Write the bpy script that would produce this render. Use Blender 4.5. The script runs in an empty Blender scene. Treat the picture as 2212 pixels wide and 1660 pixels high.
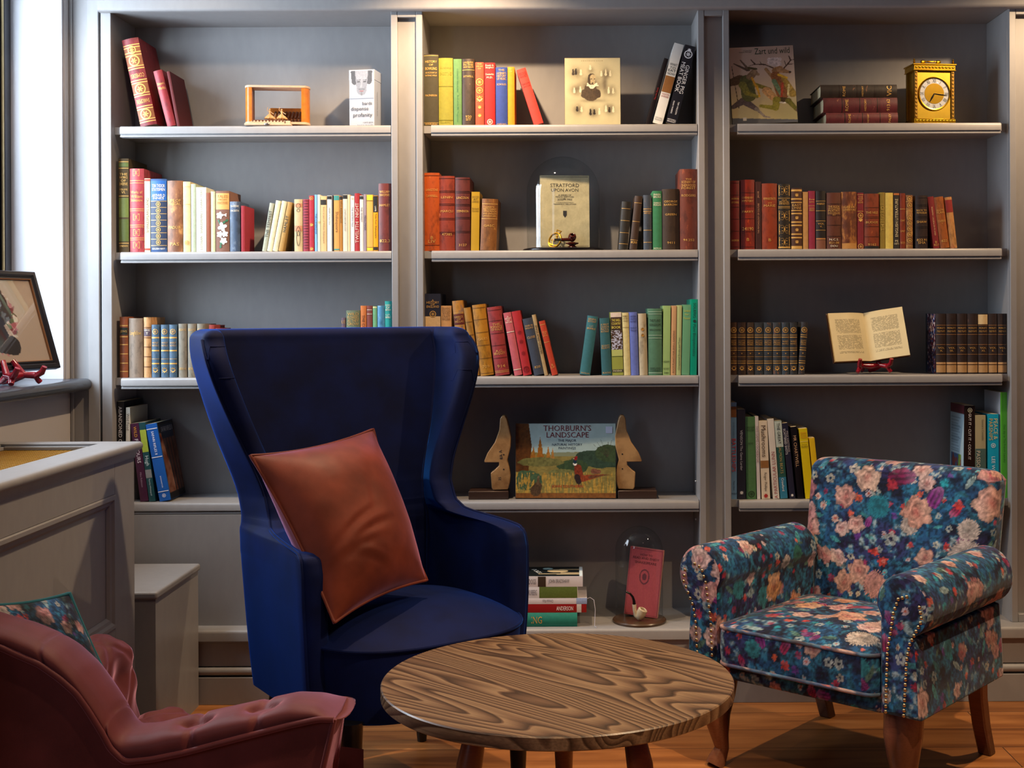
import bpy, bmesh, math, random
import numpy as np
from mathutils import Vector, Matrix, Euler
R = math.radians
PI = math.pi
sc = bpy.context.scene
col = sc.collection

# ---------------------------------------------------------------- camera
CAMD, CAMZ, FPX = 3.96, 1.22, 2690.0          # distance to the bookcase face, eye height, focal length in pixels
PPX, PPY, ROLL = 1240.0, 680.0, 0.0045
cam_data = bpy.data.cameras.new('camera')
cam_data.sensor_width = 36.0
cam_data.lens = FPX / 2212.0 * 36.0
cam_data.shift_x = -(PPX - 1106.0) / 2212.0
cam_data.shift_y = (PPY - 830.0) / 2212.0
cam_data.clip_start = 0.05
cam = bpy.data.objects.new('camera', cam_data)
col.objects.link(cam)
cam.location = (0, -CAMD, CAMZ)
cam.rotation_euler = (Matrix.Rotation(R(90), 3, 'X') @ Matrix.Rotation(-ROLL, 3, 'Z')).to_euler()
sc.camera = cam

# ---------------------------------------------------------------- view and world
sc.view_settings.view_transform = 'Standard'
sc.view_settings.look = 'None'
sc.view_settings.gamma = 1.0
sc.view_settings.use_curve_mapping = False
sc.view_settings.exposure = 0.3
world = bpy.data.worlds.new('world')
sc.world = world
world.use_nodes = True
bgn = world.node_tree.nodes['Background']
bgn.inputs[0].default_value = (0.42, 0.58, 1.0, 1)
bgn.inputs[1].default_value = 0.022

def lamp(name, kind, loc, power, color, target=None, **kw):
    d = bpy.data.lights.new(name, kind)
    d.energy = power
    d.color = color
    for k, v in kw.items():
        setattr(d, k, v)
    o = bpy.data.objects.new(name, d)
    o.location = loc
    if target is not None:
        o.rotation_euler = (Vector(target) - Vector(loc)).to_track_quat('-Z', 'Y').to_euler()
    col.objects.link(o)
    return o

WARM = (1.0, 0.70, 0.42)
COOL = (0.66, 0.82, 1.0)
DAY = (0.79, 0.89, 1.0)
# daylight through the window in the left wall
lamp('window_daylight', 'AREA', (-1.98, -0.50, 1.70), 66, DAY, (0.1, -0.10, 1.15), shape='RECTANGLE', size=0.75, size_y=1.3)
# added cool fill from the left near the camera, for an assumed unseen window
lamp('cool_fill_left', 'AREA', (-1.95, -3.45, 1.8), 13, COOL, (-0.2, -1.4, 0.6), shape='RECTANGLE', size=0.9, size_y=1.2)
# recessed ceiling spots: a row close to the bookcase, then two further into the room
for x, y, p, tx, ty, sz in [(-0.36, -0.47, 76, -0.33, -0.16, 125), (1.68, -0.52, 60, 1.35, -0.15, 118), (-1.25, -0.50, 10, -1.15, -0.1, 120),
                            (1.05, -1.95, 130, 0.85, -1.65, 84), (-0.30, -2.05, 27, -0.25, -1.75, 84)]:
    lamp('ceiling_spot', 'SPOT', (x, y, 2.43), p, WARM, (tx, ty, 0.6), spot_size=R(sz), spot_blend=0.5, shadow_soft_size=0.018)

# ---------------------------------------------------------------- pixel helpers
def unroll(px, py):
    dx, dy = px - PPX, py - PPY
    return dx - ROLL * dy, dy + ROLL * dx

def W(px, py, Y):
    """world point on the plane y=Y that the photo shows at pixel (px,py)"""
    dx, dy = unroll(px, py)
    d = CAMD + Y
    return Vector((dx * d / FPX, Y, CAMZ - dy * d / FPX))

def WZ(px, py, Z):
    """world point at height Z"""
    dx, dy = unroll(px, py)
    d = FPX * (CAMZ - Z) / dy
    return Vector((dx * d / FPX, d - CAMD, Z))

def WX(px, py, X):
    dx, dy = unroll(px, py)
    d = FPX * X / dx
    return Vector((X, d - CAMD, CAMZ - dy * d / FPX))

# ---------------------------------------------------------------- materials
def lin(h):
    if isinstance(h, (tuple, list)):
        return tuple(h[:3])
    h = h.lstrip('#')
    out = []
    for i in (0, 2, 4):
        c = int(h[i:i + 2], 16) / 255.0
        out.append(c / 12.92 if c <= 0.04045 else ((c + 0.055) / 1.055) ** 2.4)
    return tuple(out)

MATS = {}
def newmat(name):
    m = bpy.data.materials.new(name)
    m.use_nodes = True
    nt = m.node_tree
    return m, nt, nt.nodes['Principled BSDF']

def mat(color, style='plain', rough=0.55, metal=0.0, amt=0.25, second=None, scale=60.0, bump=0.0, sheen=0.0):
    key = (str(color), style, rough, metal, amt, str(second), scale, bump, sheen)
    if key in MATS:
        return MATS[key]
    m, nt, b = newmat(style + '_' + str(color).strip('#'))
    N, L = nt.nodes, nt.links
    c = lin(color)
    b.inputs['Roughness'].default_value = rough
    b.inputs['Metallic'].default_value = metal
    if sheen:
        b.inputs['Sheen Weight'].default_value = sheen
        b.inputs['Sheen Roughness'].default_value = 0.4
    tc = N.new('ShaderNodeTexCoord')
    oi = N.new('ShaderNodeObjectInfo')
    add = N.new('ShaderNodeVectorMath'); add.operation = 'ADD'
    mul = N.new('ShaderNodeMath'); mul.operation = 'MULTIPLY'; mul.inputs[1].default_value = 37.0
    L.new(oi.outputs['Random'], mul.inputs[0])
    L.new(tc.outputs['Object'], add.inputs[0]); L.new(mul.outputs[0], add.inputs[1])
    no = N.new('ShaderNodeTexNoise'); no.inputs['Scale'].default_value = scale; no.inputs['Detail'].default_value = 5
    no.inputs['Roughness'].default_value = 0.65
    L.new(add.outputs[0], no.inputs['Vector'])
    ra = N.new('ShaderNodeValToRGB')
    L.new(no.outputs['Fac'], ra.inputs[0])
    s = lin(second) if second else tuple(x * 0.55 for x in c)
    e = ra.color_ramp.elements
    if style == 'leather':          # worn patches show the second colour
        e[0].position = 0.36; e[0].color = (*[x * 0.6 for x in c], 1)
        e[1].position = 0.72; e[1].color = (*s, 1)
        k = e.new(0.5); k.color = (*c, 1)
        k = e.new(0.72 - 0.22 * amt); k.color = (*c, 1)
        mp = N.new('ShaderNodeMapping'); mp.inputs['Scale'].default_value = (1.0, 1.0, 0.45)
        L.new(add.outputs[0], mp.inputs['Vector']); L.new(mp.outputs[0], no.inputs['Vector'])
    else:
        e[0].position = 0.30; e[0].color = (*[a * (1 - amt) + q * amt for a, q in zip(c, s)], 1)
        e[1].position = 0.62; e[1].color = (*c, 1)
    L.new(ra.outputs[0], b.inputs['Base Color'])
    if bump:
        bp = N.new('ShaderNodeBump'); bp.inputs['Strength'].default_value = bump; bp.inputs['Distance'].default_value = 0.002
        L.new(no.outputs['Fac'], bp.inputs['Height']); L.new(bp.outputs[0], b.inputs['Normal'])
    MATS[key] = m
    return m

def leather(c, second='c08a50', amt=0.4): return mat(c, 'leather', 0.5, 0, amt, second, 55.0, 0.25)
def cloth(c): return mat(c, 'cloth', 0.75, 0, 0.35, None, 90.0, 0.15)
def paper(c): return mat(c, 'paper', 0.55, 0, 0.12, None, 40.0)
def gloss(c): return mat(c, 'glossy', 0.3, 0, 0.08, None, 30.0)
def metal(c, r=0.3): return mat(c, 'metal', r, 1.0, 0.25, None, 40.0)
GOLD = mat('e0b060', 'gilt', 0.45, 0.35, 0.3, None, 200.0)

def paint_mat():
    m, nt, b = newmat('grey_painted_wood')
    N, L = nt.nodes, nt.links
    tc = N.new('ShaderNodeTexCoord')
    mp = N.new('ShaderNodeMapping'); mp.inputs['Scale'].default_value = (14, 14, 6)
    no = N.new('ShaderNodeTexNoise'); no.inputs['Scale'].default_value = 3; no.inputs['Detail'].default_value = 4
    L.new(tc.outputs['Object'], mp.inputs[0]); L.new(mp.outputs[0], no.inputs['Vector'])
    ra = N.new('ShaderNodeValToRGB')
    ra.color_ramp.elements[0].color = (0.245, 0.24, 0.248, 1); ra.color_ramp.elements[1].color = (0.295, 0.29, 0.295, 1)
    L.new(no.outputs['Fac'], ra.inputs[0]); L.new(ra.outputs[0], b.inputs['Base Color'])
    bp = N.new('ShaderNodeBump'); bp.inputs['Strength'].default_value = 0.06; bp.inputs['Distance'].default_value = 0.001
    L.new(no.outputs['Fac'], bp.inputs['Height']); L.new(bp.outputs[0], b.inputs['Normal'])
    b.inputs['Roughness'].default_value = 0.38
    return m
PAINT = paint_mat()

def wood_mat(name, dark, mid, light, scale=(1.2, 14, 14), rings=6.0, rough=0.35, rot=0.0, dist=3.0, bump=0.1, fine=1.0):
    m, nt, b = newmat(name)
    N, L = nt.nodes, nt.links
    tc = N.new('ShaderNodeTexCoord')
    m0 = N.new('ShaderNodeMapping'); m0.inputs['Rotation'].default_value = (0, 0, rot)
    m1 = N.new('ShaderNodeMapping'); m1.inputs['Scale'].default_value = scale
    L.new(tc.outputs['Object'], m0.inputs[0]); L.new(m0.outputs[0], m1.inputs[0])
    n1 = N.new('ShaderNodeTexNoise'); n1.inputs['Scale'].default_value = 0.55; n1.inputs['Detail'].default_value = 2.5; n1.inputs['Distortion'].default_value = 0.35
    L.new(m1.outputs[0], n1.inputs['Vector'])
    mu = N.new('ShaderNodeMath'); mu.operation = 'MULTIPLY'; mu.inputs[1].default_value = rings * dist
    L.new(n1.outputs['Fac'], mu.inputs[0])
    fr = N.new('ShaderNodeMath'); fr.operation = 'FRACT'; L.new(mu.outputs[0], fr.inputs[0])
    ra = N.new('ShaderNodeValToRGB'); L.new(fr.outputs[0], ra.inputs[0])
    e = ra.color_ramp.elements
    e[0].position = 0.0; e[0].color = (*lin(light), 1)
    e[1].position = 1.0; e[1].color = (*lin(light), 1)
    k = e.new(0.55); k.color = (*lin(mid), 1)
    k = e.new(0.86); k.color = (*lin(dark), 1)
    k = e.new(0.95); k.color = (*lin(mid), 1)
    m2 = N.new('ShaderNodeMapping'); m2.inputs['Scale'].default_value = (5, 260, 260)
    L.new(m0.outputs[0], m2.inputs[0])
    n2 = N.new('ShaderNodeTexNoise'); n2.inputs['Scale'].default_value = 1.0; n2.inputs['Detail'].default_value = 3
    L.new(m2.outputs[0], n2.inputs['Vector'])
    r2 = N.new('ShaderNodeValToRGB'); r2.color_ramp.elements[0].position = 0.35; r2.color_ramp.elements[1].position = 0.6
    v = 1 - 0.5 * fine
    r2.color_ramp.elements[0].color = (v, v, v, 1)
    L.new(n2.outputs['Fac'], r2.inputs[0])
    mx = N.new('ShaderNodeMix'); mx.data_type = 'RGBA'; mx.blend_type = 'MULTIPLY'; mx.inputs['Factor'].default_value = 0.8
    L.new(ra.outputs[0], mx.inputs['A']); L.new(r2.outputs[0], mx.inputs['B'])
    L.new(mx.outputs['Result'], b.inputs['Base Color'])
    bp = N.new('ShaderNodeBump'); bp.inputs['Strength'].default_value = bump; bp.inputs['Distance'].default_value = 0.001
    L.new(n2.outputs['Fac'], bp.inputs['Height']); L.new(bp.outputs[0], b.inputs['Normal'])
    b.inputs['Roughness'].default_value = rough
    return m

def attr_mat(name, rough=0.5, noise=0.0, nscale=400.0, sheen=0.0, bump=0.0, spec=0.5):
    """printed colour stored on the vertices"""
    m, nt, b = newmat(name)
    N, L = nt.nodes, nt.links
    at = N.new('ShaderNodeAttribute'); at.attribute_name = 'Col'
    src = at.outputs['Color']
    if noise:
        tc = N.new('ShaderNodeTexCoord')
        no = N.new('ShaderNodeTexNoise'); no.inputs['Scale'].default_value = nscale; no.inputs['Detail'].default_value = 4
        L.new(tc.outputs['Object'], no.inputs['Vector'])
        mr = N.new('ShaderNodeMapRange'); mr.inputs['From Min'].default_value = 0.3; mr.inputs['From Max'].default_value = 0.7
        mr.inputs['To Min'].default_value = 1 - noise; mr.inputs['To Max'].default_value = 1 + noise
        L.new(no.outputs['Fac'], mr.inputs['Value'])
        vm = N.new('ShaderNodeVectorMath'); vm.operation = 'MULTIPLY'
        L.new(src, vm.inputs[0]); L.new(mr.outputs[0], vm.inputs[1])
        src = vm.outputs[0]
        if bump:
            bp = N.new('ShaderNodeBump'); bp.inputs['Strength'].default_value = bump; bp.inputs['Distance'].default_value = 0.002
            L.new(no.outputs['Fac'], bp.inputs['Height']); L.new(bp.outputs[0], b.inputs['Normal'])
    L.new(src, b.inputs['Base Color'])
    b.inputs['Roughness'].default_value = rough
    b.inputs['Specular IOR Level'].default_value = spec
    if sheen:
        b.inputs['Sheen Weight'].default_value = sheen
        b.inputs['Sheen Roughness'].default_value = 0.35
    return m
PRINT = attr_mat('printed_cover', 0.4)
PRINT_MATT = attr_mat('printed_page', 0.7)

def velvet(name, base, sheen_col, weight=1.0, rough=0.3, nz=0.25, brough=0.7):
    m, nt, b = newmat(name)
    N, L = nt.nodes, nt.links
    tc = N.new('ShaderNodeTexCoord')
    no = N.new('ShaderNodeTexNoise'); no.inputs['Scale'].default_value = 9; no.inputs['Detail'].default_value = 5
    L.new(tc.outputs['Object'], no.inputs['Vector'])
    ra = N.new('ShaderNodeValToRGB'); L.new(no.outputs['Fac'], ra.inputs[0])
    c = lin(base)
    ra.color_ramp.elements[0].position = 0.35; ra.color_ramp.elements[0].color = (*[x * (1 - nz) for x in c], 1)
    ra.color_ramp.elements[1].position = 0.68; ra.color_ramp.elements[1].color = (*[min(1, x * (1 + nz)) for x in c], 1)
    L.new(ra.outputs[0], b.inputs['Base Color'])
    b.inputs['Roughness'].default_value = brough
    b.inputs['Specular IOR Level'].default_value = 0.15
    b.inputs['Sheen Weight'].default_value = weight
    b.inputs['Sheen Roughness'].default_value = rough
    b.inputs['Sheen Tint'].default_value = (*lin(sheen_col), 1)
    n2 = N.new('ShaderNodeTexNoise'); n2.inputs['Scale'].default_value = 500
    L.new(tc.outputs['Object'], n2.inputs['Vector'])
    bp = N.new('ShaderNodeBump'); bp.inputs['Strength'].default_value = 0.12; bp.inputs['Distance'].default_value = 0.001
    L.new(n2.outputs['Fac'], bp.inputs['Height']); L.new(bp.outputs[0], b.inputs['Normal'])
    return m

def glass_mat():
    m = bpy.data.materials.new('clear_glass'); m.use_nodes = True
    nt = m.node_tree; N, L = nt.nodes, nt.links
    N.remove(N['Principled BSDF'])
    tr = N.new('ShaderNodeBsdfTransparent'); tr.inputs[0].default_value = (0.93, 0.95, 0.96, 1)
    gl = N.new('ShaderNodeBsdfGlossy'); gl.inputs['Roughness'].default_value = 0.02
    lw = N.new('ShaderNodeLayerWeight'); lw.inputs['Blend'].default_value = 0.5
    pw = N.new('ShaderNodeMath'); pw.operation = 'POWER'; pw.inputs[1].default_value = 4.5
    ma = N.new('ShaderNodeMath'); ma.operation = 'MULTIPLY_ADD'; ma.inputs[1].default_value = 0.55; ma.inputs[2].default_value = 0.035
    L.new(lw.outputs['Facing'], pw.inputs[0]); L.new(pw.outputs[0], ma.inputs[0])
    mx = N.new('ShaderNodeMixShader')
    L.new(ma.outputs[0], mx.inputs[0]); L.new(tr.outputs[0], mx.inputs[1]); L.new(gl.outputs[0], mx.inputs[2])
    L.new(mx.outputs[0], N['Material Output'].inputs[0])
    return m
GLASS = glass_mat()

# ---------------------------------------------------------------- mesh builder
def link(o, parent=None):
    col.objects.link(o)
    if parent is not None:
        o.parent = parent
    return o

class MB:
    def __init__(s):
        s.v = []; s.f = []; s.c = None
    def add(s, verts, faces, M=None):
        k = len(s.v)
        if M is not None:
            verts = [tuple(M @ Vector(q)) for q in verts]
        s.v.extend([tuple(q) for q in verts])
        s.f.extend([tuple(i + k for i in f) for f in faces])
        return s
    def box(s, x0, x1, y0, y1, z0, z1, M=None):
        v = [(x, y, z) for z in (z0, z1) for y in (y0, y1) for x in (x0, x1)]
        return s.add(v, [(0, 2, 3, 1), (4, 5, 7, 6), (0, 1, 5, 4), (1, 3, 7, 5), (3, 2, 6, 7), (2, 0, 4, 6)], M)
    def grid(s, P, cu=False, cv=False, M=None):
        """P[nu][nv] points"""
        nu, nv = len(P), len(P[0])
        v = [q for r in P for q in r]
        f = []
        for i in range(nu if cu else nu - 1):
            for j in range(nv if cv else nv - 1):
                a = i * nv + j; b = i * nv + (j + 1) % nv
                c = ((i + 1) % nu) * nv + (j + 1) % nv; d = ((i + 1) % nu) * nv + j
                f.append((a, b, c, d))
        return s.add(v, f, M)
    def lathe(s, prof, n=24, M=None, cap=True):
        """prof list of (r,z) turned about z"""
        P = [[(r * math.cos(2 * PI * k / n), r * math.sin(2 * PI * k / n), z) for k in range(n)] for r, z in prof]
        s.grid(P, False, True, M)
        if cap:
            k = len(s.v) - len(prof) * n
            s.f.append(tuple(k + i for i in range(n))[::-1])
            k2 = len(s.v) - n
            s.f.append(tuple(k2 + i for i in range(n)))
        return s
    def tube(s, pts, rad, n=10, M=None, closed=False, up=None, squash=1.0):
        pts = [Vector(p) for p in pts]
        m = len(pts)
        if not isinstance(rad, (list, tuple)):
            rad = [rad] * m
        rows = []
        ref = None
        for i, p in enumerate(pts):
            a = pts[(i - 1) % m] if (closed or i > 0) else p
            b = pts[(i + 1) % m] if (closed or i < m - 1) else p
            t = (b - a).normalized()
            if ref is None:
                ref = Vector(up) if up else (Vector((0, 0, 1)) if abs(t.z) < 0.9 else Vector((1, 0, 0)))
            n1 = (ref - t * ref.dot(t)).normalized()
            ref = n1
            n2 = t.cross(n1)
            rows.append([tuple(p + n1 * (rad[i] * math.cos(2 * PI * k / n)) + n2 * (rad[i] * squash * math.sin(2 * PI * k / n))) for k in range(n)])
        k0 = len(s.v)
        s.grid(rows, closed, True, M)
        if not closed:
            s.f.append(tuple(k0 + i for i in range(n))[::-1])
            k2 = k0 + (m - 1) * n
            s.f.append(tuple(k2 + i for i in range(n)))
        return s
    def prism(s, poly, a0, a1, axis='x', M=None):
        """2D polygon extruded along an axis; poly is (y,z) for x, (x,z) for y, (x,y) for z"""
        def mk(p, a):
            return {'x': (a, p[0], p[1]), 'y': (p[0], a, p[1]), 'z': (p[0], p[1], a)}[axis]
        n = len(poly)
        v = [mk(p, a0) for p in poly] + [mk(p, a1) for p in poly]
        f = [tuple(range(n))[::-1], tuple(range(n, 2 * n))]
        f += [(i, (i + 1) % n, n + (i + 1) % n, n + i) for i in range(n)]
        return s.add(v, f, M)
    def sphere(s, c, r, n=12, m=8, sc_=(1, 1, 1), M=None):
        P = []
        for i in range(m + 1):
            a = PI * i / m
            P.append([(c[0] + sc_[0] * r * math.sin(a) * math.cos(2 * PI * k / n), c[1] + sc_[1] * r * math.sin(a) * math.sin(2 * PI * k / n), c[2] + sc_[2] * r * math.cos(a)) for k in range(n)])
        return s.grid(P, False, True, M)
    def build(s, name, m, parent=None, smooth=True, bevel=0.0, sub=0, angle=40, fix=True, seg=2):
        me = bpy.data.meshes.new(name)
        me.from_pydata(s.v, [], s.f)
        if fix:
            bm = bmesh.new(); bm.from_mesh(me)
            bmesh.ops.remove_doubles(bm, verts=bm.verts, dist=1e-6)
            bmesh.ops.recalc_face_normals(bm, faces=bm.faces)
            bm.to_mesh(me); bm.free()
        me.materials.append(m)
        if smooth:
            for p in me.polygons: p.use_smooth = True
            me.set_sharp_from_angle(angle=R(angle))
        o = bpy.data.objects.new(name, me)
        link(o, parent)
        if bevel:
            b = o.modifiers.new('bevel', 'BEVEL'); b.width = bevel; b.segments = seg; b.limit_method = 'ANGLE'; b.angle_limit = R(35)
            b.harden_normals = False
        if sub:
            q = o.modifiers.new('subsurf', 'SUBSURF'); q.levels = sub; q.render_levels = sub
        return o

def color_grid(name, P, C, m, parent=None, smooth=True, cu=False, cv=False):
    """dense grid mesh from numpy P (nu,nv,3) with vertex colours C (nu,nv,3)"""
    nu, nv = P.shape[:2]
    idx = np.arange(nu * nv).reshape(nu, nv)
    a = idx
    if cu: a = np.vstack([a, a[:1]])
    if cv: a = np.hstack([a, a[:, :1]])
    F = np.stack([a[:-1, :-1], a[:-1, 1:], a[1:, 1:], a[1:, :-1]], -1).reshape(-1, 4)
    me = bpy.data.meshes.new(name)
    me.vertices.add(nu * nv); me.vertices.foreach_set('co', P.reshape(-1).astype(np.float32))
    me.loops.add(F.size); me.loops.foreach_set('vertex_index', F.reshape(-1).astype(np.int32))
    me.polygons.add(len(F)); me.polygons.foreach_set('loop_start', np.arange(0, F.size, 4, dtype=np.int32))
    me.polygons.foreach_set('loop_total', np.full(len(F), 4, dtype=np.int32))
    me.update(calc_edges=True)
    ca = me.color_attributes.new('Col', 'FLOAT_COLOR', 'POINT')
    rgba = np.ones((nu * nv, 4), np.float32); rgba[:, :3] = np.clip(C.reshape(-1, 3), 0, 1)
    ca.data.foreach_set('color', rgba.reshape(-1))
    me.materials.append(m)
    if smooth:
        me.polygons.foreach_set('use_smooth', np.ones(len(F), dtype=bool))
    o = bpy.data.objects.new(name, me)
    return link(o, parent)

def thing(name, label, cat, loc=(0, 0, 0), rz=0.0, group=None, rot=None):
    o = bpy.data.objects.new(name, None)
    o.empty_display_size = 0.05
    link(o)
    o.location = loc
    o.rotation_euler = rot if rot is not None else (0, 0, rz)
    o['label'] = label; o['category'] = cat
    if group: o['group'] = group
    return o

def tag(o, label, cat, group=None):
    o['label'] = label; o['category'] = cat
    if group: o['group'] = group
    return o

def struct(o):
    o['kind'] = 'structure'
    return o

# ---------------------------------------------------------------- text
TXT = {}
def text_geo(s):
    if s not in TXT:
        cu = bpy.data.curves.new('t', 'FONT'); cu.body = s; cu.size = 1; cu.resolution_u = 2
        ob = bpy.data.objects.new('t', cu)
        me = bpy.data.meshes.new_from_object(ob)
        v = np.array([tuple(q.co)[:2] for q in me.vertices]) if len(me.vertices) else np.zeros((1, 2))
        f = [tuple(p.vertices) for p in me.polygons]
        lo, hi = v.min(0), v.max(0)
        TXT[s] = (v - (lo + hi) / 2, f, hi - lo)
        bpy.data.objects.remove(ob); bpy.data.curves.remove(cu); bpy.data.meshes.remove(me)
    return TXT[s]

def put_text(mb, s, fn, w=None, h=None, rot=0.0, cx=0.0, cy=0.0):
    """fn(u,v)->3D point; text centred at (cx,cy), fitted into w x h"""
    v, f, size = text_geo(s)
    k = []
    sx = sy = None
    if h: sy = h / size[1]
    if w: sx = w / size[0]
    if sx is None: sx = sy
    if sy is None: sy = sx
    if w and h: sx = min(sx, sy * 1.25)
    c, d = math.cos(rot), math.sin(rot)
    P = [fn(cx + c * a * sx - d * b * sy, cy + d * a * sx + c * b * sy) for a, b in v]
    mb.add(P, f)

# ---------------------------------------------------------------- numpy noise
def vnoise(x, y, seed=0):
    xi = np.floor(x).astype(np.int64); yi = np.floor(y).astype(np.int64)
    fx = x - xi; fy = y - yi
    fx = fx * fx * (3 - 2 * fx); fy = fy * fy * (3 - 2 * fy)
    def h(a, b):
        n = (a * 374761393 + b * 668265263 + seed * 1442695041) & 0x7fffffff
        n = ((n ^ (n >> 13)) * 1274126177) & 0x7fffffff
        n = n ^ (n >> 16)
        return (n & 0xffff) / 65535.0
    return (h(xi, yi) * (1 - fx) + h(xi + 1, yi) * fx) * (1 - fy) + (h(xi, yi + 1) * (1 - fx) + h(xi + 1, yi + 1) * fx) * fy

def fbm(x, y, seed=0, oct=4):
    s = 0; a = 0.5; t = 0
    for i in range(oct):
        s = s + a * vnoise(x * 2 ** i, y * 2 ** i, seed + i * 17); t += a; a *= 0.5
    return s / t

def smooth01(a, b, x):
    t = np.clip((x - a) / (b - a + 1e-9), 0, 1)
    return t * t * (3 - 2 * t)
# ================================================================ the setting
Z1, Z2, Z3, Z4, ZL, ZT = 1.827, 1.426, 1.024, 0.625, 0.235, 2.19
SH = {1: Z1, 2: Z2, 3: Z3, 4: Z4, 5: ZL}
S0 = FPX / CAMD
def fx(px): return (px - PPX) / S0
XS = [(fx(217), fx(242)), (fx(847), fx(915)), (fx(1510), fx(1578)), (fx(2183), fx(2251))]
BACK = 0.22

def floor_mat():
    m, nt, b = newmat('oak_floorboards')
    N, L = nt.nodes, nt.links
    tc = N.new('ShaderNodeTexCoord')
    br = N.new('ShaderNodeTexBrick')
    br.inputs['Color1'].default_value = (0, 0, 0, 1); br.inputs['Color2'].default_value = (1, 1, 1, 1)
    br.inputs['Mortar'].default_value = (0.5, 0.5, 0.5, 1)
    br.inputs['Scale'].default_value = 1.0
    br.inputs['Brick Width'].default_value = 1.9; br.inputs['Row Height'].default_value = 0.155
    br.inputs['Mortar Size'].default_value = 0.0014; br.inputs['Mortar Smooth'].default_value = 0.2
    br.offset = 0.37
    L.new(tc.outputs['Object'], br.inputs['Vector'])
    # shift the grain from board to board
    cm = N.new('ShaderNodeVectorMath'); cm.operation = 'SCALE'; cm.inputs['Scale'].default_value = 7.3
    L.new(br.outputs['Color'], cm.inputs[0])
    ad = N.new('ShaderNodeVectorMath'); L.new(tc.outputs['Object'], ad.inputs[0]); L.new(cm.outputs[0], ad.inputs[1])
    mp = N.new('ShaderNodeMapping'); mp.inputs['Scale'].default_value = (1.3, 13, 1)
    L.new(ad.outputs[0], mp.inputs[0])
    n1 = N.new('ShaderNodeTexNoise'); n1.inputs['Scale'].default_value = 1.2; n1.inputs['Detail'].default_value = 6; n1.inputs['Distortion'].default_value = 0.8
    L.new(mp.outputs[0], n1.inputs['Vector'])
    ra = N.new('ShaderNodeValToRGB'); L.new(n1.outputs['Fac'], ra.inputs[0])
    e = ra.color_ramp.elements
    e[0].position = 0.22; e[0].color = (*lin('70401f'), 1)
    e[1].position = 0.72; e[1].color = (*lin('c2834b'), 1)
    k = e.new(0.45); k.color = (*lin('9c6232'), 1)
    hs = N.new('ShaderNodeHueSaturation')
    mr = N.new('ShaderNodeMapRange'); mr.inputs['To Min'].default_value = 0.78; mr.inputs['To Max'].default_value = 1.12
    L.new(br.outputs['Color'], mr.inputs['Value']); L.new(mr.outputs[0], hs.inputs['Value'])
    L.new(ra.outputs[0], hs.inputs['Color'])
    mx = N.new('ShaderNodeMix'); mx.data_type = 'RGBA'
    L.new(br.outputs['Fac'], mx.inputs['Factor']); L.new(hs.outputs[0], mx.inputs['A']); mx.inputs['B'].default_value = (0.02, 0.01, 0.006, 1)
    L.new(mx.outputs['Result'], b.inputs['Base Color'])
    bp = N.new('ShaderNodeBump'); bp.inputs['Strength'].default_value = 0.25; bp.inputs['Distance'].default_value = 0.002
    iv = N.new('ShaderNodeMath'); iv.operation = 'SUBTRACT'; L.new(n1.outputs['Fac'], iv.inputs[0]); L.new(br.outputs['Fac'], iv.inputs[1])
    L.new(iv.outputs[0], bp.inputs['Height']); L.new(bp.outputs[0], b.inputs['Normal'])
    b.inputs['Roughness'].default_value = 0.42
    return m

WALLX = -1.604
struct(MB().box(-1.95, 2.6, -5.2, 0.4, -0.05, 0.0).build('floor', floor_mat(), None, False))
PLASTER = mat('c9c4bd', 'plaster', 0.8, 0, 0.1, None, 8.0, 0.05)
struct(MB().box(-1.95, 2.6, -2.9, 0.4, 2.46, 2.52).build('ceiling', PLASTER, None, False))
struct(MB().box(WALLX, 2.6, BACK + 0.03, 0.4, 0.0, 2.46).build('wall_back', PLASTER, None, False))
# left wall with the window opening
w = MB()
w.box(-1.90, WALLX, -2.9, 0.4, 0.0, 0.985)
w.box(-1.90, WALLX, -2.9, 0.4, 2.36, 2.46)
w.box(-1.90, WALLX, -0.03, 0.4, 0.985, 2.36)
w.box(-1.90, WALLX, -2.9, -1.10, 0.985, 2.36)
WALLP = mat('b4b0b0', 'plaster', 0.6, 0, 0.06, None, 8.0, 0.03)
struct(w.build('wall_left', WALLP, None, False))
# white plaster reveal, window frame, glass
win = MB().box(-1.775, WALLX - 0.004, -0.042, -0.0301, 1.0245, 2.3595).box(-1.775, WALLX - 0.004, -1.0999, -1.088, 1.0245, 2.3595).box(-1.775, WALLX - 0.004, -1.088, -0.042, 2.348, 2.3595)
wr = struct(win.build('window_1', mat('b6b6bc', 'white_plaster', 0.6, 0, 0.04, None, 10.0), None, False))
fr = MB()
dk = mat('2b2c32', 'dark_metal_paint', 0.28, 0, 0.2, None, 20.0)
for y0, y1, x0, x1 in ((-0.085, -0.042, -1.80, -1.768), (-0.135, -0.085, -1.81, -1.785), (-0.59, -0.55, -1.81, -1.775), (-1.088, -1.04, -1.80, -1.768)):
    fr.box(x0, x1, y0, y1, 1.025, 2.348)
fr.box(-1.81, -1.77, -1.04, -0.135, 1.025, 1.07); fr.box(-1.81, -1.77, -1.04, -0.135, 2.30, 2.348)
fr.tube([(-1.783, -0.108, 1.07), (-1.783, -0.108, 2.30)], 0.007, 10)
frw = fr.build('window_frame', dk, wr, True, 0.003)
MB().tube([(-1.774, -0.088, 1.07), (-1.774, -0.088, 2.30)], 0.0045, 8).build('highlight_line', mat('b8a67c', 'brass_strip', 0.3, 0.6, 0.2), wr)  # brassy tube put in to draw the shiny highlight along the dark frame
MB().box(-1.800, -1.796, -1.04, -0.13, 1.06, 2.31).build('window_pane', GLASS, wr, False)
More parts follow.
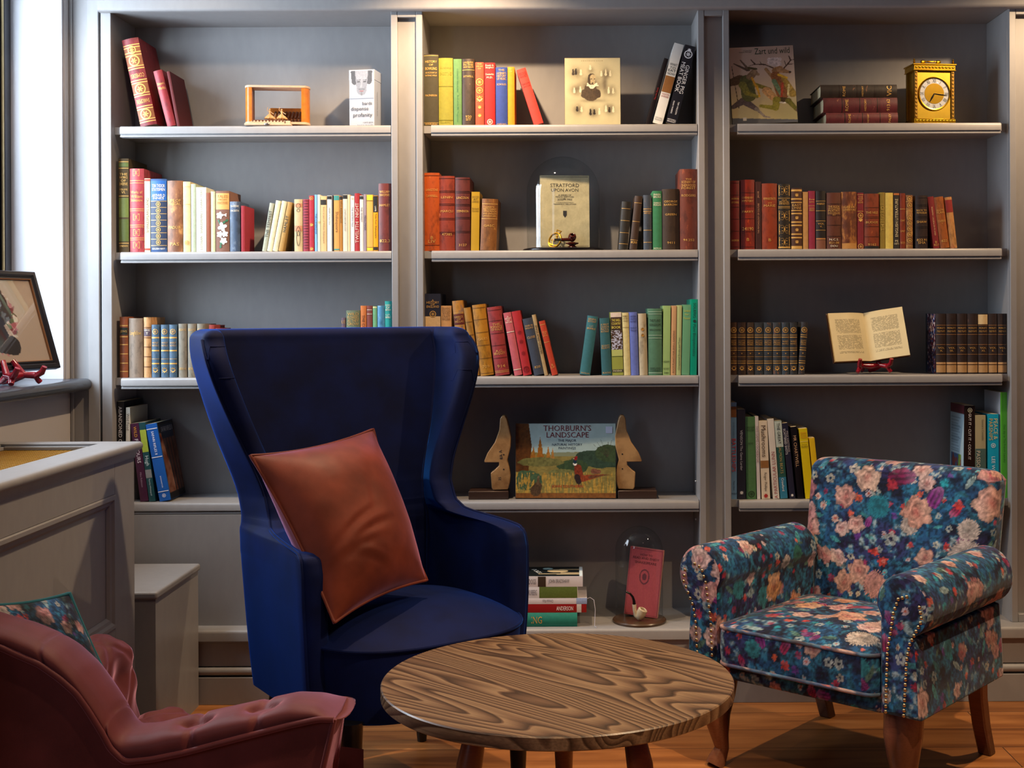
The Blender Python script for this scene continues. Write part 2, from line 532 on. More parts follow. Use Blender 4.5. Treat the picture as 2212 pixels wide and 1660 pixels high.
# sill board with rounded nose
pr = [(-1.86, 1.0241), (-1.553, 1.0241)] + [(-1.553 + 0.019 * math.sin(a), 1.0051 + 0.019 * math.cos(a)) for a in [PI * k / 10 for k in range(11)]] + [(-1.60, 0.9861), (-1.86, 0.9861)]
sill = MB().prism([(x, z) for x, z in pr], -1.13, -0.002, 'y').build('window_sill', mat('3d424c', 'sill_paint', 0.25, 0, 0.15, None, 12.0), wr)
# filler boards between the wall and the bookcase
struct(MB().box(WALLX + 0.001, fx(190), 0.008, 0.05, 0.0, 2.459).box(WALLX + 0.001, fx(158), 0.0, 0.008, 0.0, 2.459).box(fx(190), fx(215), 0.0, 0.05, 0.0, 2.459).build('trim_1', PAINT, None, True, 0.002))

# ---------------------------------------------------------------- bookcase
bc = thing('bookcase', 'grey painted built-in bookcase of three tall bays along the back wall', 'bookcase', (0, 0, 0))
X0, X3 = XS[0][0] + 0.004, XS[3][1]
backm = MB().box(X0, X3, BACK, BACK + 0.029, ZL - 0.02, ZT + 0.02)
backm.build('back_panel', PAINT, bc, False)
# uprights
for i, (a, b) in enumerate(XS):
    u = MB().box(a if i else a + 0.004, b, 0.021 if i else 0.0, BACK, 0.10, ZT)
    if i:
        u.box(a, a + 0.0206, 0.0, 0.0215, ZL, ZT).box(b - 0.0206, b, 0.0, 0.0215, ZL, ZT)
        u.box(a + 0.0206, b - 0.0206, 0.0006, 0.0215, ZT - 0.021, ZT).box(a + 0.0206, b - 0.0206, 0.0006, 0.0215, ZL, ZL + 0.026)
    u.build('upright', PAINT, bc, True, 0.0018)
# top rail with rounded lower edge
tp = [(BACK, ZT), (0.0, ZT), (0.0, ZT - 0.004), (-0.016, ZT - 0.004)] + [(-0.016 - 0.010 * math.sin(a), ZT + 0.006 - 0.010 * math.cos(a)) for a in [PI / 2 * k / 5 for k in range(6)]] + [(-0.026, 2.459), (BACK, 2.459)]
MB().prism(tp, X0, X3, 'x').build('top_rail', PAINT, bc, True)
# shelves
nose = [(0.031, 0.0), (0.013, 0.0), (0.006, -0.002), (0.003, -0.008), (0.003, -0.025), (0.010, -0.026), (0.010, -0.029), (0.006, -0.030), (0.006, -0.035), (0.031, -0.036)]
for k in (1, 2, 3, 4):
    for i in range(3):
        a, b = XS[i][1], XS[i + 1][0]
        s = MB().box(a + 0.0003, b - 0.0003, 0.03, BACK - 0.0005, SH[k] - 0.024, SH[k] - 0.0001)
        s.prism([(y, SH[k] + z) for y, z in nose], a + (0.026 if k < 4 or i else 0.001), b - 0.026 if i == 2 else b - 0.002, 'x')
        s.build('shelf', PAINT, bc, True, 0.0006, 0, 50)
# closed panel below the lowest shelf of the left bay
MB().box(XS[0][1] - 0.02, XS[1][0] + 0.01, 0.002, 0.02, ZL - 0.01, Z4 - 0.037).build('lower_panel', PAINT, bc, False)
# ledge, apron mouldings and plinth
led = MB().box(X0, X3, -0.02, BACK, 0.19, ZL)
lp = [(-0.02, ZL), (-0.052, ZL)] + [(-0.052 - 0.010 * math.sin(a), ZL - 0.010 + 0.010 * math.cos(a)) for a in [PI * k / 8 for k in range(1, 5)]] + [(-0.062, ZL - 0.034), (-0.050, ZL - 0.036), (-0.050, ZL - 0.042), (-0.02, ZL - 0.042)]
led.prism(lp, X0, X3, 'x')
led.build('ledge', PAINT, bc, True, 0, 0, 50)
pl = MB().box(X0, X3, -0.044, 0.02, 0.118, 0.192)
pl.prism([(-0.02, 0.116)] + [(-0.044 - 0.012 * math.sin(PI * k / 8), 0.103 - 0.0125 * math.cos(PI * k / 8)) for k in range(9)][::-1] + [(-0.02, 0.09)], X0, X3, 'x')
pl.box(X0, X3, -0.056, 0.02, 0.0, 0.086)
pl.build('plinth', PAINT, bc, True, 0.0015)
# shelf support pins seen on the side panels
for (px_, py_) in ((1506, 1040), (1507, 1122), (2181, 1132)):
    p = W(px_, py_, 0.11 if px_ < 2000 else 0.10)
    x = XS[2][0] if px_ < 2000 else XS[3][0]
    MB().sphere((x - 0.002, 0.11, p.z), 0.004).build('shelf_pin', metal('c0c4cc'), bc)

# ---------------------------------------------------------------- radiator cover
XR, YF, YN, ZC = -1.198, -0.54, -2.15, 0.876
rc = thing('radiator_cover', 'grey painted panelled radiator cover with brass grille under the window', 'radiator cover', (0, 0, 0))
b = MB()
XI = XR - 0.012
b.box(WALLX + 0.001, XI - 0.012, YN, YF, 0.0, ZC - 0.05)                    # carcass
pz1, pz0 = 0.752, 0.40
pyF = WX(248, 1075, XI).y
b.box(XI - 0.012, XI, pyF, YF, 0.0, ZC - 0.04); b.box(XI - 0.012, XI, YN, pyF, pz1, ZC - 0.04)
b.box(XI - 0.012, XI, YN, pyF, 0.0, pz0)
b.build('body', PAINT, rc, True, 0.0012)
mo = MB()
def mould(y, z, a): pass
st = [(0.000, 0.000), (0.004, 0.003), (0.004, 0.012), (-0.002, 0.018), (-0.004, 0.026), (-0.009, 0.030), (-0.011, 0.034)]
for k in range(len(st) - 1):
    (h0, d0), (h1, d1) = st[k], st[k + 1]
    c0 = [(XI + h0, YN, pz1 - d0), (XI + h0, pyF - d0, pz1 - d0), (XI + h0, pyF - d0, pz0 + d0), (XI + h0, YN, pz0 + d0)]
    c1 = [(XI + h1, YN, pz1 - d1), (XI + h1, pyF - d1, pz1 - d1), (XI + h1, pyF - d1, pz0 + d1), (XI + h1, YN, pz0 + d1)]
    mo.add(c0 + c1, [(0, 1, 5, 4), (1, 2, 6, 5), (2, 3, 7, 6)])
mo.build('panel_moulding', PAINT, rc, True, 0, 0, 25)
# top with opening, moulded edge
gx0, gx1, gy0, gy1 = -1.555, -1.290, -2.0, -0.585
t = MB()
ts = [(WALLX + 0.001, gx0, YN, YF + 0.012), (gx1, XR - 0.006, YN, YF + 0.012), (gx0, gx1, gy1, YF + 0.012), (gx0, gx1, YN, gy0)]
for a_, b_, c_, d_ in ts:
    t.box(a_, b_, c_, d_, ZC - 0.022, ZC)
ed = [(XR - 0.006, ZC), (XR - 0.002, ZC)] + [(XR - 0.002 + 0.011 * math.sin(PI * k / 8), ZC - 0.011 + 0.011 * math.cos(PI * k / 8)) for k in range(1, 9)] + [(XR - 0.004, ZC - 0.026), (XR - 0.010, ZC - 0.034), (XI, ZC - 0.044), (XI - 0.01, ZC - 0.044), (XI - 0.01, ZC - 0.022)]
t.prism(ed, YN, YF + 0.012, 'y')
for a_, b_, c_, d_ in ((gx0 + 0.0, gx0 + 0.014, gy0, gy1), (gx1 - 0.014, gx1, gy0, gy1), (gx0, gx1, gy1 - 0.014, gy1)):
    t.box(a_, b_, c_, d_, ZC - 0.016, ZC - 0.007)
t.build('top', PAINT, rc, True, 0.001, 0, 50)
g = MB()
zg = ZC - 0.019
n = 0
step = 0.0115
y = gy0
while y < gy1:
    g.box(gx0 + 0.005, gx1 - 0.005, y, y + 0.0035, zg, zg + 0.0022); y += step
x = gx0 + 0.008
while x < gx1 - 0.008:
    g.box(x, x + 0.0035, gy0, gy1 - 0.002, zg + 0.001, zg + 0.0032); x += step
g.build('grille', mat('d9a94a', 'brass', 0.35, 0.7, 0.3, None, 60.0), rc, False, fix=False)
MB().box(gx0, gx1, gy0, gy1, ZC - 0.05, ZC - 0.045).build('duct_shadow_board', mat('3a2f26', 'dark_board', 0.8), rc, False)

# ---------------------------------------------------------------- low boxed bench in the corner
bx = thing('boxed_bench', 'low grey painted boxed-in bench between radiator cover and bookcase', 'bench', (0, 0, 0))
XB, YB0, ZB = -1.172, -0.47, 0.447
MB().box(WALLX + 0.001, XB - 0.008, YB0 + 0.010, -0.0635, 0.0, ZB - 0.022).build('body', PAINT, bx, False)
q = MB().box(WALLX + 0.001, XB, YB0, -0.0635, ZB - 0.022, ZB)
q.build('top', PAINT, bx, True, 0.007, 0, 50, seg=4)
# ================================================================ books
PAGES = mat('d8c9a4', 'page_edges', 0.8, 0, 0.45, None, 220.0, 0.3)
ROWN = {1: 'top', 2: 'second', 3: 'third', 4: 'fourth'}
BAYN = {'A': 'left', 'B': 'middle', 'C': 'right'}
YS = 0.035

def spine_y(x, w, b):
    return -b * max(0.0, 1 - (2 * x / w) ** 2)

def strip(mb, w, b, z0, z1, off=0.0006, n=8, x0=None, x1=None):
    """band that follows the rounded spine"""
    x0 = -w / 2 if x0 is None else x0; x1 = w / 2 if x1 is None else x1
    P = []
    for i in range(n + 1):
        x = x0 + (x1 - x0) * i / n
        y = spine_y(x, w, b) - off
        P.append([(x, y, z0), (x, y, z1)])
    mb.grid(P)

def make_book(root, w, H, D, m, kind, side=None):
    t = 0.0028 if kind != 'p' else 0.0008
    t = min(t, w * 0.2)
    b = {'p': 0.0006, 'l': 0.16 * w, 'c': 0.10 * w, 'b': 0.0}[kind]
    b = min(b, 0.0065)
    n = 10
    outer = [(w / 2, D), (w / 2, 0.003)] + [(w / 2 - w * i / n, spine_y(w / 2 - w * i / n, w, b)) for i in range(n + 1)] + [(-w / 2, 0.003), (-w / 2, D)]
    wi = w / 2 - t
    inner = [(wi, D), (wi, 0.003)] + [(wi - 2 * wi * i / n, spine_y(wi - 2 * wi * i / n, w, b) + t) for i in range(n + 1)] + [(-wi, 0.003), (-wi, D)]
    cv = MB()
    ring = outer + inner[::-1]
    k = len(ring)
    v = [(x, y, 0) for x, y in ring] + [(x, y, H) for x, y in ring]
    f = [(i, (i + 1) % k, k + (i + 1) % k, k + i) for i in range(k)]
    m2 = len(outer)
    for base in (0, k):
        for i in range(m2 - 1):
            f.append((base + i, base + i + 1, base + k - 2 - i, base + k - 1 - i))
    cv.add(v, f)
    cv.build('cover', m, root, True, 0, 0, 30)
    e = 0.0 if kind == 'p' else 0.003
    MB().box(-wi + 0.0002, wi - 0.0002, t + 0.001, D - e, e * 0.6 + 0.0002, H - e).build('page_block', PAGES, root, False)
    return b

class Row:
    books = []

def BK(row, x0, x1, yt, c, label, lean=0, k='c', T=(), B=(), P=(), O=(), D=None, second=None, gold=GOLD, Y=YS, amt=0.4, name='book', cat='book', grp=None, dz=0.0):
    """book standing at photo columns x0..x1 (at its foot), top at row yt, top shifted by lean pixels"""
    bay, r = row[0], int(row[1])
    z = SH[r]
    s = FPX / (CAMD + Y)
    p = W((x0 + x1) / 2, PPY + (CAMZ - z) * s, Y)
    ybase = PPY + (CAMZ - z) * s - ROLL * (p.x * s)
    Hpx = math.hypot(ybase - yt, lean)
    a = math.atan2(lean, ybase - yt)
    w = (x1 - x0) / s * math.cos(a) - 0.0006
    H = Hpx / s
    bi = {'A': 0, 'B': 1, 'C': 2}[bay]
    xl = min(-w / 2 * math.cos(a), -w / 2 * math.cos(a) + H * math.sin(a)); xr = max(w / 2 * math.cos(a), w / 2 * math.cos(a) + H * math.sin(a))
    lo, hi = XS[bi][1] + .0006, XS[bi + 1][0] - .0006
    if p.x + xl < lo: p.x = lo - xl
    if p.x + xr > hi: p.x = hi - xr
    if D is None: D = max(0.09, min(0.165, 0.70 * H))
    if len(label.split()) <= 12: label = f'{label}, {ROWN[r]} shelf, {BAYN[bay]} bay'
    root = thing(name, label, cat, (p.x, Y, z + w / 2 * abs(math.sin(a)) + 0.0003 + dz), 0, grp or f'books on the {ROWN[r]} shelf of the {BAYN[bay]} bay', rot=(0, a, 0))
    if k == 'l': m = leather(c, second or 'b07a45', amt)
    elif k == 'c': m = cloth(c)
    elif k == 'b': m = mat(c, 'card', 0.5, 0, 0.1)
    else: m = gloss(c)
    b = make_book(root, w, H, D, m, k)
    zz = lambda y: min(H - .0012, max(.0012, (ybase - y) / s / math.cos(a)))
    cols = {}
    for it in B:                                       # (y, thickness px[, colour])
        y, th = it[0], it[1]; cc = it[2] if len(it) > 2 else 'g'
        mb = cols.setdefault(cc, MB())
        strip(mb, w, b, zz(y) - th / s / 2, zz(y) + th / s / 2, 0.0005 if cc == 'g' else 0.0009, 8, -w / 2 * 0.985, w / 2 * 0.985)
    for cc, mb in cols.items():
        mm = gold if cc == 'g' else (m if cc == 'r' else mat(cc, 'ink', 0.5))
        mb.build('spine_band', mm, root, True)
    for (y0, y1, cc) in P:                             # patches: top row, bottom row, colour
        mb = MB(); strip(mb, w, b, zz(y1), zz(y0), 0.0004, 8, -w / 2 * 0.97, w / 2 * 0.97)
        mb.build('spine_label', mat(cc, 'label', 0.55, 0, 0.3, None, 120.0), root, True)
    tc = {}
    for it in T:                                       # (text, y, h, mode, colour)
        txt, y, h = it[0], it[1], it[2]
        mode = it[3] if len(it) > 3 else 'h'; cc = it[4] if len(it) > 4 else 'g'
        mb = tc.setdefault(cc, MB())
        fn = lambda u, v_: (u, spine_y(max(-w / 2, min(w / 2, u)), w, b) - 0.0012, v_)
        if mode == 'h':
            put_text(mb, txt, fn, w=0.80 * w, h=h / s, cy=zz(y))
        elif mode == 'x':
            put_text(mb, txt, fn, w=0.80 * w, h=h / s, rot=PI, cy=zz(y))
        else:                                          # h is the row of the other end
            L = abs(h - y) / s
            v_, f_, size = text_geo(txt)
            hh = L / size[0] * size[1]
            wd = L if hh < 0.72 * w else 0.72 * w * size[0] / size[1]
            cx = 0.0
            if mode[-1] == 'l': cx = -w * 0.22
            if mode[-1] == 'r': cx = w * 0.22
            if len(mode) > 1: wd = min(wd, 0.36 * w * size[0] / size[1])
            put_text(mb, txt, fn, w=wd, rot=-PI / 2 if mode[0] == 'v' else PI / 2, cx=cx, cy=(zz(y) + zz(h)) / 2)
    for cc, mb in tc.items():
        mb.build('spine_lettering', gold if cc == 'g' else mat(cc, 'ink', 0.55), root, False, fix=False)
    if O:
        mb = MB()
        for (y, r_, *kk) in O:                         # ornaments: small gilt flower in a ring
            kind = kk[0] if kk else 0
            rr = r_ / s; cz = zz(y)
            def pt(u, v_): return (u, spine_y(max(-w / 2, min(w / 2, u)), w, b) - 0.0011, min(H - .001, max(.001, cz + v_)))
            if kind == 0:
                n = 16
                for q in range(n):
                    a0, a1 = 2 * PI * q / n, 2 * PI * (q + 1) / n
                    mb.add([pt(rr * math.cos(a0), rr * math.sin(a0)), pt(rr * math.cos(a1), rr * math.sin(a1)), pt(rr * .78 * math.cos(a1), rr * .78 * math.sin(a1)), pt(rr * .78 * math.cos(a0), rr * .78 * math.sin(a0))], [(0, 1, 2, 3)])
                for q in range(6):
                    a0 = PI * q / 3
                    mb.add([pt(0, 0), pt(rr * .35 * math.cos(a0 - .35), rr * .35 * math.sin(a0 - .35)), pt(rr * .66 * math.cos(a0), rr * .66 * math.sin(a0)), pt(rr * .35 * math.cos(a0 + .35), rr * .35 * math.sin(a0 + .35))], [(0, 1, 2, 3)])
            elif kind == 1:                            # lozenge
                mb.add([pt(-rr, 0), pt(0, -rr), pt(rr, 0), pt(0, rr)], [(0, 1, 2, 3)])
                for q in range(4):
                    a0 = PI / 2 * q + PI / 4
                    mb.add([pt(rr * math.cos(a0) - rr * .18, rr * math.sin(a0)), pt(rr * math.cos(a0), rr * math.sin(a0) - rr * .18), pt(rr * math.cos(a0) + rr * .18, rr * math.sin(a0)), pt(rr * math.cos(a0), rr * math.sin(a0) + rr * .18)], [(0, 1, 2, 3)])
            elif kind == 2:                            # square frame with scrolls
                q1 = rr; q0 = rr * .9
                for (a0, a1, b0, b1) in ((-q1, q1, q0, q1), (-q1, q1, -q1, -q0), (-q1, -q0, -q0, q0), (q0, q1, -q0, q0)):
                    mb.add([pt(a0, b0), pt(a1, b0), pt(a1, b1), pt(a0, b1)], [(0, 1, 2, 3)])
                for sx in (-1, 1):
                    for sy in (-1, 1):
                        for j in range(7):
                            a0 = j * 0.9; rad = rr * (.42 - .05 * j)
                            cx_, cy_ = sx * rr * .42 + rad * math.cos(a0) * sx, sy * rr * .42 + rad * math.sin(a0) * sy
                            e_ = rr * .07
                            mb.add([pt(cx_ - e_, cy_), pt(cx_, cy_ - e_), pt(cx_ + e_, cy_), pt(cx_, cy_ + e_)], [(0, 1, 2, 3)])
                mb.add([pt(-rr * .16, 0), pt(0, -rr * .5), pt(rr * .16, 0), pt(0, rr * .5)], [(0, 1, 2, 3)])
        mb.build('gilt_ornament', gold, root, False, fix=False)
    return root, w, H, D, b, zz

def side_art(root, w, H, D, art, right=True, nu=60, nv=90):
    """printed picture on the board of a book that the photo shows"""
    y = np.linspace(0.006, D - 0.001, nu); z = np.linspace(0.001, H - 0.001, nv)
    Yg, Zg = np.meshgrid(y, z, indexing='ij')
    x = (w / 2 + 0.0006) * (1 if right else -1)
    P = np.stack([np.full_like(Yg, x), Yg, Zg], -1)
    U, V = np.meshgrid(np.linspace(0, 1, nu), np.linspace(0, 1, nv), indexing='ij')
    if not right: U = 1 - U
    color_grid('cover_picture', P, art(U, V), PRINT, root, False)

CR = 'e9dfc8'
# ---- left bay, top shelf
r1 = BK('A1', 303, 340, 88, '7e1c22', 'tall red and gilt leather volume lettered COMEDIES leaning into the left corner', -40, 'l', second='c98a48', amt=0.25,
   T=[('SHAKSPERE', 223, 9, 'x'), ('COMEDIES', 168, 9, 'x')], B=[(y, 2.2) for y in (102, 107, 118, 124, 148, 153, 178, 183, 206, 211, 234, 239, 262, 267)],
   O=[(113, 9, 0), (136, 12, 0), (197, 12, 0), (251, 12, 0)], P=[(108, 148, '8a4a22'), (184, 206, '8a4a22'), (240, 262, '8a4a22')], D=0.17)
BK('A1', 361, 381, 155, '8c1d27', 'thin red volume with gilt script leaning beside the tall gilt one', -30, 'l', second='a83a3a', amt=0.1, T=[("Shakespeare's", 184, 8), ('Works', 193, 7)], D=0.13)
BK('A1', 382.5, 389, 155, '5a1216', 'dark red volume with open pages leaning at the right end of the three', -22, 'c', D=0.15)
# ---- left bay, second shelf
BK('A2', 257, 279, 343, '4a3a1c', 'tall dark brown and green volume with gilt title at the far left end', 0, 'c', T=[('THE', 377, 5), ('WORKS', 384, 5), ('OF', 391, 5), ('SHAKESPEARE', 398, 6), ('VOLUME', 410, 4), ('VI.', 416, 5), ('HEINEMANN', 532, 4)],
   P=[(352, 361, '5d6a2c'), (428, 470, '66702a'), (474, 522, '55601f')], B=[(350, 1.5), (364, 1.5), (424, 1.5), (526, 1.5)], D=0.17)
BK('A2', 281, 312, 365, 'a33a40', 'tall rose red volume with gilt scrollwork bands', 0, 'l', second='b8565a', amt=0.1, T=[('Works of', 416, 6), ('William', 425, 7), ('Shakespeare', 434, 8)],
   B=[(391, 1.2), (396, 1), (452, 1.2), (456, 1), (487, 1.2), (491, 1), (515, 1.2), (519, 1)], O=[(374, 7, 2), (470, 7, 2), (503, 7, 2), (530, 7, 2)], D=0.175)
BK('A2', 312.5, 325, 386, 'ded8a8', 'slim cream book with red ends lettered SHAKESPEARE-LAND', 0, 'p', T=[('SHAKESPEARE-LAND', 427, 503, 'u', '7a5a5a')], P=[(387, 392, 'c33c28'), (537, 541, 'c33c28')])
BK('A2', 326, 361, 387, '2b4a78', 'blue book with gilt circles and lilies below the title TEN TVDOR STATESMEN', 0, 'c',
   T=[('TEN TVDOR', 402, 7, 'h', CR), ('STATESMEN', 410, 6, 'h', CR), ('ARTHVR D', 423, 6, 'h', CR), ('INNES', 429, 5, 'h', CR), ('GOLDEN NAVY', 538, 4, 'h', CR)], P=[(434, 536, '26324c'), (391, 434, '1f5aa0')],
   B=[(435 + 13.7 * i, 1.0) for i in range(8)], O=[(442 + 13.7 * i, 5.2, 0) for i in range(7)])
BK('A2', 362, 395, 391, '8a5a3c', 'thick mottled tan brown leather book with worn spine', 0, 'l', second='d09a58', amt=0.8, T=[('LIFE OF', 434, 6), ('PASCAL', 441, 6), ('PADUA', 492, 6), ('PAS', 528, 7)])
BK('A2', 396, 412, 393, 'd8c08c', 'pale cream cloth book with faded gilt title, right of the mottled brown one', 0, 'c', O=[(525, 5, 0)], B=[(404, 1), (442, 1)])
BK('A2', 413, 423.5, 398, 'a9b59a', 'slim grey green book between two cream ones')
BK('A2', 424, 446, 405, 'dcd6bf', "cream dust-jacketed book lettered SHAKESPEARE'S CHARACTERS", 0, 'p', T=[("LOTHIAN · SHAKESPEARE'S CHARACTERS", 411, 540, 'u', '7d8078')])
BK('A2', 446.5, 455.5, 417, '8a4a30', 'very slim brown book beside the cream jacketed one')
BK('A2', 456, 465.5, 414, 'bcc49a', 'slim pale green book with faint writing, left of the white flower book')
ra = BK('A2', 466.5, 496, 413, '7a5444', 'brown book with painted white flowers and tan title panel', 0, 'c', P=[(418, 453, 'd8a45c')], T=[('TALES', 425, 6, 'h', 'b07c40'), ('FROM', 432, 4, 'h', 'b07c40'), ('SHAKESPEARE', 439, 6, 'h', 'b07c40')])
mb = MB(); gb = MB()
root, w, H, D, b, zz = ra
def flower(mb, cx, cz, r, n, a0=0.0):
    for q in range(n):
        a = a0 + 2 * PI * q / n
        pts = []
        for j in range(9):
            tt = j / 8 * PI
            rr_, off = math.sin(tt) * r * 0.36, (1 - math.cos(tt)) / 2 * r
            pts.append((cx + off * math.cos(a) - rr_ * math.sin(a), cz + off * math.sin(a) + rr_ * math.cos(a)))
        for j in range(7, 0, -1):
            tt = j / 8 * PI
            rr_, off = -math.sin(tt) * r * 0.36, (1 - math.cos(tt)) / 2 * r
            pts.append((cx + off * math.cos(a) - rr_ * math.sin(a), cz + off * math.sin(a) + rr_ * math.cos(a)))
        mb.add([(x, spine_y(x, w, b) - 0.0012 - 0.00005 * q, z_) for x, z_ in pts], [tuple(range(len(pts)))])
flower(mb, 0, zz(491), .0155, 4, .3); flower(mb, -.008, zz(466), .012, 5, .1); flower(mb, .010, zz(465), .006, 3, 1); flower(mb, .008, zz(506), .011, 5, .5); flower(mb, -.008, zz(507), .011, 5, 0); flower(mb, .004, zz(521), .012, 5, .9)
flower(gb, .010, zz(479), .010, 2, .6); flower(gb, -.005, zz(530), .010, 2, 1.4); flower(gb, -.010, zz(480), .008, 2, 2)
mb.build('painted_flowers', mat('eceae4', 'ink', .6), root, False, fix=False); gb.build('painted_leaves', mat('2f6a4a', 'ink', .6), root, False, fix=False)
BK('A2', 497, 519, 436, '3e4e66', 'worn slate blue leather book right of the flower book', 0, 'l', second='8f9aa8', amt=0.6, T=[('SHAKESPEARE', 446, 4, 'h', CR), ('MACBETH', 456, 4, 'h', CR)])
BK('A2', 521, 529, 445, '98222e', 'thin crimson book with its side showing at the end of the left run', 0, 'c', D=0.12)
for i, (a_, b_, yt, ln, c_, lb, tx) in enumerate([(566, 576, 440, 17, 'a8ab98', 'slim grey patterned book, first of the four leaning books', 'THE TEMPEST'), (576.5, 588, 435, 20, 'd8d2ae', 'slim ivory book, second of the four leaning books', ''),
                                      (588.5, 600, 436, 21, 'd2cca8', 'slim ivory book, third of the four leaning books', ''), (601, 611, 438, 21, 'b08a4c', 'brown and cream book with dark side, last of the four leaning books', 'HAMLET')]):
    BK('A2', a_, b_, yt, c_, lb, ln, 'c', T=[(tx, 450, 520, 'u', '4c4c48')] if tx else [], D=0.12)
r_ = BK('A2', 636, 654, 431, 'c9b388', 'cream book with black curling art nouveau lines', 0, 'c', P=[(440, 448, 'c88a64'), (488, 500, 'c88a64')])
root, w, H, D, b, zz = r_
mb = MB()
for sx in (-1, 1):
    for (zc, amp, ln_) in ((445, .006, .016), (455, .004, .01), (500, .006, .03), (515, .005, .05)):
        pts = [(sx * (.001 + amp * math.sin(PI * t_ / 12)), 0, zz(zc) + ln_ * (t_ / 12 - .5)) for t_ in range(13)]
        mb.tube([(x, spine_y(x, w, b) - 0.0008, z_) for x, y_, z_ in pts], 0.0005, 4)
mb.build('spine_ornament', mat('2c3038', 'ink', .6), root, True)
BK('A2', 655, 667, 431, '9a3a4a', 'dull rose book with tooled spine pattern, beside the art nouveau one', 0, 'c', B=[(434 + 6 * i, 1.2, '6c2838') for i in range(18)])
BK('A2', 668, 679, 423, 'b02a3c', 'bright crimson book with three gilt crests', 0, 'c', O=[(429, 4, 0), (486, 4, 1), (538, 4, 1)])
BK('A2', 680, 686, 421, '7fb2dc', 'very slim light blue book', 0, 'p', T=[('THE CAMBRIDGE', 450, 518, 'v', '2c5a90')])
BK('A2', 686.5, 692.5, 421, 'e0dcc0', 'very slim cream book with black ring mark', 0, 'p', O=[(481, 2.5, 0)])
BK('A2', 693, 706, 424, 'dcb884', 'tan paperback with small black oval near the top', 0, 'p', T=[('Story as part of William Shakespeare', 447, 526, 'v', '8a7050')], P=[(432, 443, '2a2622')])
BK('A2', 707, 717, 423, 'e6e2d6', 'white paperback lettered HENRY IV Part One', 0, 'p', T=[('HENRY IV Part One', 449, 486, 'v', '2c2c2c')], P=[(424, 431, '1c1c1c')])
BK('A2', 717.5, 721, 423, '3a2c24', 'very slim dark brown book between white and teal-capped paperbacks', 0, 'p')
BK('A2', 721.5, 733.5, 422, 'd89e58', 'tan paperback with teal bands at head and foot', 0, 'p', P=[(422.5, 433, '3e8f8a'), (538, 541, '3e8f8a')], T=[('Shakespeare', 450, 510, 'v', '7a5a34')])
BK('A2', 734, 740.5, 424, 'b07a3a', 'slim dark tan paperback lettered TITUS ANDRONICUS', 0, 'p', P=[(424, 432, '1e1a18')], T=[('TITUS ANDRONICUS', 434, 482, 'v', '2c2018')])
BK('A2', 741, 751, 421, 'd9d2bf', "white paperback lettered LOVE'S LABOUR'S LOST", 0, 'p', P=[(421.5, 430, '1e1e1e')], T=[("LOVE'S LABOUR'S LOST", 452, 500, 'v', '4c4c48')])
BK('A2', 751.5, 757, 421, 'd8c49a', 'very slim cream paperback left of THE WINTERS TALE one', 0, 'p')
BK('A2', 757.5, 766, 424, 'dadbe0', "white paperback lettered THE WINTER'S TALE", 0, 'p', T=[("THE WINTER'S TALE", 448, 490, 'v', '3a3c48')], O=[(430, 2.5, 0)])
BK('A2', 766.5, 777, 418, 'a3242c', 'red book lettered TWELFTH NIGHT', 0, 'c', T=[('TWELFTH · NIGHT', 434, 530, 'u', 'e9c8b8')])
BK('A2', 777.5, 785.5, 423, 'd9d6d0', 'white paperback lettered THE TEMPEST, right of the red one', 0, 'p', P=[(424, 431, '2c2c30')], T=[('THE TEMPEST', 448, 480, 'v', '4a4a50')])
BK('A2', 786, 792, 420, '9a8a94', 'slim lilac grey paperback lettered in dark capitals', 0, 'p', T=[('MIDSUMMER', 444, 520, 'v', '4a3a4a')])
BK('A2', 792.5, 806, 421, 'e0ac58', 'orange tan paperback with yellow ends', 0, 'p', P=[(421.5, 433, 'e8d030'), (536, 541, 'e8d030')], B=[(434, 0.8, '6a4a20'), (535, 0.8, '6a4a20')])
BK('A2', 806.5, 817, 423, 'e2a020', 'yellow paperback with black head lettered LAMB', 0, 'p', P=[(423.5, 459, '1c1a1c'), (534, 541, '2a1c14')], T=[('LAMB', 446, 457, 'v', 'f0e8d8'), ('Tales from Shakespeare', 462, 515, 'v', '3a2a10')])
BK('A2', 818, 846, 397, '6a2c28', 'tall red brown leather volume lettered WILLIAM SHAKESPEARE against the upright', 0, 'l', second='a05a48', amt=0.3, T=[('WILLIAM', 415, 5), ('SHAKESPEARE', 422, 5), ('HAMLET', 444, 5), ('822.3', 521, 6)])
# ---- left bay, third shelf
BK('A3', 259, 277, 685, '8a4826', 'red brown leather book with raised bands and black label', 0, 'l', second='c07a3c', T=[('JEWS', 717, 6)], P=[(708, 724, '20241c')], B=[(y, 2) for y in (704, 728, 745, 765, 785, 803)])
BK('A3', 279, 309, 688, '84705e', 'thick grey brown book lettered Longfellow', 0, 'l', second='a8937c', amt=.2, T=[('Longfellow', 721, 12)])
BK('A3', 311, 327, 686, 'c2905c', 'tan leather book with purple label and raised bands', 0, 'l', second='d8aa78', T=[('MEMOIRS', 714, 4, 'h', CR), ('T', 721, 5, 'h', CR)], P=[(711, 727, '5c4a58')], B=[(y, 1.8, '7a4c28') for y in (708, 730, 750, 771, 793)])
for i, x in enumerate((328, 348, 366)):
    BK('A3', x, x + 17, 702, '48647c', f'grey blue gilt volume, {["first", "second", "third"][i]} of the three blue ones left of the grey ones', 0, 'l', second='8fa3a8', amt=.3,
       T=[('WAVERLEY', 741, 4), ('NOVELS', 747, 4)], B=[(730, 3), (758, 3), (776, .8), (786, 3)], O=[(717, 6, 0), (800, 6, 1)])
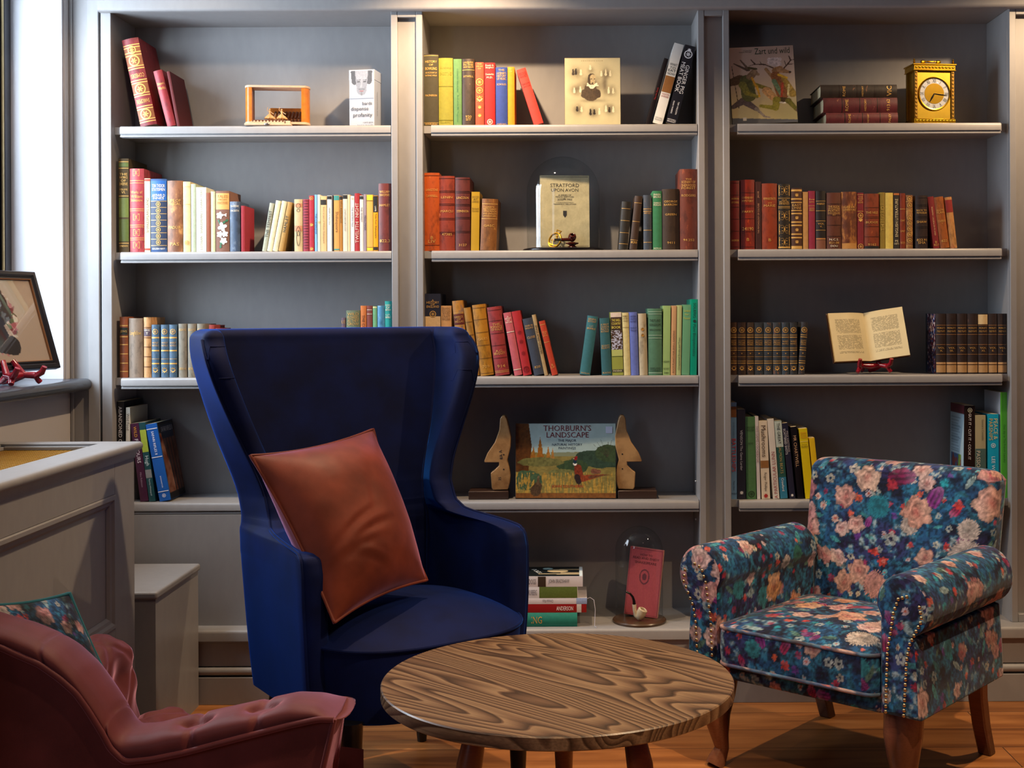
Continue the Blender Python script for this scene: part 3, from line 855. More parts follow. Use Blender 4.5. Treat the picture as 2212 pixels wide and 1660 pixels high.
for i, x in enumerate((386, 406, 426)):
    BK('A3', x, x + 18, 700, '857c6c', f'grey brown volume lettered ESSAYS, {["left one", "middle one", "right one"][i]} of three behind the blue chair', 0, 'l', second='6e4c2c', amt=.5,
       T=[('ESSAYS', 713, 5), ('820.4', 797, 5)])
BK('A3', 446, 458, 703, '9a3a34', 'red book with bent pages leaning behind the blue chair top', 6, 'c', T=[], D=.12)
BK('A3', 460, 471, 710, '8a2c2c', 'low red book at the end of the row behind the blue chair', 6, 'c', D=.12)
BK('A3', 738, 747, 687, '6a5a68', 'low grey purple book left of the WILD FLOWERS one', 0, 'c', T=[('LE', 696, 6)])
BK('A3', 748.5, 778.5, 671, '6c7a62', 'grey green book lettered WILD FLOWERS AS THEY GROW', 0, 'c', T=[('WILD', 679, 6), ('FLOWERS', 686.5, 6.5), ('AS THEY', 693.5, 6), ('GROW', 700.5, 6)])
BK('A3', 779.5, 792, 661, 'd0783c', 'orange book lettered THE CO above the blue chair', 0, 'c', T=[('THE COUNTRY', 681, 740, 'v', '4a2418')])
BK('A3', 793, 805, 661, '80403a', 'brown red book between the orange and green ones', 0, 'c', B=[(670, 1, CR), (679, 1, CR)])
BK('A3', 806, 815, 662, '6fae80', 'slim mint green book with cream head', 0, 'c', P=[(662.5, 666, 'd8d8a0')])
BK('A3', 816, 831.5, 661, '4c8cb4', 'speckled blue book left of the teal one', 0, 'l', second='bcd4e0', amt=.7)
BK('A3', 832, 846.5, 651, '1f9a96', 'teal book lettered FLOWERS OF BRITAIN against the upright', 0, 'c', T=[('FLOWERS', 660, 4, 'h', CR), ('OF', 665, 4, 'h', CR), ('BRITAIN', 670, 4, 'h', CR), ('L.J.F.', 681, 4, 'h', CR), ('BRIMBLE', 686, 4, 'h', CR)])
# ---- left bay, fourth shelf
BK('A4', 251, 267.5, 868, '15151a', 'black book lettered ABANDONED CASTLES at the far left end', 0, 'p', T=[('ABANDONED CASTLES', 879, 990, 'v', 'e8e8e8')], D=.17)
r = BK('A4', 271, 280, 881, 'd8d2c4', 'slim white book lettered Wild Food with pale board', 2, 'p', T=[('Wild Food', 894, 930, 'v', '4a4a4a')], D=.165)
r = BK('A4', 303, 321, 916, '48203c', 'purple book lettered WILD FLAVOURS leaning behind the radiator cover', -21, 'p', T=[('WILD', 923, 946, 'v', 'e0a030'), ('FLAVOURS', 950, 1002, 'v', 'e8e0e8'), ('Mike Robinson', 1022, 1054, 'v', 'b8a0b8')], D=.15)
r = BK('A4', 322, 336, 914, '1e4a50', 'teal and lime green book leaning between purple and blue ones', -22, 'p', P=[(930, 978, 'a8b83c'), (1016, 1034, '8a8a8a')], T=[('Hugh', 984, 1010, 'v', 'd8e8e8'), ('Fearnley-Whittingstall', 1036, 1072, 'v', 'd8e8e8')], D=.15)
r = BK('A4', 344.5, 369, 918, '1f5db0', 'bright blue book lettered SAFARI RIFLES II with photo cover', -30, 'p', T=[('SAFARI RIFLES II', 934, 985, 'v', 'f0f0f4'), ('BODDINGTON', 1031, 1056, 'v', 'f0f0f4')], B=[(929, 1.6, 'f0f0f4'), (990, 1.6, 'f0f0f4'), (1064, 1.6, 'f0f0f4')], O=[(1073, 4, 0)], D=.155, gold=mat('f0f0f4', 'ink', .5))
def art_rifles(U, V):
    C = np.zeros(U.shape + (3,))
    n = fbm(U * 5, V * 9, 5)
    base = np.array(lin('6a4434')); C[:] = base
    C += (n[..., None] - .5) * np.array([.35, .22, .18])
    for k in range(5):
        d = np.abs(U - .35 - .09 * k - .12 * (1 - V)); C[d < .025] = lin('7a3c1c') if k % 2 else lin('1c1a1a')
    s_ = (V > .86) ; C[s_] = lin('1a1614')
    s_ = (V > .78) & (V < .965) & (U > .14) & (U < .93); C[s_] = lin('1c2c44')
    s_ = (V < .08); C[s_] = lin('14100e')
    return np.clip(C, 0, 1)
side_art(r[0], r[1], r[2], r[3], art_rifles)
mb = MB(); ww, hh, dd = r[1], r[2], r[3]
put_text(mb, 'SAFARI RIFLES II', lambda u, v_: (ww / 2 + .001, u, v_), w=dd * .72, h=.016, cx=dd * .54, cy=hh * .90)
mb.build('cover_lettering', mat('d8dce4', 'ink', .5), r[0], False, fix=False)
# ---- middle bay, top shelf
BK('B1', 915.5, 947, 118, '3a3420', 'dark olive book lettered HISTORY OF BOWLING at the left end', 0, 'c', T=[('HISTORY', 134, 5), ('OF', 141, 4), ('BOWLING', 149, 6), ('AN ACCOUNT OF', 158, 3.2), ('EATING WILD', 164, 3.2), ('MACPHERSON', 207, 4), ('EDINBURGH', 269, 3)], B=[(121, .8), (266, .8)])
BK('B1', 948, 979, 126, '8f8a2c', 'yellow green book with frayed head', 0, 'c', T=[('GUNS AND', 147, 4, 'h', '8c8420'), ('SHOOTING', 160, 6, 'h', '8c8420'), ('GILBERT', 264, 5, 'h', '8c8420')], B=[(187, 1.6, '7c7818'), (260, 1.6, '7c7818')])
BK('B1', 980, 998, 128, '5c8650', 'light green book with vertical dark green title', 0, 'c', T=[('COUNTRY MAGAZINE', 149, 200, 'v', '2c6a44'), ('Book of the BBC Programme', 206, 264, 'v', '2c6a44')])
BK('B1', 999, 1026, 128, '3c2c22', 'dark brown ribbed leather book lettered SITWELL', 0, 'l', second='6a5040', amt=.2, T=[('LAUGHTER', 136, 4), ('IN THE', 141, 4), ('NEXT ROOM', 146, 4), ('SITWELL', 166, 4), ('920', 253, 5), ('SIT', 259, 5)], B=[(152, 1)])
BK('B1', 1027, 1046, 135, 'c04a30', 'salmon red book with gilt tree ornament', 0, 'c', T=[('THE', 139, 3), ('VICAR', 144, 3.5), ('OF', 149, 3)], O=[(178, 8, 0), (196, 7, 0), (214, 7, 1), (232, 4, 1), (250, 4, 1)])
BK('B1', 1047, 1070, 136, 'c01818', 'bright red book with white crest at the foot', 0, 'c', T=[('Frank G.', 142, 4, 'h', CR), ('Slaughter', 147, 4, 'h', CR), ('Counterfeit', 161, 4, 'h', CR), ('M.D.', 168, 4, 'h', CR)], O=[(264, 6, 0)], gold=mat(CR, 'ink', .5))
BK('B1', 1071, 1096.5, 146, '27408a', 'blue book lettered HISTORY OF MUSIC', 0, 'c', T=[('THE', 152, 4), ("LISTENER'S", 159, 5), ('HISTORY', 165, 5), ('OF MUSIC', 171, 5), ('SCHOLES', 183, 4), ('OXFORD', 269, 3.5)])
BK('B1', 1097, 1112, 145, 'e08a10', 'orange book with faded gilt title', 0, 'c', T=[('ART', 150, 4), ('OF', 155, 3)])
BK('B1', 1153, 1175, 152, 'd8382c', 'coral red book lettered SECOND HARVEST leaning to the left', -38, 'c', T=[('SECOND', 162, 5, 'h', '5a1810'), ('HARVEST', 168, 5, 'h', '5a1810'), ('NAOMI', 184, 4, 'h', '5a1810'), ('JACOB', 190, 4, 'h', '5a1810')])
BK('B1', 1394, 1404, 128, '1a1416', 'thin black book, left one of the three leaning right', 41, 'p', T=[('The Fat Duck', 190, 218, 'u', 'a02020')], D=.15)
BK('B1', 1409, 1431, 98, 'dcdcd8', 'white book lettered WHAT TO EAT NOW leaning to the right', 48, 'p', T=[('WHAT', 143, 5.5, 'h', '202020'), ('TO', 150, 5.5, 'h', '202020'), ('EAT', 156, 5.5, 'h', '202020'), ('NOW', 163, 5.5, 'h', '202020'), ('VALENTINE', 207, 4, 'h', 'a03028'), ('WARNER', 212, 4, 'h', 'a03028'), ('MITCHELL', 258, 3, 'h', '707070'), ('BEAZLEY', 262, 3, 'h', '707070')], P=[(168, 203, '8a5a28')], D=.16)
BK('B1', 1437, 1461.5, 102, '1c1c24', 'black book lettered GINGER PIG MEAT BOOK leaning on the upright', 43, 'p', T=[('GINGER PIG', 141, 207, 'vr', 'e8e8ec'), ('MEAT BOOK', 138, 204, 'vl', 'e8e8ec'), ('TIM WILSON', 222, 250, 'vr', 'e8e8ec'), ('FRAN WARDE', 222, 250, 'vl', 'e8e8ec'), ('MITCHELL', 262, 3, 'h', 'e8e8ec'), ('BEAZLEY', 266, 3, 'h', 'e8e8ec')], O=[(121, 9, 0), (112, 4, 1)], gold=mat('e8e8ec', 'ink', .5), D=.16)
# ---- middle bay, second shelf
BK('B2', 915.5, 948, 374, 'b04c14', 'orange brown leather book lettered LIVINGSTONE at the left end', 0, 'l', second='d07a30', amt=.3, T=[('LIVINGSTONE', 411, 5), ('CAMPBELL', 424, 5), ('B', 514, 6), ('LIV', 522, 7)], B=[(380, 1, '6a2808'), (530, 1, '6a2808')])
BK('B2', 949, 983, 381, '8a3422', 'red brown book with ruled bands lettered LENIN', 0, 'l', second='b86848', amt=.2, T=[('LENIN', 427, 5), ('MARCU', 457, 5), ('47385', 507, 5)], B=[(y, 1, '4a1810') for y in (386, 413, 416, 441, 444, 472, 475, 502, 505)])
BK('B2', 984, 1016, 384, '5c2420', 'dark red brown book lettered LINCOLN', 0, 'l', second='8a4438', amt=.2, T=[('LINCOLN', 428, 5), ('STEPHENSON', 457, 5), ('3127', 530, 5)], B=[(y, 1, '301010') for y in (388, 414, 417, 442, 445, 470, 473, 500, 503)])
BK('B2', 1017, 1035, 415, 'b08c28', 'yellow book lettered DOCTOR AT LARGE', 2, 'p', T=[('DOCTOR', 426, 4, 'h', '5a4418'), ('AT', 431, 4, 'h', '5a4418'), ('LARGE', 436, 4, 'h', '5a4418'), ('Richard', 451, 4, 'h', '5a4418'), ('Gordon', 456, 4, 'h', '5a4418')])
BK('B2', 1037, 1072, 431, '7a4c20', 'thick tan brown dictionary leaning slightly right', 5, 'l', second='b88440', amt=.6, T=[("GASC'S", 449, 3.5), ('DICTIONARY', 453.5, 3.5), ('OF THE FRENCH', 458, 3.5), ('AND ENGLISH', 463, 3.5), ('LANGUAGES', 468, 3.5), ('GASC', 489, 5)], B=[(442, 1), (474, 1)], D=.14)
BK('B2', 1336, 1356, 437, '2a2620', 'black worn leather book with side showing, left end of the right run', 8, 'l', second='6a5a48', amt=.3, B=[(y, .8) for y in (452, 478, 504, 528)], D=.13)
BK('B2', 1359, 1376, 425, '3c2a1e', 'dark brown book lettered faintly, leaning right of the black one', 13, 'l', second='6c5040', amt=.3, B=[(440, .8), (480, .8), (520, .8)], T=[('838', 525, 5)], D=.13)
BK('B2', 1390, 1408, 422, '3c4450', 'worn blue grey book with frayed brown head', 0, 'l', second='8a6c48', amt=.5, B=[(452, 1.2), (457, 1.2), (498, 1), (524, 1)], T=[('HISTORY', 461, 4)])
BK('B2', 1410, 1430, 413, '2f7a50', 'green book lettered SPARKENBROKE', 0, 'c', T=[('SPARKEN-', 421, 4, 'h', CR), ('BROKE', 426, 4, 'h', CR), ('CHARLES', 439, 3.5, 'h', CR), ('MORGAN', 443.5, 3.5, 'h', CR), ('MACMILLAN', 537, 3, 'h', CR)])
BK('B2', 1431, 1467.5, 409, '38281c', 'thick dark brown textured leather book', 0, 'l', second='54402c', amt=.2, T=[('GEORGE', 436, 4.5), ('BARROW', 443, 4.5), ('GREEN', 464, 4.5), ('9411', 525, 5)])
BK('B2', 1469, 1507, 366, '6a3020', 'tallest red brown book of the right run lettered SCENERY OF SHERWOOD FOREST', 0, 'l', second='a05030', amt=.4, T=[('THE', 388, 4), ('SCENERY OF', 394, 5), ('SHERWOOD', 401, 5), ('FOREST', 407, 5), ('RODGERS', 423, 5), ('94.252', 519, 5)], D=.17)
# ---- middle bay, third shelf
BK('B3', 917, 951, 635, '1c2034', 'dark navy slipcased box lettered A HISTORY OF ENGLAND', 0, 'b', T=[('A', 649.5, 4), ('HISTORY', 654, 5), ('OF', 658.5, 4), ('ENGLAND', 663, 5)], P=[(684, 742, 'd8b888')], O=[(679, 7, 0)])
BK('B3', 953, 976, 661, 'c8955c', 'tan book lettered DRAWING DESIGN AND CRAFT WORK', 0, 'c', T=[('DRAWING', 667, 5, 'h', '6a4a30'), ('DESIGN', 673, 5, 'h', '6a4a30'), ('AND', 678, 4, 'h', '6a4a30'), ('CRAFT', 684, 5, 'h', '6a4a30'), ('WORK', 690, 5, 'h', '6a4a30')])
BK('B3', 992, 1015, 651, 'b88030', 'marbled ochre and blue book with dark red label, behind the blue chair', -15, 'l', second='4c5468', amt=.9, T=[('GREECE', 686, 4.5), ('OF', 691, 4), ('HELLAS', 696, 4.5)], P=[(680, 703, '5c1a18')], B=[(677, 1), (705, 1)])
BK('B3', 1021.5, 1037, 666, 'a8782c', 'yellow brown ribbed leather book half hidden by the blue chair', -20, 'l', second='c89a48', amt=.3, B=[(y, .9, '5c3c14') for y in (697, 725, 750, 775)], T=[('OF', 790, 6), ('37', 796, 6)])
BK('B3', 1038, 1067, 660, 'b0781c', 'ochre ribbed leather book numbered 709', -18, 'l', second='cf9c40', amt=.2, T=[('GILES', 734, 5), ('709', 794, 6)], B=[(y, .9, '5c3c14') for y in (667, 692, 720, 748, 776, 808)])
BK('B3', 1070, 1101, 665, '963434', 'rose red leather book lettered THE ROMANCE OF WALES', -18, 'l', second='b85454', amt=.15, T=[('THE', 703, 5), ('ROMANCE', 708.5, 5), ('OF WALES', 714, 5), ('A.G.', 760, 5), ('BRADLEY', 765.5, 5), ('914', 793, 6.5)], B=[(672, 1, '4a1414'), (695, 1, '4a1414'), (722, 1, '4a1414'), (748, 1, '4a1414'), (775, 1, '4a1414'), (803, 1), (806, 1)])
BK('B3', 1111, 1128.5, 677, 'c25c66', 'dusty pink book with gilt rules', -24, 'c', T=[('A', 686, 3, 'h', CR), ('HISTORY', 690, 3.5, 'h', CR), ('OF', 694, 3, 'h', CR), ('NATURE', 698, 3.5, 'h', CR)], B=[(719, 1.4, CR), (800, 1.4, CR)])
BK('B3', 1130, 1149, 674, 'b01c24', 'bright red book with blind-stamped swirls', -25, 'c', O=[(765, 4, 0), (800, 7, 0), (740, 4, 0), (720, 4, 0)], gold=mat('7a1018', 'ink', .5))
BK('B3', 1153.5, 1175.5, 690, '343c4c', 'dark slate book lettered CLOSE', -25, 'c', T=[('WAR IN', 706, 4), ('ENGLAND', 711, 4), ('CLOSE', 731, 5), ('820', 795, 5)])
BK('B3', 1176, 1184, 681, 'b09468', 'thin tan book with vertical title, leaning right of the slate one', -27, 'c', T=[('ENGLAND UNDER', 700, 770, 'v', '5a4428')])
BK('B3', 1192, 1205, 695, 'b83818', 'orange red book at the end of the leaning run', -28, 'c', T=[('THE LIFE', 719, 3), ('OF', 723, 3), ('SAMUEL', 727, 3), ('B', 790, 4), ('LIF', 795, 4)], B=[(703, 1), (741, 1)])
BK('B3', 1252, 1275, 685, '2f6c74', 'teal book lettered BOTANY leaning to the right', 18, 'c', T=[('GENERAL', 692, 4), ('BOTANY', 697, 4), ('L.J.F.', 707, 3.5), ('BRIMBLE', 712, 4), ('MACMILLAN', 808, 3)])
BK('B3', 1300, 1322, 688, '2a5f66', 'teal book lettered PRACTICAL BOTANY, upright', -5, 'c', T=[('A FIRST', 702, 4), ('COURSE IN', 707, 4), ('PRACTICAL', 712, 4), ('BOTANY', 717, 4), ('SCOTT', 748, 4), ('ELLIOTT', 752.5, 4), ('BLACKIE', 806, 3.5)])
r = BK('B3', 1322.5, 1347, 675, '9aa04c', 'pictorial book lettered THE SHELL COUNTRY BOOK', -4, 'p', T=[('THE SHELL', 692.5, 5.5, 'h', 'f0e060'), ('COUNTRY', 700, 5.5, 'h', 'f0e060'), ('BOOK', 708, 5.5, 'h', 'f0e060'), ('PHOENIX', 802, 4, 'h', 'e8e4b0')], P=[(675.5, 686, 'e0cfc0'), (686, 714, '3a2420'), (799, 805, '3a3430')])
root, w, H, D, b, zz = r
U, V = np.meshgrid(np.linspace(0, 1, 30), np.linspace(0, 1, 80), indexing='ij')
n_ = fbm(U * 9, V * 26, 3, 3); sky = np.array(lin('b8bcd0')); brn = np.array(lin('4a3424'))
C = np.where((n_ > .48)[..., None], brn, sky); C[V < .25] = lin('b8c070')
X_ = (U - .5) * w * .98
color_grid('spine_picture', np.stack([X_, np.full_like(X_, -.0016), zz(770) + V * (zz(714.5) - zz(770))], -1), C, PRINT, root, False)
BK('B3', 1348, 1362.5, 676, 'd6c88c', 'cream book with small brown title, left of the blue violet one', -4, 'c', T=[('MRS', 684, 4, 'h', '6a5030'), ('ESTHER', 689, 3.5, 'h', '6a5030'), ('AND', 694, 3, 'h', '6a5030')], B=[(708, .8, '8a7040')])
BK('B3', 1363, 1380.5, 675, '6474c0', 'blue violet book with dark title', -4, 'c', T=[('GARDENING', 684, 4, 'h', '2c3468'), ('WITH', 690, 4, 'h', '2c3468'), ('ALPINES', 695, 4, 'h', '2c3468'), ('Stanley B', 709, 4, 'h', '2c3468'), ('Whitehead', 714, 4, 'h', '2c3468')])
BK('B3', 1381.5, 1399.5, 678, 'b8aa8c', 'beige speckled book with small gilt sprig', -3, 'l', second='d8ccb0', amt=.2, O=[(712, 4, 1), (725, 4, 1)], gold=mat('a87830', 'ink', .5))
BK('B3', 1400.5, 1430.5, 667, '4f7c60', 'thick sage green book lettered THE PLANT KINGDOM', 0, 'c', T=[('THE PLANT', 693, 6, 'h', '1c2c24'), ('KINGDOM', 702, 6, 'h', '1c2c24'), ('BROWN', 713, 4, 'h', '1c2c24'), ('GINN AND', 796, 4, 'h', '1c2c24'), ('COMPANY', 801, 4, 'h', '1c2c24')], B=[(674, 1, 'a8c4ac'), (679, 1, 'a8c4ac'), (725, 1, 'a8c4ac'), (731, 1, 'a8c4ac'), (806, 1.4, 'a8c4ac')])
BK('B3', 1431.5, 1447.5, 661, '9cbc78', 'light green book with black label at the foot', 2, 'p', T=[('KEMP', 782, 4, 'h', '20301c'), ('BOTANY', 797, 4, 'h', '20301c'), ('580', 806, 4, 'h', '20301c')])
BK('B3', 1448.5, 1459.5, 661, 'd8a878', 'peach book lettered ROCK PLANTS FOR SMALL GARDENS', 3, 'p', T=[('ROCK PLANTS FOR SMALL GARDENS', 715, 806, 'u', '7a5038')])
BK('B3', 1460.5, 1471, 660, 'c0c888', 'pale lime book with dark italic title', 3, 'p', T=[('Ornamental Shrubs and Trees', 730, 800, 'u', '4a5030')])
BK('B3', 1472, 1489.5, 659, '72ac80', 'soft green book with yellow script, left of the tall teal one', 4, 'p', T=[('Gardens', 672, 5, 'h', 'c8c040'), ('for', 680, 4, 'h', 'c8c040'), ('Pleasure', 688, 5, 'h', 'c8c040')])
BK('B3', 1490.5, 1505, 647, '109878', 'tallest teal green book lettered Plant Biosystematics against the upright', 3, 'p', T=[('SOLBRIG ● Plant Biosystematics', 655, 770, 'v', '0c3c30')])
# ---- right bay, second shelf
C2 = 'C2'
BK(C2, 1578, 1598, 391, '6c1410', 'dark red leather book at the far left end', 0, 'l', second='8a2818', amt=.2, T=[('ANDERSON', 430, 4), ('OF CONDLE', 438, 4), ('ANDERSON', 520, 4)], B=[(y, .8, '3c0a08') for y in (396, 422, 448, 474, 500, 534)])
BK(C2, 1600, 1630.5, 389, '80200e', 'tall red leather book numbered 24190', 0, 'l', second='a83c18', amt=.2, T=[('OVERBURY', 428, 4.5), ('MYSTERY', 435, 4.5), ('PARRY', 458, 4.5), ('24190', 495, 7), ('B', 518, 6)], B=[(y, .8, '3c0a08') for y in (417, 444, 447, 473, 501, 534)])
BK(C2, 1632, 1645, 393, '3a1418', 'thin dark maroon book with long vertical title', 0, 'c', T=[('THE PSYCHOLOGY OF CULTURE', 440, 505, 'u', 'c89878'), ('JACOB', 414, 428, 'u', 'c89878')])
BK(C2, 1646, 1679, 397, '8a3416', 'thick reddish tan leather book lettered REMINISCENCES', 0, 'l', second='a84c24', amt=.3, T=[('REMINISCENCES', 430, 5), ('and', 439, 3), ('MARIE', 445, 5), ('B', 519, 6)])
BK(C2, 1681, 1707.5, 398, '241c14', 'black book with gilt square panels lettered OUR MUTUAL FRIEND', 0, 'l', second='6a5030', amt=.2, T=[('OUR', 433, 3), ('MUTUAL', 437, 3.5), ('FRIEND', 441, 3.5)], O=[(412, 11.5, 2), (467, 11.5, 2), (496, 11.5, 2), (524, 11.5, 2)], B=[(429, .8), (447, 1), (450, .8), (535, 3)])
BK(C2, 1709, 1733, 407, '4a2a1a', 'brown book with broad gilt bands lettered EAST LYNNE', 0, 'l', second='7a5434', amt=.2, T=[('EAST', 444, 5), ('LYNNE', 450, 5)], B=[(412, 4), (430.5, 3), (438, 2), (455.5, 2), (462, 3), (480.5, 3), (487.5, 3), (506.5, 3), (514, 3), (535, 6)], O=[(422, 4, 1), (471, 4, 1), (497, 4, 1), (523, 4, 1)])
BK(C2, 1734.5, 1746, 415, 'b88c54', 'plain straw-coloured cloth book', 0, 'c')
BK(C2, 1747, 1761, 413, '8a1c3c', 'crimson book with small gilt title, right of the straw-coloured one', 0, 'c', T=[('Rose', 431, 4), ('Aylmer', 437, 4), ('GEORGE', 451, 3), ('MEREDITH', 455, 3)], B=[(445, .8)])
BK(C2, 1762.5, 1784, 413, '1e1816', 'black leather book with peeled label at the foot', 0, 'l', second='3c302c', amt=.1, T=[('MOBERLEY', 441, 4), ('VOL', 484, 4), ('V.', 490, 4)], B=[(435, .8), (456, .8), (478, .8), (498, .8)], P=[(515, 518, 'b07840'), (519, 540, '7a4c38')])
BK(C2, 1785.5, 1817, 417, '5c3020', 'brown book lettered THE BOOK OF SCOTTISH POETRY', 0, 'l', second='8a5838', amt=.3, T=[('THE BOOK', 447, 4), ('OF SCOTTISH', 451.5, 4), ('POETRY', 456, 4), ('DOUGLAS', 461, 4), ('ED', 465, 3), ('N.C.S.', 518, 4.5, 'h', CR), ('821.08', 525, 4.5), ('DOU', 532, 4, 'h', CR)], B=[(y, .9, '301408') for y in (441, 466, 487, 511)])
BK(C2, 1818, 1851, 415, '6a3820', 'thick brown book with heavily rubbed gilt spine', 0, 'l', second='c8883c', amt=1.0, T=[('GREEK', 448, 4.5), ('LITERATURE', 454, 4)], P=[(526, 540, 'b88444')])
BK(C2, 1852, 1866, 417, '7a1826', 'slim crimson book with pointed gilt ornament', 0, 'c', T=[('THE', 426, 3), ('WOVEN', 430, 3.5), ('OF', 434, 3), ('BALLADS', 438, 3.5)], O=[(466, 6, 0), (475, 5, 1), (533, 6, 0)], B=[(457, 1), (421, .8)])
BK(C2, 1867, 1899, 419, '7c3418', 'orange brown book lettered THE NILE', 0, 'l', second='a05028', amt=.3, T=[('THE NILE', 460, 5), ('BUDGE', 481, 4.5), ('9162', 529, 5)], P=[(532, 540, '141010')], B=[(y, .8, '401808') for y in (449, 469, 472, 490, 512)])
BK(C2, 1901, 1912, 416, '8a7428', 'slim olive gold book with teal side', 0, 'c', T=[('THE LIFE OF', 440, 500, 'u', 'b89c48')])
BK(C2, 1912.5, 1929.5, 417, 'd4bc5c', 'pale yellow plain book', 0, 'c')
BK(C2, 1930.5, 1943, 417, '28201c', 'black book with vertical white lettering', 0, 'c', T=[('ENGLISH LITERATURE', 430, 512, 'u', 'd8c8a0'), ('PE', 521, 4, 'h', 'd8c8a0'), ('1071', 527, 4, 'h', 'd8c8a0')], P=[(417.5, 422, 'b86a30')])
BK(C2, 1944, 1956, 418, '7c2e14', 'slim red brown book with gilt numerals', 0, 'l', second='a04820', T=[('CHAT', 477, 4), ('5907', 500, 4), ('523', 525, 4)], B=[(452, 1)])
BK(C2, 1957, 1972, 422, '8a5c34', 'book covered in dense gilt pattern', 0, 'l', second='d8a860', amt=1.0, O=[(430, 5, 0), (444, 5, 0), (472, 5, 0), (483, 5, 0), (495, 5, 0), (507, 5, 0), (520, 5, 0)], B=[(436, 1), (452, 1), (457, 1), (532, 1)])
BK(C2, 1977, 2004, 423, '2c1c18', 'dark brown ruled leather book lettered SHAW', 0, 'l', second='4c3428', amt=.1, T=[('BACK TO', 455, 4), ('METHUSELAH', 460.5, 4), ('SHAW', 480, 5), ('822.91', 519, 5), ('SHA', 525, 5)], B=[(y, .7, '0c0808') for y in (428, 443, 446, 468, 471, 490, 493, 512)])
BK(C2, 2016.5, 2030, 426, '7a1418', 'slim dark red book leaning left of the tan one', -13, 'c', T=[('GRAY & HIS POETRY / HUDSON', 448, 510, 'u', 'd8b080'), ('B', 524, 4.5), ('821', 530, 4.5)])
BK(C2, 2031, 2051.5, 427, '94501e', 'tan brown leather book lettered COLERIDGE leaning left', -14, 'l', second='b06c30', amt=.3, T=[('SELECTED', 456, 4), ('PLAYS', 461, 4), ('COLERIDGE', 479, 4.5), ('I', 484, 3), ('822', 522, 5)])
BK(C2, 2052.5, 2068, 427, 'b8844c', 'rubbed cream and red book at the right end of the leaning three', -12, 'l', second='8a2c24', amt=.9, P=[(433, 460, '8a2420')])
# ---- right bay, third shelf: two sets
xs = [(1578.5, 1592), (1593, 1611.5), (1612.5, 1629), (1630, 1649), (1650, 1668.5), (1669.5, 1687.5), (1688.5, 1705), (1706, 1722.5), (1723.5, 1738)]
ordn = ['first', 'second', 'third', 'fourth', 'fifth', 'sixth', 'seventh', 'eighth', 'last']
for i, (a_, b_) in enumerate(xs):
    BK('C3', a_, b_, 697, ['4a3020', '443024', '40342c', '323a44', '38404a', '3a4048', '36424e', '303236', '343438'][i], f'brown and blue worn gilt volume, {ordn[i]} from the left of the matching nine', 8 if i == 8 else 0, 'l', second='a8662c', amt=.55,
       T=[("SCOTT'S" if i not in (6, 7) else 'WAVERLEY', 737, 3.2), ('PROSE' if i not in (6, 7) else 'NOVELS', 741, 3.2), ('WORKS', 745, 3.2)] if i not in (6, 7) else [('WAVERLEY', 738, 3.6), ('NOVELS', 743, 3.6)],
       B=[(724.5, 1.2), (729, 1.6), (752.5, 1.2), (757, 1.6), (780.5, 1.2), (785, 1.6), (771, .6)], O=[(713.5, 6, 0), (796, 5.5, 1), (764, 1.5, 1)], D=.115, grp='matching gilt volumes at the left of the third shelf, right bay')
vs = [(2022, 2043.5), (2044, 2066.5), (2067, 2089), (2089.5, 2112), (2112.5, 2134), (2134.5, 2154), (2155, 2175)]
for i, (a_, b_) in enumerate(vs):
    rr = BK('C3', a_, b_, 678, '2e2220', f'dark brown worn volume marked VOL, {ordn[i] if i < 6 else "last"} from the left of seven beside the right upright', 0, 'l', second='5c4238', amt=.25,
       T=[("MORLEY'S", 709, 3.6), ('OLD PLAYS', 716, 3.6), ('VOL', 752, 4), (['X.', 'IX.', 'IV.', 'V.', 'XI.', 'II.', 'I.'][i], 758, 4)], B=[(y, .8, 'a87848') for y in (703, 723, 745, 766, 787)],
       P=[(783, 787, 'c8a070'), (789, 805, 'b89060')] + ([(680, 701, 'd8c090')] if i == 4 else []), D=.115, grp='volumes marked VOL at the right of the third shelf, right bay')
    if i == 0:
        def art_marble(U, V):
            n1 = fbm(U * 14, V * 22, 11, 2); n2 = fbm(U * 18 + 5, V * 26, 31, 2)
            C = np.zeros(U.shape + (3,)); C[:] = lin('4a1c30')
            C[n1 > .56] = lin('24447c'); C[n2 > .66] = lin('c8b8b8'); C[n2 < .30] = lin('1c1420')
            C[U < .16] = lin('1c2834')
            return C
        side_art(rr[0], rr[1], rr[2], rr[3], art_marble, False, 70, 90)
# ---- right bay, fourth shelf
BK('C4', 1579.5, 1592, 870, '7098c0', 'light blue book with red title BATTLESHIPS at the far left end', 0, 'p', T=[('THE WORLD ENCYCLOPEDIA OF', 912, 946, 'v', '1c2c48'), ('BATTLESHIPS', 948, 1020, 'v', 'c8281c'), ('Peter Hore', 1040, 1060, 'v', '1c2c48'), ('HH', 1067, 4, 'h', '1c2c48')], P=[(879, 902, '7a4a20')], D=.16)
BK('C4', 1593, 1611, 885, '2c2a34', 'charcoal book lettered VENISON The Game Larder', 0, 'p', T=[('VENISON', 930, 962, 'v', 'd8d8e0'), ('The Game Larder', 964, 1017, 'v', 'd8d8e0')], O=[(1065, 4, 1)], gold=mat('e8e4e0', 'ink', .5), D=.16)
BK('C4', 1612.5, 1634, 901, '4c7c4c', 'dark green book with black antelope emblem at the foot', -2, 'c', T=[('SHOTGUN', 924, 4, 'h', '1c2c1c'), ('SHOOTER', 930, 4, 'h', '1c2c1c'), ('AND', 958, 3, 'h', '1c2c1c')], O=[(1068, 7, 0)], gold=mat('20301c', 'ink', .5))
BK('C4', 1635.5, 1643, 900, 'dcd8dc', 'very slim white book between the green one and Mushrooms', -4, 'p', T=[('THE GAME COOKBOOK', 911, 1010, 'v', 'a08088')])
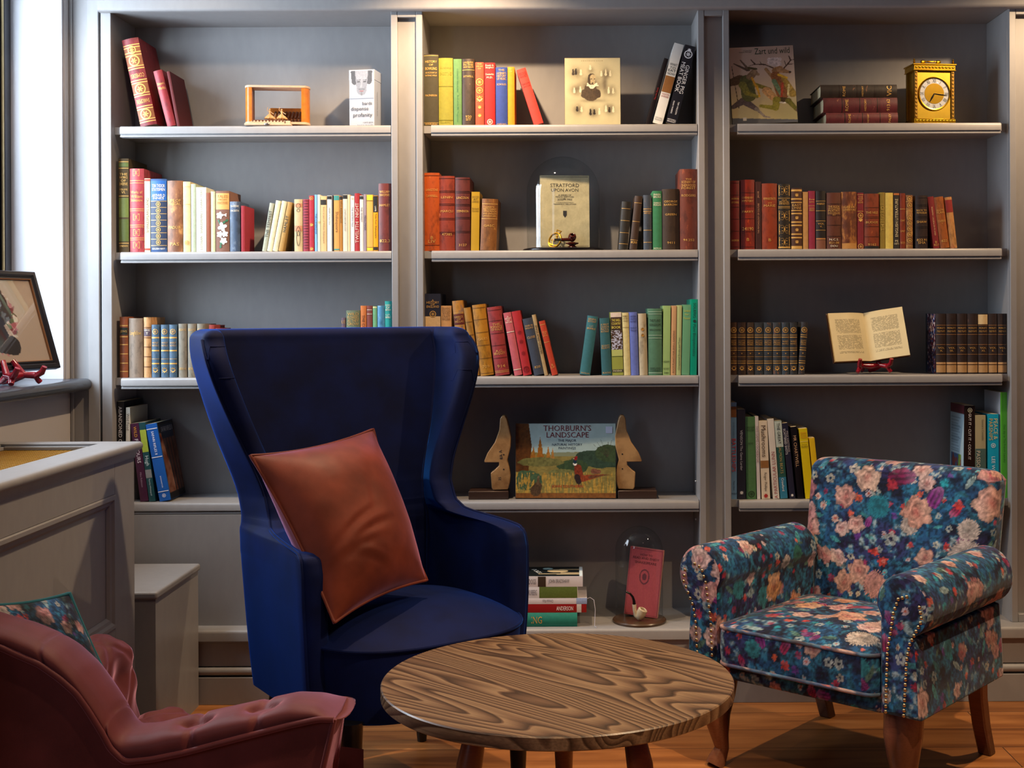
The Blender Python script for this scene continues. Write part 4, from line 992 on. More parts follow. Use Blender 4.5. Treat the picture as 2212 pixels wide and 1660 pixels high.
BK('C4', 1645.5, 1664, 910, 'e6dac4', 'cream book with large vertical title Mushrooms', -6, 'p', T=[('Mushrooms', 920, 988, 'v', '4a3018'), ('Roger Phillips', 1022, 1062, 'v', '4a3a2a')], P=[(996, 1012, '9a6a38')], O=[(1072, 5, 1)], gold=mat('b02828', 'ink', .5))
BK('C4', 1670, 1684, 906, 'e0dcd4', 'white book with red vertical title A PARTICULAR LUNN', -12, 'p', T=[('A PARTICULAR LUNN', 977, 1078, 'u', '9a3440')])
BK('C4', 1685.5, 1702, 910, '2c5850', 'green and pale blue book lettered THE GREAT SALMON BEATS', -13, 'p', T=[('THE GREAT', 915, 960, 'v', '2c2a22'), ('SALMON BEATS', 965, 1024, 'v', 'b8a060'), ('Crawford', 1034, 1062, 'v', 'f0f0f0')], P=[(911, 967, 'c0d0c8'), (1032, 1078, '2c7ca0')], D=.15)
BK('C4', 1705.5, 1718.5, 915, '28283c', 'navy book lettered SCATTERED SHOTS', -16, 'p', T=[('MAX HASTINGS', 925, 985, 'vr', 'b8b0b0'), ('SCATTERED SHOTS', 925, 985, 'vl', 'e0e0e4')], O=[(1071, 3, 1)], gold=mat('e8e4e0', 'ink', .5))
BK('C4', 1723, 1736.5, 923, '141014', 'black book lettered MR CHARTWELL behind the floral chair', -15, 'p', T=[('MR CHARTWELL', 942, 1010, 'v', 'c8a078')])
BK('C4', 1740, 1758, 927, 'e0c818', 'yellow book with orange title behind the floral chair', -14, 'p', T=[('Under', 936, 4, 'h', 'd07818'), ('Water', 941, 4, 'h', 'd07818'), ('Warmth', 946, 4, 'h', 'd07818'), ('Percy', 962, 3.5, 'h', '6a5a20'), ('Blandford', 966, 3.5, 'h', '6a5a20')], B=[(955, .8, 'f0e890')])
BK('C4', 1761, 1773, 947, 'e8c020', 'golden yellow book with its side showing, right end behind the floral chair', -13, 'p', D=.13)
# right group
r = BK('C4', 2082, 2104, 877, '241814', 'dark brown book lettered GUT IT CUT IT COOK IT', 3, 'p', T=[('GUT IT • CUT IT • COOK IT', 894, 994, 'v', 'f0ece8')], O=[(887, 5, 0)], gold=mat('c8c8b0', 'ink', .5), D=.15)
def art_gut(U, V):
    C = np.zeros(U.shape + (3,)); C[:] = lin('a8c4d4')
    C[V > .90] = lin('5a2028')
    rows = (np.floor(V * 64) % 2 == 0) & (V > .48) & (V < .87) & (U > .08) & (U < .80 - .25 * vnoise(V * 32, V * 0, 3)); C[rows] = lin('7c98ac')
    s_ = (V > .2) & (V < .45) & (U > .08) & (U < .82)
    n_ = fbm(U * 9, V * 16, 8); C[s_ & (n_ > .5)] = lin('3c5c88'); C[s_ & (n_ <= .5)] = lin('7a3c38'); C[s_ & (U > .6) & (n_ > .48)] = lin('6c8c3c')
    return C
side_art(r[0], r[1], r[2], r[3], art_gut, False)
BK('C4', 2107, 2130, 898, 'b0a884', 'beige and blue-green worn book lettered Passione', 0, 'p', T=[('Gennaro Contaldo', 907, 952, 'vr', '4a4438'), ('PASSIONE', 960, 1040, 'vl', 'd8d0b8')], P=[(970, 1078, '4c6c68')], D=.14)
BK('C4', 2134, 2158, 895, '18a8d0', 'turquoise book lettered PEACE AND PARSNIPS', 0, 'p', T=[('PEACE &', 905, 950, 'vr', 'e0d090'), ('PARSNIPS', 905, 952, 'vl', 'e0b040'), ('LEE WATSON', 987, 1050, 'v', 'e8f4f8')], O=[(963, 5, 0)], gold=mat('e8f4f8', 'ink', .5), D=.15)
r = BK('C4', 2167.5, 2181.5, 848, '5cc43c', 'tall bright green book against the right upright', 0, 'p', T=[('One day at The French Laundry', 918, 1000, 'v', '2c6a20')], D=.155)
MB().box(-r[1] / 2 - .0012, -r[1] / 2 - .0002, .002, r[3], 0, r[2]).build('white_cover_flap', mat('d4dae4', 'paper', .5, 0, .05), r[0], False)

# ---- books lying down: pile on the ledge
def flat_book(name_label, zb, y0, y1, x1, c, L, depth, T=(), k='p', rz=0.0, spine_dark=None, cover=None, group=None, Yf=-0.03, P=(), cat='book'):
    """book lying flat, spine towards the room; rows y0(top)..y1(bottom) of its spine, right end at column x1"""
    s = FPX / (CAMD + Yf)
    p = W(x1, y1, Yf)
    H = (y1 - y0) / s
    root = thing('book', name_label, cat, (p.x - L / 2, Yf, zb), rz, group)
    # local: x along spine, y into the shelf, z up ; reuse upright maker, rolled on its side
    t = .0028 if k != 'p' else .001
    b = min(.16 * H, .006) if k != 'p' else .0008
    n = 8
    out = [(depth, H), (.003, H)] + [(-b * (1 - (2 * i / n - 1) ** 2), H - H * i / n) for i in range(n + 1)] + [(.003, 0), (depth, 0)]
    inn = [(depth, H - t), (.004, H - t)] + [(-b * (1 - (2 * i / n - 1) ** 2) + t, H - t - (H - 2 * t) * i / n) for i in range(n + 1)] + [(.004, t), (depth, t)]
    ring = out + inn[::-1]; kk = len(ring); m2 = len(out)
    v = [(-L / 2, y, z) for y, z in ring] + [(L / 2, y, z) for y, z in ring]
    f = [(i, (i + 1) % kk, kk + (i + 1) % kk, kk + i) for i in range(kk)]
    for base in (0, kk):
        for i in range(m2 - 1): f.append((base + i, base + i + 1, base + kk - 2 - i, base + kk - 1 - i))
    m = {'p': gloss, 'c': cloth, 'l': lambda q: leather(q, 'a06a48', .3)}[k](c)
    MB().add(v, f).build('cover', m, root, True, 0, 0, 30)
    MB().box(-L / 2 + .003, L / 2 - .003, t + .002, depth - .003, t + .0002, H - t - .0002).build('page_block', PAGES, root, False)
    def fy(z): return -b * max(0, 1 - (2 * z / H - 1) ** 2)
    for (xa, xb, cc) in P:
        mb = MB(); X0_, X1_ = (W(xa, y1, Yf).x - root.location.x), (W(xb, y1, Yf).x - root.location.x)
        mb.grid([[(X0_, fy(H * q / 6) - .0004, H * q / 6) for q in range(7)], [(X1_, fy(H * q / 6) - .0004, H * q / 6) for q in range(7)]])
        mb.build('spine_label', mat(cc, 'label', .5, 0, .5, None, 200.0), root, True)
    groups = {}
    for (txt, xa, xb, cc, *o) in T:
        mb = groups.setdefault(cc, MB())
        X0_, X1_ = (W(xa, y1, Yf).x - root.location.x), (W(xb, y1, Yf).x - root.location.x)
        rot = o[0] if o else 0
        if rot in (0, PI):
            put_text(mb, txt, lambda u, v_: (u, fy(v_) - .0009, v_), w=X1_ - X0_, h=H * .5, rot=rot, cx=(X0_ + X1_) / 2, cy=H / 2)
        else:
            sz = text_geo(txt)[2]
            ln = min(H * .78, (X1_ - X0_) * sz[0] / sz[1])
            put_text(mb, txt, lambda u, v_: (u, fy(v_) - .0009, v_), w=ln, rot=rot, cx=(X0_ + X1_) / 2, cy=H / 2)
    for cc, mb in groups.items():
        mb.build('spine_lettering', GOLD if cc == 'g' else mat(cc, 'ink', .5), root, False, fix=False)
    return root, L, H, depth
GP = 'books piled on the ledge in the middle bay'
zb = ZL + .0003
q = flat_book('teal green book at the bottom of the pile on the ledge', zb, 1331, 1361, 1247, '147c6c', .25, .16, T=[('ING', 1148, 1171, 'g'), ], k='c', group=GP); zb += q[2] + .0004
q = flat_book('red book lettered ANDERSON in the pile on the ledge', zb, 1311, 1329, 1267, '8c1a1e', .24, .16, T=[('ANDERSON', 1202, 1238, 'f0e8e8')], P=[(1246, 1256, 'c8c4c0')], group=GP); zb += q[2] + .0004
q = flat_book('white book with blue end third from the top of the ledge pile', zb, 1297, 1310, 1268, 'd8d4dc', .23, .165, T=[('Christian Rizzi', 1172, 1195, '6a6878', PI)], P=[(1245, 1268, '9ab0dc')], group=GP); q3 = (q, zb); zb += q[2] + .0004
q = flat_book('white book with green landscape photo on its spine, second from top of the pile', zb, 1273, 1297, 1248, 'dcdce4', .215, .155, T=[('KURBERG', 1142, 1160, '6a6878')], P=[(1165, 1247, '5c7030'), (1128, 1132, '48a038')], group=GP); zb += q[2] + .0004
q = flat_book('white spined book with black dog cover on top of the pile', zb, 1251, 1273, 1259, 'dad6dc', .235, .15, T=[('OF DOGS', 1133, 1158, '5a5860'), ('JOHN BRADSHAW', 1185, 1230, '5a5860')], P=[(1162, 1179, '3a2c20')], group=GP)
def art_dog(U, V):
    C = np.zeros(U.shape + (3,)); C[:] = lin('10181a')
    body = np.exp(-(((U - .66) / .16) ** 2 + ((V - .55) / .18) ** 2)) ; C[body > .45] = lin('c8b48c')
    for (a, c, e) in ((.75, .2, .02), (.8, .35, .02), (.78, .72, .02), (.5, .25, .025)):
        m_ = (np.abs(V - c) < .03) & (U > a - .1) & (U < .97); C[m_] = lin('c8b48c')
    m_ = ((U - .52) / .07) ** 2 + ((V - .80) / .1) ** 2 < 1; C[m_] = lin('8ab0b8')
    C[(U > .955)] = lin('d8e8f0')
    return C
U, V = np.meshgrid(np.linspace(0, 1, 110), np.linspace(0, 1, 50), indexing='ij')
color_grid('cover_picture', np.stack([(U - .5) * (q[1] - .002), .004 + V * (q[3] - .006), np.full_like(U, q[2] + .0005)], -1), art_dog(U, V), PRINT, q[0], False)
mb = MB(); put_text(mb, 'DOGS', lambda u, v_: (u, v_, q[2] + .0010), h=.016, cx=-.03, cy=.08, rot=-1.2); mb.build('cover_lettering', mat('e8f0f0', 'ink', .5), q[0], False, fix=False)
_L, _z = q3[0][1] / 2, -(q3[1] - ZL)
MB().tube([(_L - .004, .02, .010), (_L + .010, .015, .017), (_L + .022, .01, .010), (_L + .026, .004, -.018), (_L + .024, -.006, _z + .0022), (_L + .030, -.020, _z + .0018)], .0009, 6).build('ribbon_bookmark', paper('c8c8d8'), q3[0][0])
# ---- pile of three volumes on the top shelf of the right bay
GQ = 'large old volumes piled on the top shelf of the right bay'
zb = Z1 + .0003
for (lb, y0, y1, x0, x1, c_, sec, tx, dx) in (('dark red leather volume at the bottom of the pile of three', 245, 269, 1784, 1939, '5a1c20', '8a4440', [('PALEY', 1914, 1928)], 0), ('dark red leather volume numbered 913.62, middle of the pile of three', 212, 244, 1778, 1938, '54181e', '86403c', [('913.62', 1910, 1926)], 0),
                                              ('black brown leather volume on top of the pile of three', 182, 210, 1772, 1937, '2a2018', '5c4430', [('VIC', 1912, 1928)], 0)):
    s = FPX / (CAMD + .03)
    L = (x1 - x0) / s
    q = flat_book(lb, zb, y0, y1, x1, c_, L, .175, k='l', group=GQ, Yf=.03, rz=0.0, T=[(t_[0], t_[1], t_[2], 'g', PI / 2) for t_ in tx] + [('ROME', x0 + 45, x0 + 56, 'g', PI / 2), ('HISTORY', x0 + 85, x0 + 96, 'g', PI / 2)],
                  P=[(x0 + 40, x0 + 41.5, '201008'), (x0 + 78, x0 + 79.5, '201008'), (x0 + 116, x0 + 117.5, '201008')])
    zb += q[2] + .0004
# ================================================================ ornaments on the shelves
def UV(nu, nv): return np.meshgrid(np.linspace(0, 1, nu), np.linspace(0, 1, nv), indexing='ij')

def capsule(C, X, Y, p, q, r0, r1, c, tex=0.0, seed=1):
    """paint a tapered stroke from p to q"""
    px_, py_ = p; qx, qy = q
    dx, dy = qx - px_, qy - py_; L2 = dx * dx + dy * dy + 1e-9
    t = np.clip(((X - px_) * dx + (Y - py_) * dy) / L2, 0, 1)
    d = np.hypot(X - px_ - t * dx, Y - py_ - t * dy)
    m = d < r0 + (r1 - r0) * t
    cc = np.array(lin(c))
    v = 1 + tex * (fbm(X[m] * 60, Y[m] * 60, seed) - .5)[..., None] if tex else 1
    C[m] = cc * v
    return m

def faced_book(name, label, cat, x0, x1, ybot, ytop, art, row, thick=.012, Y=YS, rz=0.0, page_side=None, edge='b08c58', nu=90, nv=110, shear=0.0, ypx=None, lean=None, root=None, rough=PRINT, leanback=0.12):
    """book standing with its front board towards the room, leaning back"""
    s = FPX / (CAMD + Y)
    z = SH[row]
    p = W((x0 + x1) / 2, ybot, Y)
    H = (ybot - ytop) / s
    w = (x1 - x0) / s
    r = thing(name, label, cat, (p.x, Y, z + .0018), 0, None, rot=(Euler((0, 0, rz)).to_matrix() @ Matrix.Rotation(-leanback, 3, 'X')).to_euler())
    return r, w, H / math.cos(leanback)

def board_book(r, w, H, th, art, edge, nu=90, nv=110, m=PRINT, pages=True, e=.003):
    MB().box(-w / 2, w / 2, 0, .002, 0, H).box(-w / 2, w / 2, th - .002, th, 0, H).box(-w / 2, -w / 2 + .002, .002, th - .002, 0, H).build('cover', cloth(edge), r, False, 0.0006)
    MB().box(-w / 2 + .0022, w / 2 - e, .0022, th - .0022, e, H - e).build('page_block', PAGES, r, False)
    U, V = UV(nu, nv)
    P = np.stack([(U - .5) * w * .992, np.full_like(U, -.0006), .001 + V * (H - .002)], -1)
    color_grid('cover_picture', P, art(U, V), m, r, False)

# ---- portrait print in a clear sleeve, top shelf of the middle bay
def art_portrait(U, V):
    C = np.zeros(U.shape + (3,)); n = fbm(U * 6, V * 8, 3)
    C[:] = lin('dccba0'); C *= (0.86 + .24 * n)[..., None]
    X, Y = U, V * 1.25
    dark = np.array(lin('5a4632'))
    def smudge(cx, cy, rx, ry, k, fx_=1.0):
        d = ((X - cx) / rx) ** 2 + ((Y - cy) / ry) ** 2
        a = np.clip(np.exp(-d * 1.6) * k * (.6 + .8 * fbm(X * 16, Y * 16, int(cx * 90))), 0, 1)[..., None]
        C[:] = C * (1 - a) + dark * a
    smudge(.47, .74, .25, .26, .95)
    for cx, cy in ((.20, .98), (.76, .96), (.20, .66), (.84, .64), (.24, .30), (.52, .24), (.80, .30)):
        smudge(cx, cy, .13, .13, .75)
    smudge(.72, .76, .06, .25, .7); smudge(.5, .46, .3, .04, .5); smudge(.48, 1.03, .08, .08, .5)
    rng = random.Random(5)
    for cx, cy in ((.15, .95), (.20, .96), (.29, .95), (.66, .93), (.74, .94), (.82, .93), (.17, .62), (.28, .63), (.79, .61), (.87, .61), (.22, .28), (.30, .27), (.46, .21), (.53, .22), (.62, .22), (.74, .27), (.80, .26), (.87, .26), (.46, 1.05)):
        c = rng.choice(['2c2018', 'efe2bc', '3c2c20', 'e8d8b0']); h = rng.uniform(.07, .10)
        capsule(C, X, Y, (cx, cy), (cx, cy + h), .022, .010, c); capsule(C, X, Y, (cx, cy + h + .012), (cx, cy + h + .013), .009, .009, 'cdb48a')
    # bust of a bearded man
    capsule(C, X, Y, (.47, .60), (.46, .67), .15, .11, '54402c', 1.2); capsule(C, X, Y, (.36, .60), (.34, .56), .07, .05, '54402c', 1.2); capsule(C, X, Y, (.58, .60), (.60, .56), .07, .05, '4c3826', 1.2)
    capsule(C, X, Y, (.40, .74), (.60, .74), .012, .012, 'efe4c4'); capsule(C, X, Y, (.42, .77), (.47, .70), .02, .02, 'efe4c4'); capsule(C, X, Y, (.57, .77), (.50, .70), .02, .02, 'efe4c4')
    capsule(C, X, Y, (.475, .81), (.485, .90), .060, .066, '4a3826', .6)
    capsule(C, X, Y, (.50, .79), (.505, .895), .036, .050, 'c4ab80', .5)
    capsule(C, X, Y, (.475, .86), (.49, .86), .006, .006, '2c2018'); capsule(C, X, Y, (.53, .86), (.545, .86), .006, .006, '2c2018')
    capsule(C, X, Y, (.51, .85), (.515, .825), .004, .006, 'b09468'); capsule(C, X, Y, (.50, .775), (.505, .79), .020, .012, '5c4630')
    C[(V > .955) & (V < .965) & (U > .3) & (U < .7) & (np.floor(U * 60) % 2 == 0)] = lin('b09a70')
    return C
r, w, H = faced_book('portrait_print', 'sepia print of a bearded man among small scenes, in a clear sleeve', 'print', 1220, 1341, 271, 121, None, 1, Y=.055, leanback=.10)
board_book(r, w, H, .010, art_portrait, '9a7040', 130, 160)
MB().box(-w / 2 - .001, w / 2 + .001, -.0022, -.0018, 0, H + .002).build('clear_sleeve', GLASS, r, False)

# ---- Zart und wild
def art_zart(U, V):
    X, Y = U * .8, V * 1.14
    n = fbm(U * 5, V * 6, 9)
    top = np.array(lin('cbb9ae')); bot = np.array(lin('c9b98c'))
    t = smooth01(.15, .75, V)[..., None]
    C = bot * (1 - t) + top * t; C = C * (0.9 + .2 * n)[..., None]
    g = smooth01(.0, 1, (U * .9)) * smooth01(.45, .1, V); C = C * (1 - .5 * g[..., None]) + np.array(lin('7c7838')) * (.5 * g[..., None])
    C[V < .085 - .05 * U] = lin('5a5c62')
    cp = lambda p, q, a, b, c, s_=1: capsule(C, X, Y, p, q, a, b, c, 1.2, s_)
    # running hare in a green jacket
    cp((.03, .86), (.09, .24), .004, .004, '241c16'); cp((.0, .62), (.12, .66), .05, .07, '5c4428')
    cp((.16, .34), (.30, .22), .055, .03, '5c4e50', 2); cp((.30, .22), (.40, .10), .022, .014, '8a8078'); cp((.14, .34), (.02, .26), .05, .03, '5a4c4c'); cp((.40, .10), (.46, .085), .014, .010, '8a8078')
    cp((.20, .64), (.22, .42), .085, .09, '55582c', 3); cp((.15, .58), (.20, .46), .05, .04, '7c7c34'); cp((.20, .46), (.32, .40), .03, .022, '8a8430'); cp((.30, .58), (.48, .50), .03, .025, '80782c')
    cp((.25, .70), (.30, .76), .05, .045, '8c7458', 4); cp((.30, .76), (.35, .73), .035, .020, '9c8468'); cp((.24, .80), (.14, .95), .018, .008, '6c5848'); cp((.22, .80), (.06, .90), .020, .008, '5c4a3c')
    cp((.24, .83), (.33, .81), .018, .014, '4c4420'); cp((.27, .68), (.34, .48), .014, .012, 'd09c28'); cp((.33, .56), (.35, .40), .010, .012, 'd6a430')
    # stag in a cook's hat
    cp((.50, .94), (.62, .94), .03, .03, 'e4dde0'); cp((.52, .90), (.60, .87), .05, .045, 'd8d0d4')
    for sx, pts in ((-1, ((.56, .80), (.44, .87), (.32, .88), (.27, .95))), (1, ((.66, .79), (.72, .86), (.76, .92), (.74, .98)))):
        for i in range(3): cp(pts[i], pts[i + 1], .010, .006, '4c3428')
    cp((.32, .88), (.24, .86), .006, .003, '4c3428'); cp((.40, .87), (.38, .92), .006, .003, '4c3428'); cp((.76, .92), (.84, .93), .006, .003, '4c3428'); cp((.72, .86), (.79, .86), .006, .003, '4c3428'); cp((.70, .84), (.68, .92), .006, .003, '4c3428')
    cp((.57, .77), (.62, .80), .05, .04, 'a07850', 5); cp((.62, .78), (.74, .74), .040, .018, 'a88460'); cp((.74, .745), (.75, .745), .012, .010, '2c2020'); cp((.45, .80), (.52, .68), .022, .020, '9c7c58')
    cp((.56, .70), (.64, .44), .06, .085, '8c5a34', 6); cp((.66, .66), (.76, .42), .03, .05, 'a88c40', 7); cp((.54, .62), (.62, .42), .030, .025, '6c8c6c'); cp((.60, .71), (.70, .66), .018, .014, 'd8b030')
    cp((.64, .58), (.62, .36), .016, .014, 'b04830'); cp((.72, .56), (.70, .40), .012, .012, 'd8c890'); cp((.44, .48), (.52, .38), .055, .05, 'c89c68', 8)
    cp((.60, .34), (.70, .32), .04, .04, '4c3c20'); cp((.70, .32), (.80, .18), .035, .025, '6c6824'); cp((.80, .18), (.86, .07), .020, .012, '5c4c3c')
    cp((.56, .34), (.54, .22), .05, .04, '8a8430'); cp((.54, .22), (.36, .26), .035, .022, '8a8430'); cp((.60, .30), (.66, .29), .012, .012, 'e0d8c8')
    s_ = (U > .165) & (U < .215) & (V > .045) & (V < .085); C[s_] = lin('d8d0c0')
    return C
Yz = .055
pA, pB = W(1578, 268, Yz), W(1724, 268, Yz)
hz = 172 / (FPX / (CAMD + Yz))
wz = (pB - pA).length
rz = thing('book', 'large picture book with running hare and stag, lettered Zart und wild', 'book', ((pA.x + pB.x) / 2 + .003, Yz, Z1 - .006), 0, None, rot=(Matrix.Rotation(-.04, 3, 'Y') @ Matrix.Rotation(-.10, 3, 'X')).to_euler())
rz.location.z = Z1 + .006
board_book(rz, wz - .006, hz, .010, art_zart, '3c3428', 150, 190, e=.002)
mb = MB()
fz = lambda u, v_: (u, -.0012, v_)
put_text(mb, 'Zart und wild', fz, w=wz * .52, h=.020, cx=wz * .165, cy=hz * .935)
put_text(mb, 'Christian Rach', fz, w=wz * .13, cx=-wz * .20, cy=hz * .95); put_text(mb, 'Susanne Reininger', fz, w=wz * .19, cx=-wz * .23, cy=hz * .93)
mb.build('cover_lettering', mat('1c3c24', 'ink', .5), rz, False, fix=False)

# ---- stag book done; white card game box
pA, pB = W(753, 272, .05), W(806, 272, .05)
s = FPX / (CAMD + .05)
h_ = 124 / s; wf = 55 / s; dp = .075
rz = thing('card_game_box', 'white card game box with printed bearded face lettered bards dispense profanity', 'box', (pA.x + wf / 2 + .002, .05, Z1 + .0004), R(-9))
wf *= 1.02
MB().box(-wf / 2, wf / 2, 0, dp, 0, h_ - .02).build('box_body', gloss('a4a9b4'), rz, True, .0008)
MB().box(-wf / 2 - .0008, wf / 2 + .0008, -.0008, dp + .0008, h_ * .82, h_).build('lid', gloss('a8adb8'), rz, True, .0008)
def art_face(U, V):
    X, Y = U, V * 1.0
    C = np.zeros(U.shape + (3,)); C[:] = lin('a8aeba')
    cp = lambda p, q, a, b, c: capsule(C, X, Y, p, q, a, b, c, .7)
    cp((.22, .62), (.20, .95), .13, .14, '4c5058'); cp((.80, .62), (.80, .95), .12, .14, '4c5058')
    cp((.50, .30), (.50, .95), .20, .27, '7c828e'); cp((.50, .85), (.50, 1.05), .25, .25, '8c929e')
    for x in (.38, .62):
        cp((x - .05, .60), (x + .05, .60), .018, .018, '33363c'); cp((x - .07, .66), (x + .07, .67), .012, .010, '4c5058')
    cp((.50, .58), (.48, .42), .02, .035, '8c929c'); cp((.40, .33), (.60, .33), .022, .022, '5c6068'); cp((.44, .26), (.56, .26), .016, .016, '7c4c50'); cp((.5, .12), (.5, .18), .03, .05, '6c7078')
    return C
U, V = UV(50, 60)
color_grid('printed_face', np.stack([(U - .5) * wf * .98, np.full_like(U, -.0018), h_ * (.50 + .48 * V)], -1), art_face(U, V), PRINT, rz, False)
mb = MB(); f_ = lambda u, v_: (u, -.0019, v_)
put_text(mb, 'bards', f_, h=.0105, cx=wf * .22, cy=h_ * .41); put_text(mb, 'dispense', f_, w=wf * .70, cx=-wf * .08, cy=h_ * .31); put_text(mb, 'profanity', f_, w=wf * .76, cx=wf * .04, cy=h_ * .20)
put_text(mb, 'a party game', f_, w=wf * .4, cx=wf * .25, cy=h_ * .075); put_text(mb, 'based on the works', f_, w=wf * .62, cx=wf * .14, cy=h_ * .03)
put_text(mb, 'bards dispense profanity', lambda u, v_: (wf / 2 + .0018, u, v_), w=h_ * .42, rot=PI / 2, cx=dp * .35, cy=h_ * .42)
mb.build('printed_lettering', mat('22262e', 'ink', .5), rz, False, fix=False)

# ---- wooden music box with two dancers
rz = thing('music_box', 'wooden music box opened as a little stage with two tiny dancers', 'music box', (W(593, 272, .03).x, .06, Z1 + .0004), R(6))
s = FPX / (CAMD + .06)
HW = mat('c07020', 'honey_wood', .35, 0, .5, '8a4814', 60.0); PW = mat('c9a98c', 'pale_wood', .5, 0, .3, '9c7c60', 80.0); DW = mat('5a3420', 'dark_wood', .4, 0, .4, None, 80.0)
h0 = 92 / s; wb = 137 / s; dpt = .062; zb = .012
def rounded_end(sx, z0, z1, r0, mb, inner=True):
    # D shaped post, rounded outwards
    xo = sx * wb / 2; xi = sx * (wb / 2 - .024)
    n = 12
    ptsd = [(xi, 0.0)] + [(xo - sx * .016 + sx * .016 * math.sin(PI * k / n), dpt / 2 - dpt / 2 * math.cos(PI * k / n)) for k in range(n + 1)] + [(xi, dpt)]
    mb.prism(ptsd if sx > 0 else ptsd[::-1], z0, z1, 'z')
for sx, nm in ((-1, 'left'), (1, 'right')):
    m_ = MB(); rounded_end(sx, zb + .008, h0 - .007, 0, m_); m_.build('post', HW, rz, True, 0, 0, 50)
MB().box(-wb / 2 + .0235, -wb / 2 + .0240, .003, dpt - .003, zb + .009, h0 - .008).build('inner_lining', DW, rz, False)
for z0, z1 in ((h0 - .0068, h0), (zb, zb + .0078)):
    n = 12
    ptsd = [(wb / 2 - .016 + .0175 * math.sin(PI * k / n), dpt / 2 - (dpt / 2 + .0015) * math.cos(PI * k / n)) for k in range(n + 1)] + [(-wb / 2 + .016 - .0175 * math.sin(PI * k / n), dpt / 2 + (dpt / 2 + .0015) * math.cos(PI * k / n)) for k in range(n + 1)]
    MB().prism(ptsd, z0, z1, 'z').build('frame_board', PW, rz, True, .0006, 0, 50)
# rear flap raised, with ribbed holders
bk_ = MB().box(-.036, .092, 0, .008, -.008, .072, Matrix.Translation((0, dpt + .022, zb)) @ Matrix.Rotation(R(-14), 4, 'X'))
bk_.build('rear_flap', HW, rz, True, .006, seg=4)
rb = MB()
for k in range(8):
    x = -.020 + k * .0115
    rb.tube([(x, 0, .004), (x + .004, 0, .026)], .0038, 8, Matrix.Translation((0, dpt + .017, zb + .004)) @ Matrix.Rotation(R(-14), 4, 'X'))
    rb.tube([(x, 0, .030), (x + .006, 0, .052)], .0038, 8, Matrix.Translation((0, dpt + .017, zb + .004)) @ Matrix.Rotation(R(-14), 4, 'X'))
rb.build('ribbed_holder', DW, rz)
# front flap let down onto the shelf, with scalloped strip
MB().box(-.095, .052, -.052, -.006, .0, .0075).build('front_flap', PW, rz, True, .003, seg=3)
sp = [( -.072, .0078), (-.072, .017)]
sc_ = MB()
poly = [(-.076, .0076)]
for k in range(10):
    for j in range(7):
        a = PI * j / 6
        poly.append((-.074 + .0105 * k + .0035 * (1 - math.cos(a)) + .001, .0165 - .0042 * math.sin(a)))
    poly.append((-.074 + .0105 * (k + 1), .0168))
poly += [(.034, .0165), (.034, .0076)]
sc_.prism(poly, -.046, -.041, 'y'); sc_.box(.030, .048, -.046, -.016, .0076, .0165)
sc_.build('scalloped_strip', PW, rz, True, 0, 0, 30)
MB().box(-.072, .030, -.040, -.018, .0076, .0195).build('ribbed_tray', DW, rz, True, .001)
MB().sphere((-.024, -.053, .0045), .007, 12, 8, (1.3, .4, .6)).build('catch', metal('b8b4b0'), rz)
MB().box(.040, .066, .004, .050, .0002, zb - .0001).box(-.062, -.045, .01, .05, .0002, zb - .0001).build('foot_block', DW, rz, False)
for x, hh_, ang in ((-.026, .053, .5), (.012, .050, 2.6)):
    d_ = MB()
    z_ = zb + .008
    d_.tube([(x - .004, .03, z_), (x - .004, .03, z_ + .016)], .0013, 6); d_.tube([(x + .005, .028, z_), (x + .003, .03, z_ + .016)], .0013, 6)
    prof = [(.014, z_ + .013), (.0155, z_ + .016), (.008, z_ + .024), (.0028, z_ + .030), (.0035, z_ + .037), (.002, z_ + .040)]
    P = [[(x + r_ * (1 + .22 * math.sin(7 * a) * (r_ > .006)) * math.cos(a), .03 + r_ * (1 + .22 * math.sin(7 * a) * (r_ > .006)) * math.sin(a), zz_) for a in [2 * PI * k / 28 for k in range(28)]] for r_, zz_ in prof]
    d_.grid(P, False, True)
    d_.sphere((x, .03, z_ + .043), .0032, 8, 6)
    d_.tube([(x - .003, .03, z_ + .037), (x - .008, .028, z_ + .042), (x - .006, .028, z_ + .051)], .001, 6)
    d_.tube([(x + .003, .03, z_ + .037), (x + .009, .026, z_ + .031), (x + .014, .024, z_ + .029)], .001, 6)
    d_.build('dancer', mat('c9a070', 'ivory_figure', .45, 0, .3), rz)

# ---- brass carriage clock
s = FPX / (CAMD + .06)
pc = W(2019, 268, .06)
rz = thing('carriage_clock', 'brass carriage clock with white Roman dial and carrying handle', 'clock', (pc.x, .06, Z1 + .0004), R(7))
BR = metal('c9a02c', .28); BR2 = metal('8a6a30', .5)
hw = 46 / s; hc = 132 / s; dc = .075
MB().box(-hw - .006, hw + .006, -.008, dc + .006, 0, .006).build('base', BR, rz, True, .001)
fb = MB().box(-hw - .001, hw + .001, -.003, dc, .006, .020).box(-hw - .003, hw + .003, -.005, dc + .002, hc - .022, hc - .020).box(-hw - .001, hw + .001, -.003, dc, hc - .020, hc - .004).box(-hw - .004, hw + .004, -.006, dc + .003, hc - .004, hc)
fb.build('frieze', BR, rz, True, .0006)
orn = MB()
for k in range(12):
    x = -hw + .007 + k * (2 * hw - .014) / 11
    for z_ in (.013, hc - .012):
        orn.sphere((x, -.0035, z_), .0042, 8, 6, (1, .35, .8)); orn.sphere((x + .0045, -.0033, z_ + .002), .002, 6, 4, (1, .5, 1))
orn.build('relief_ornament', BR, rz)
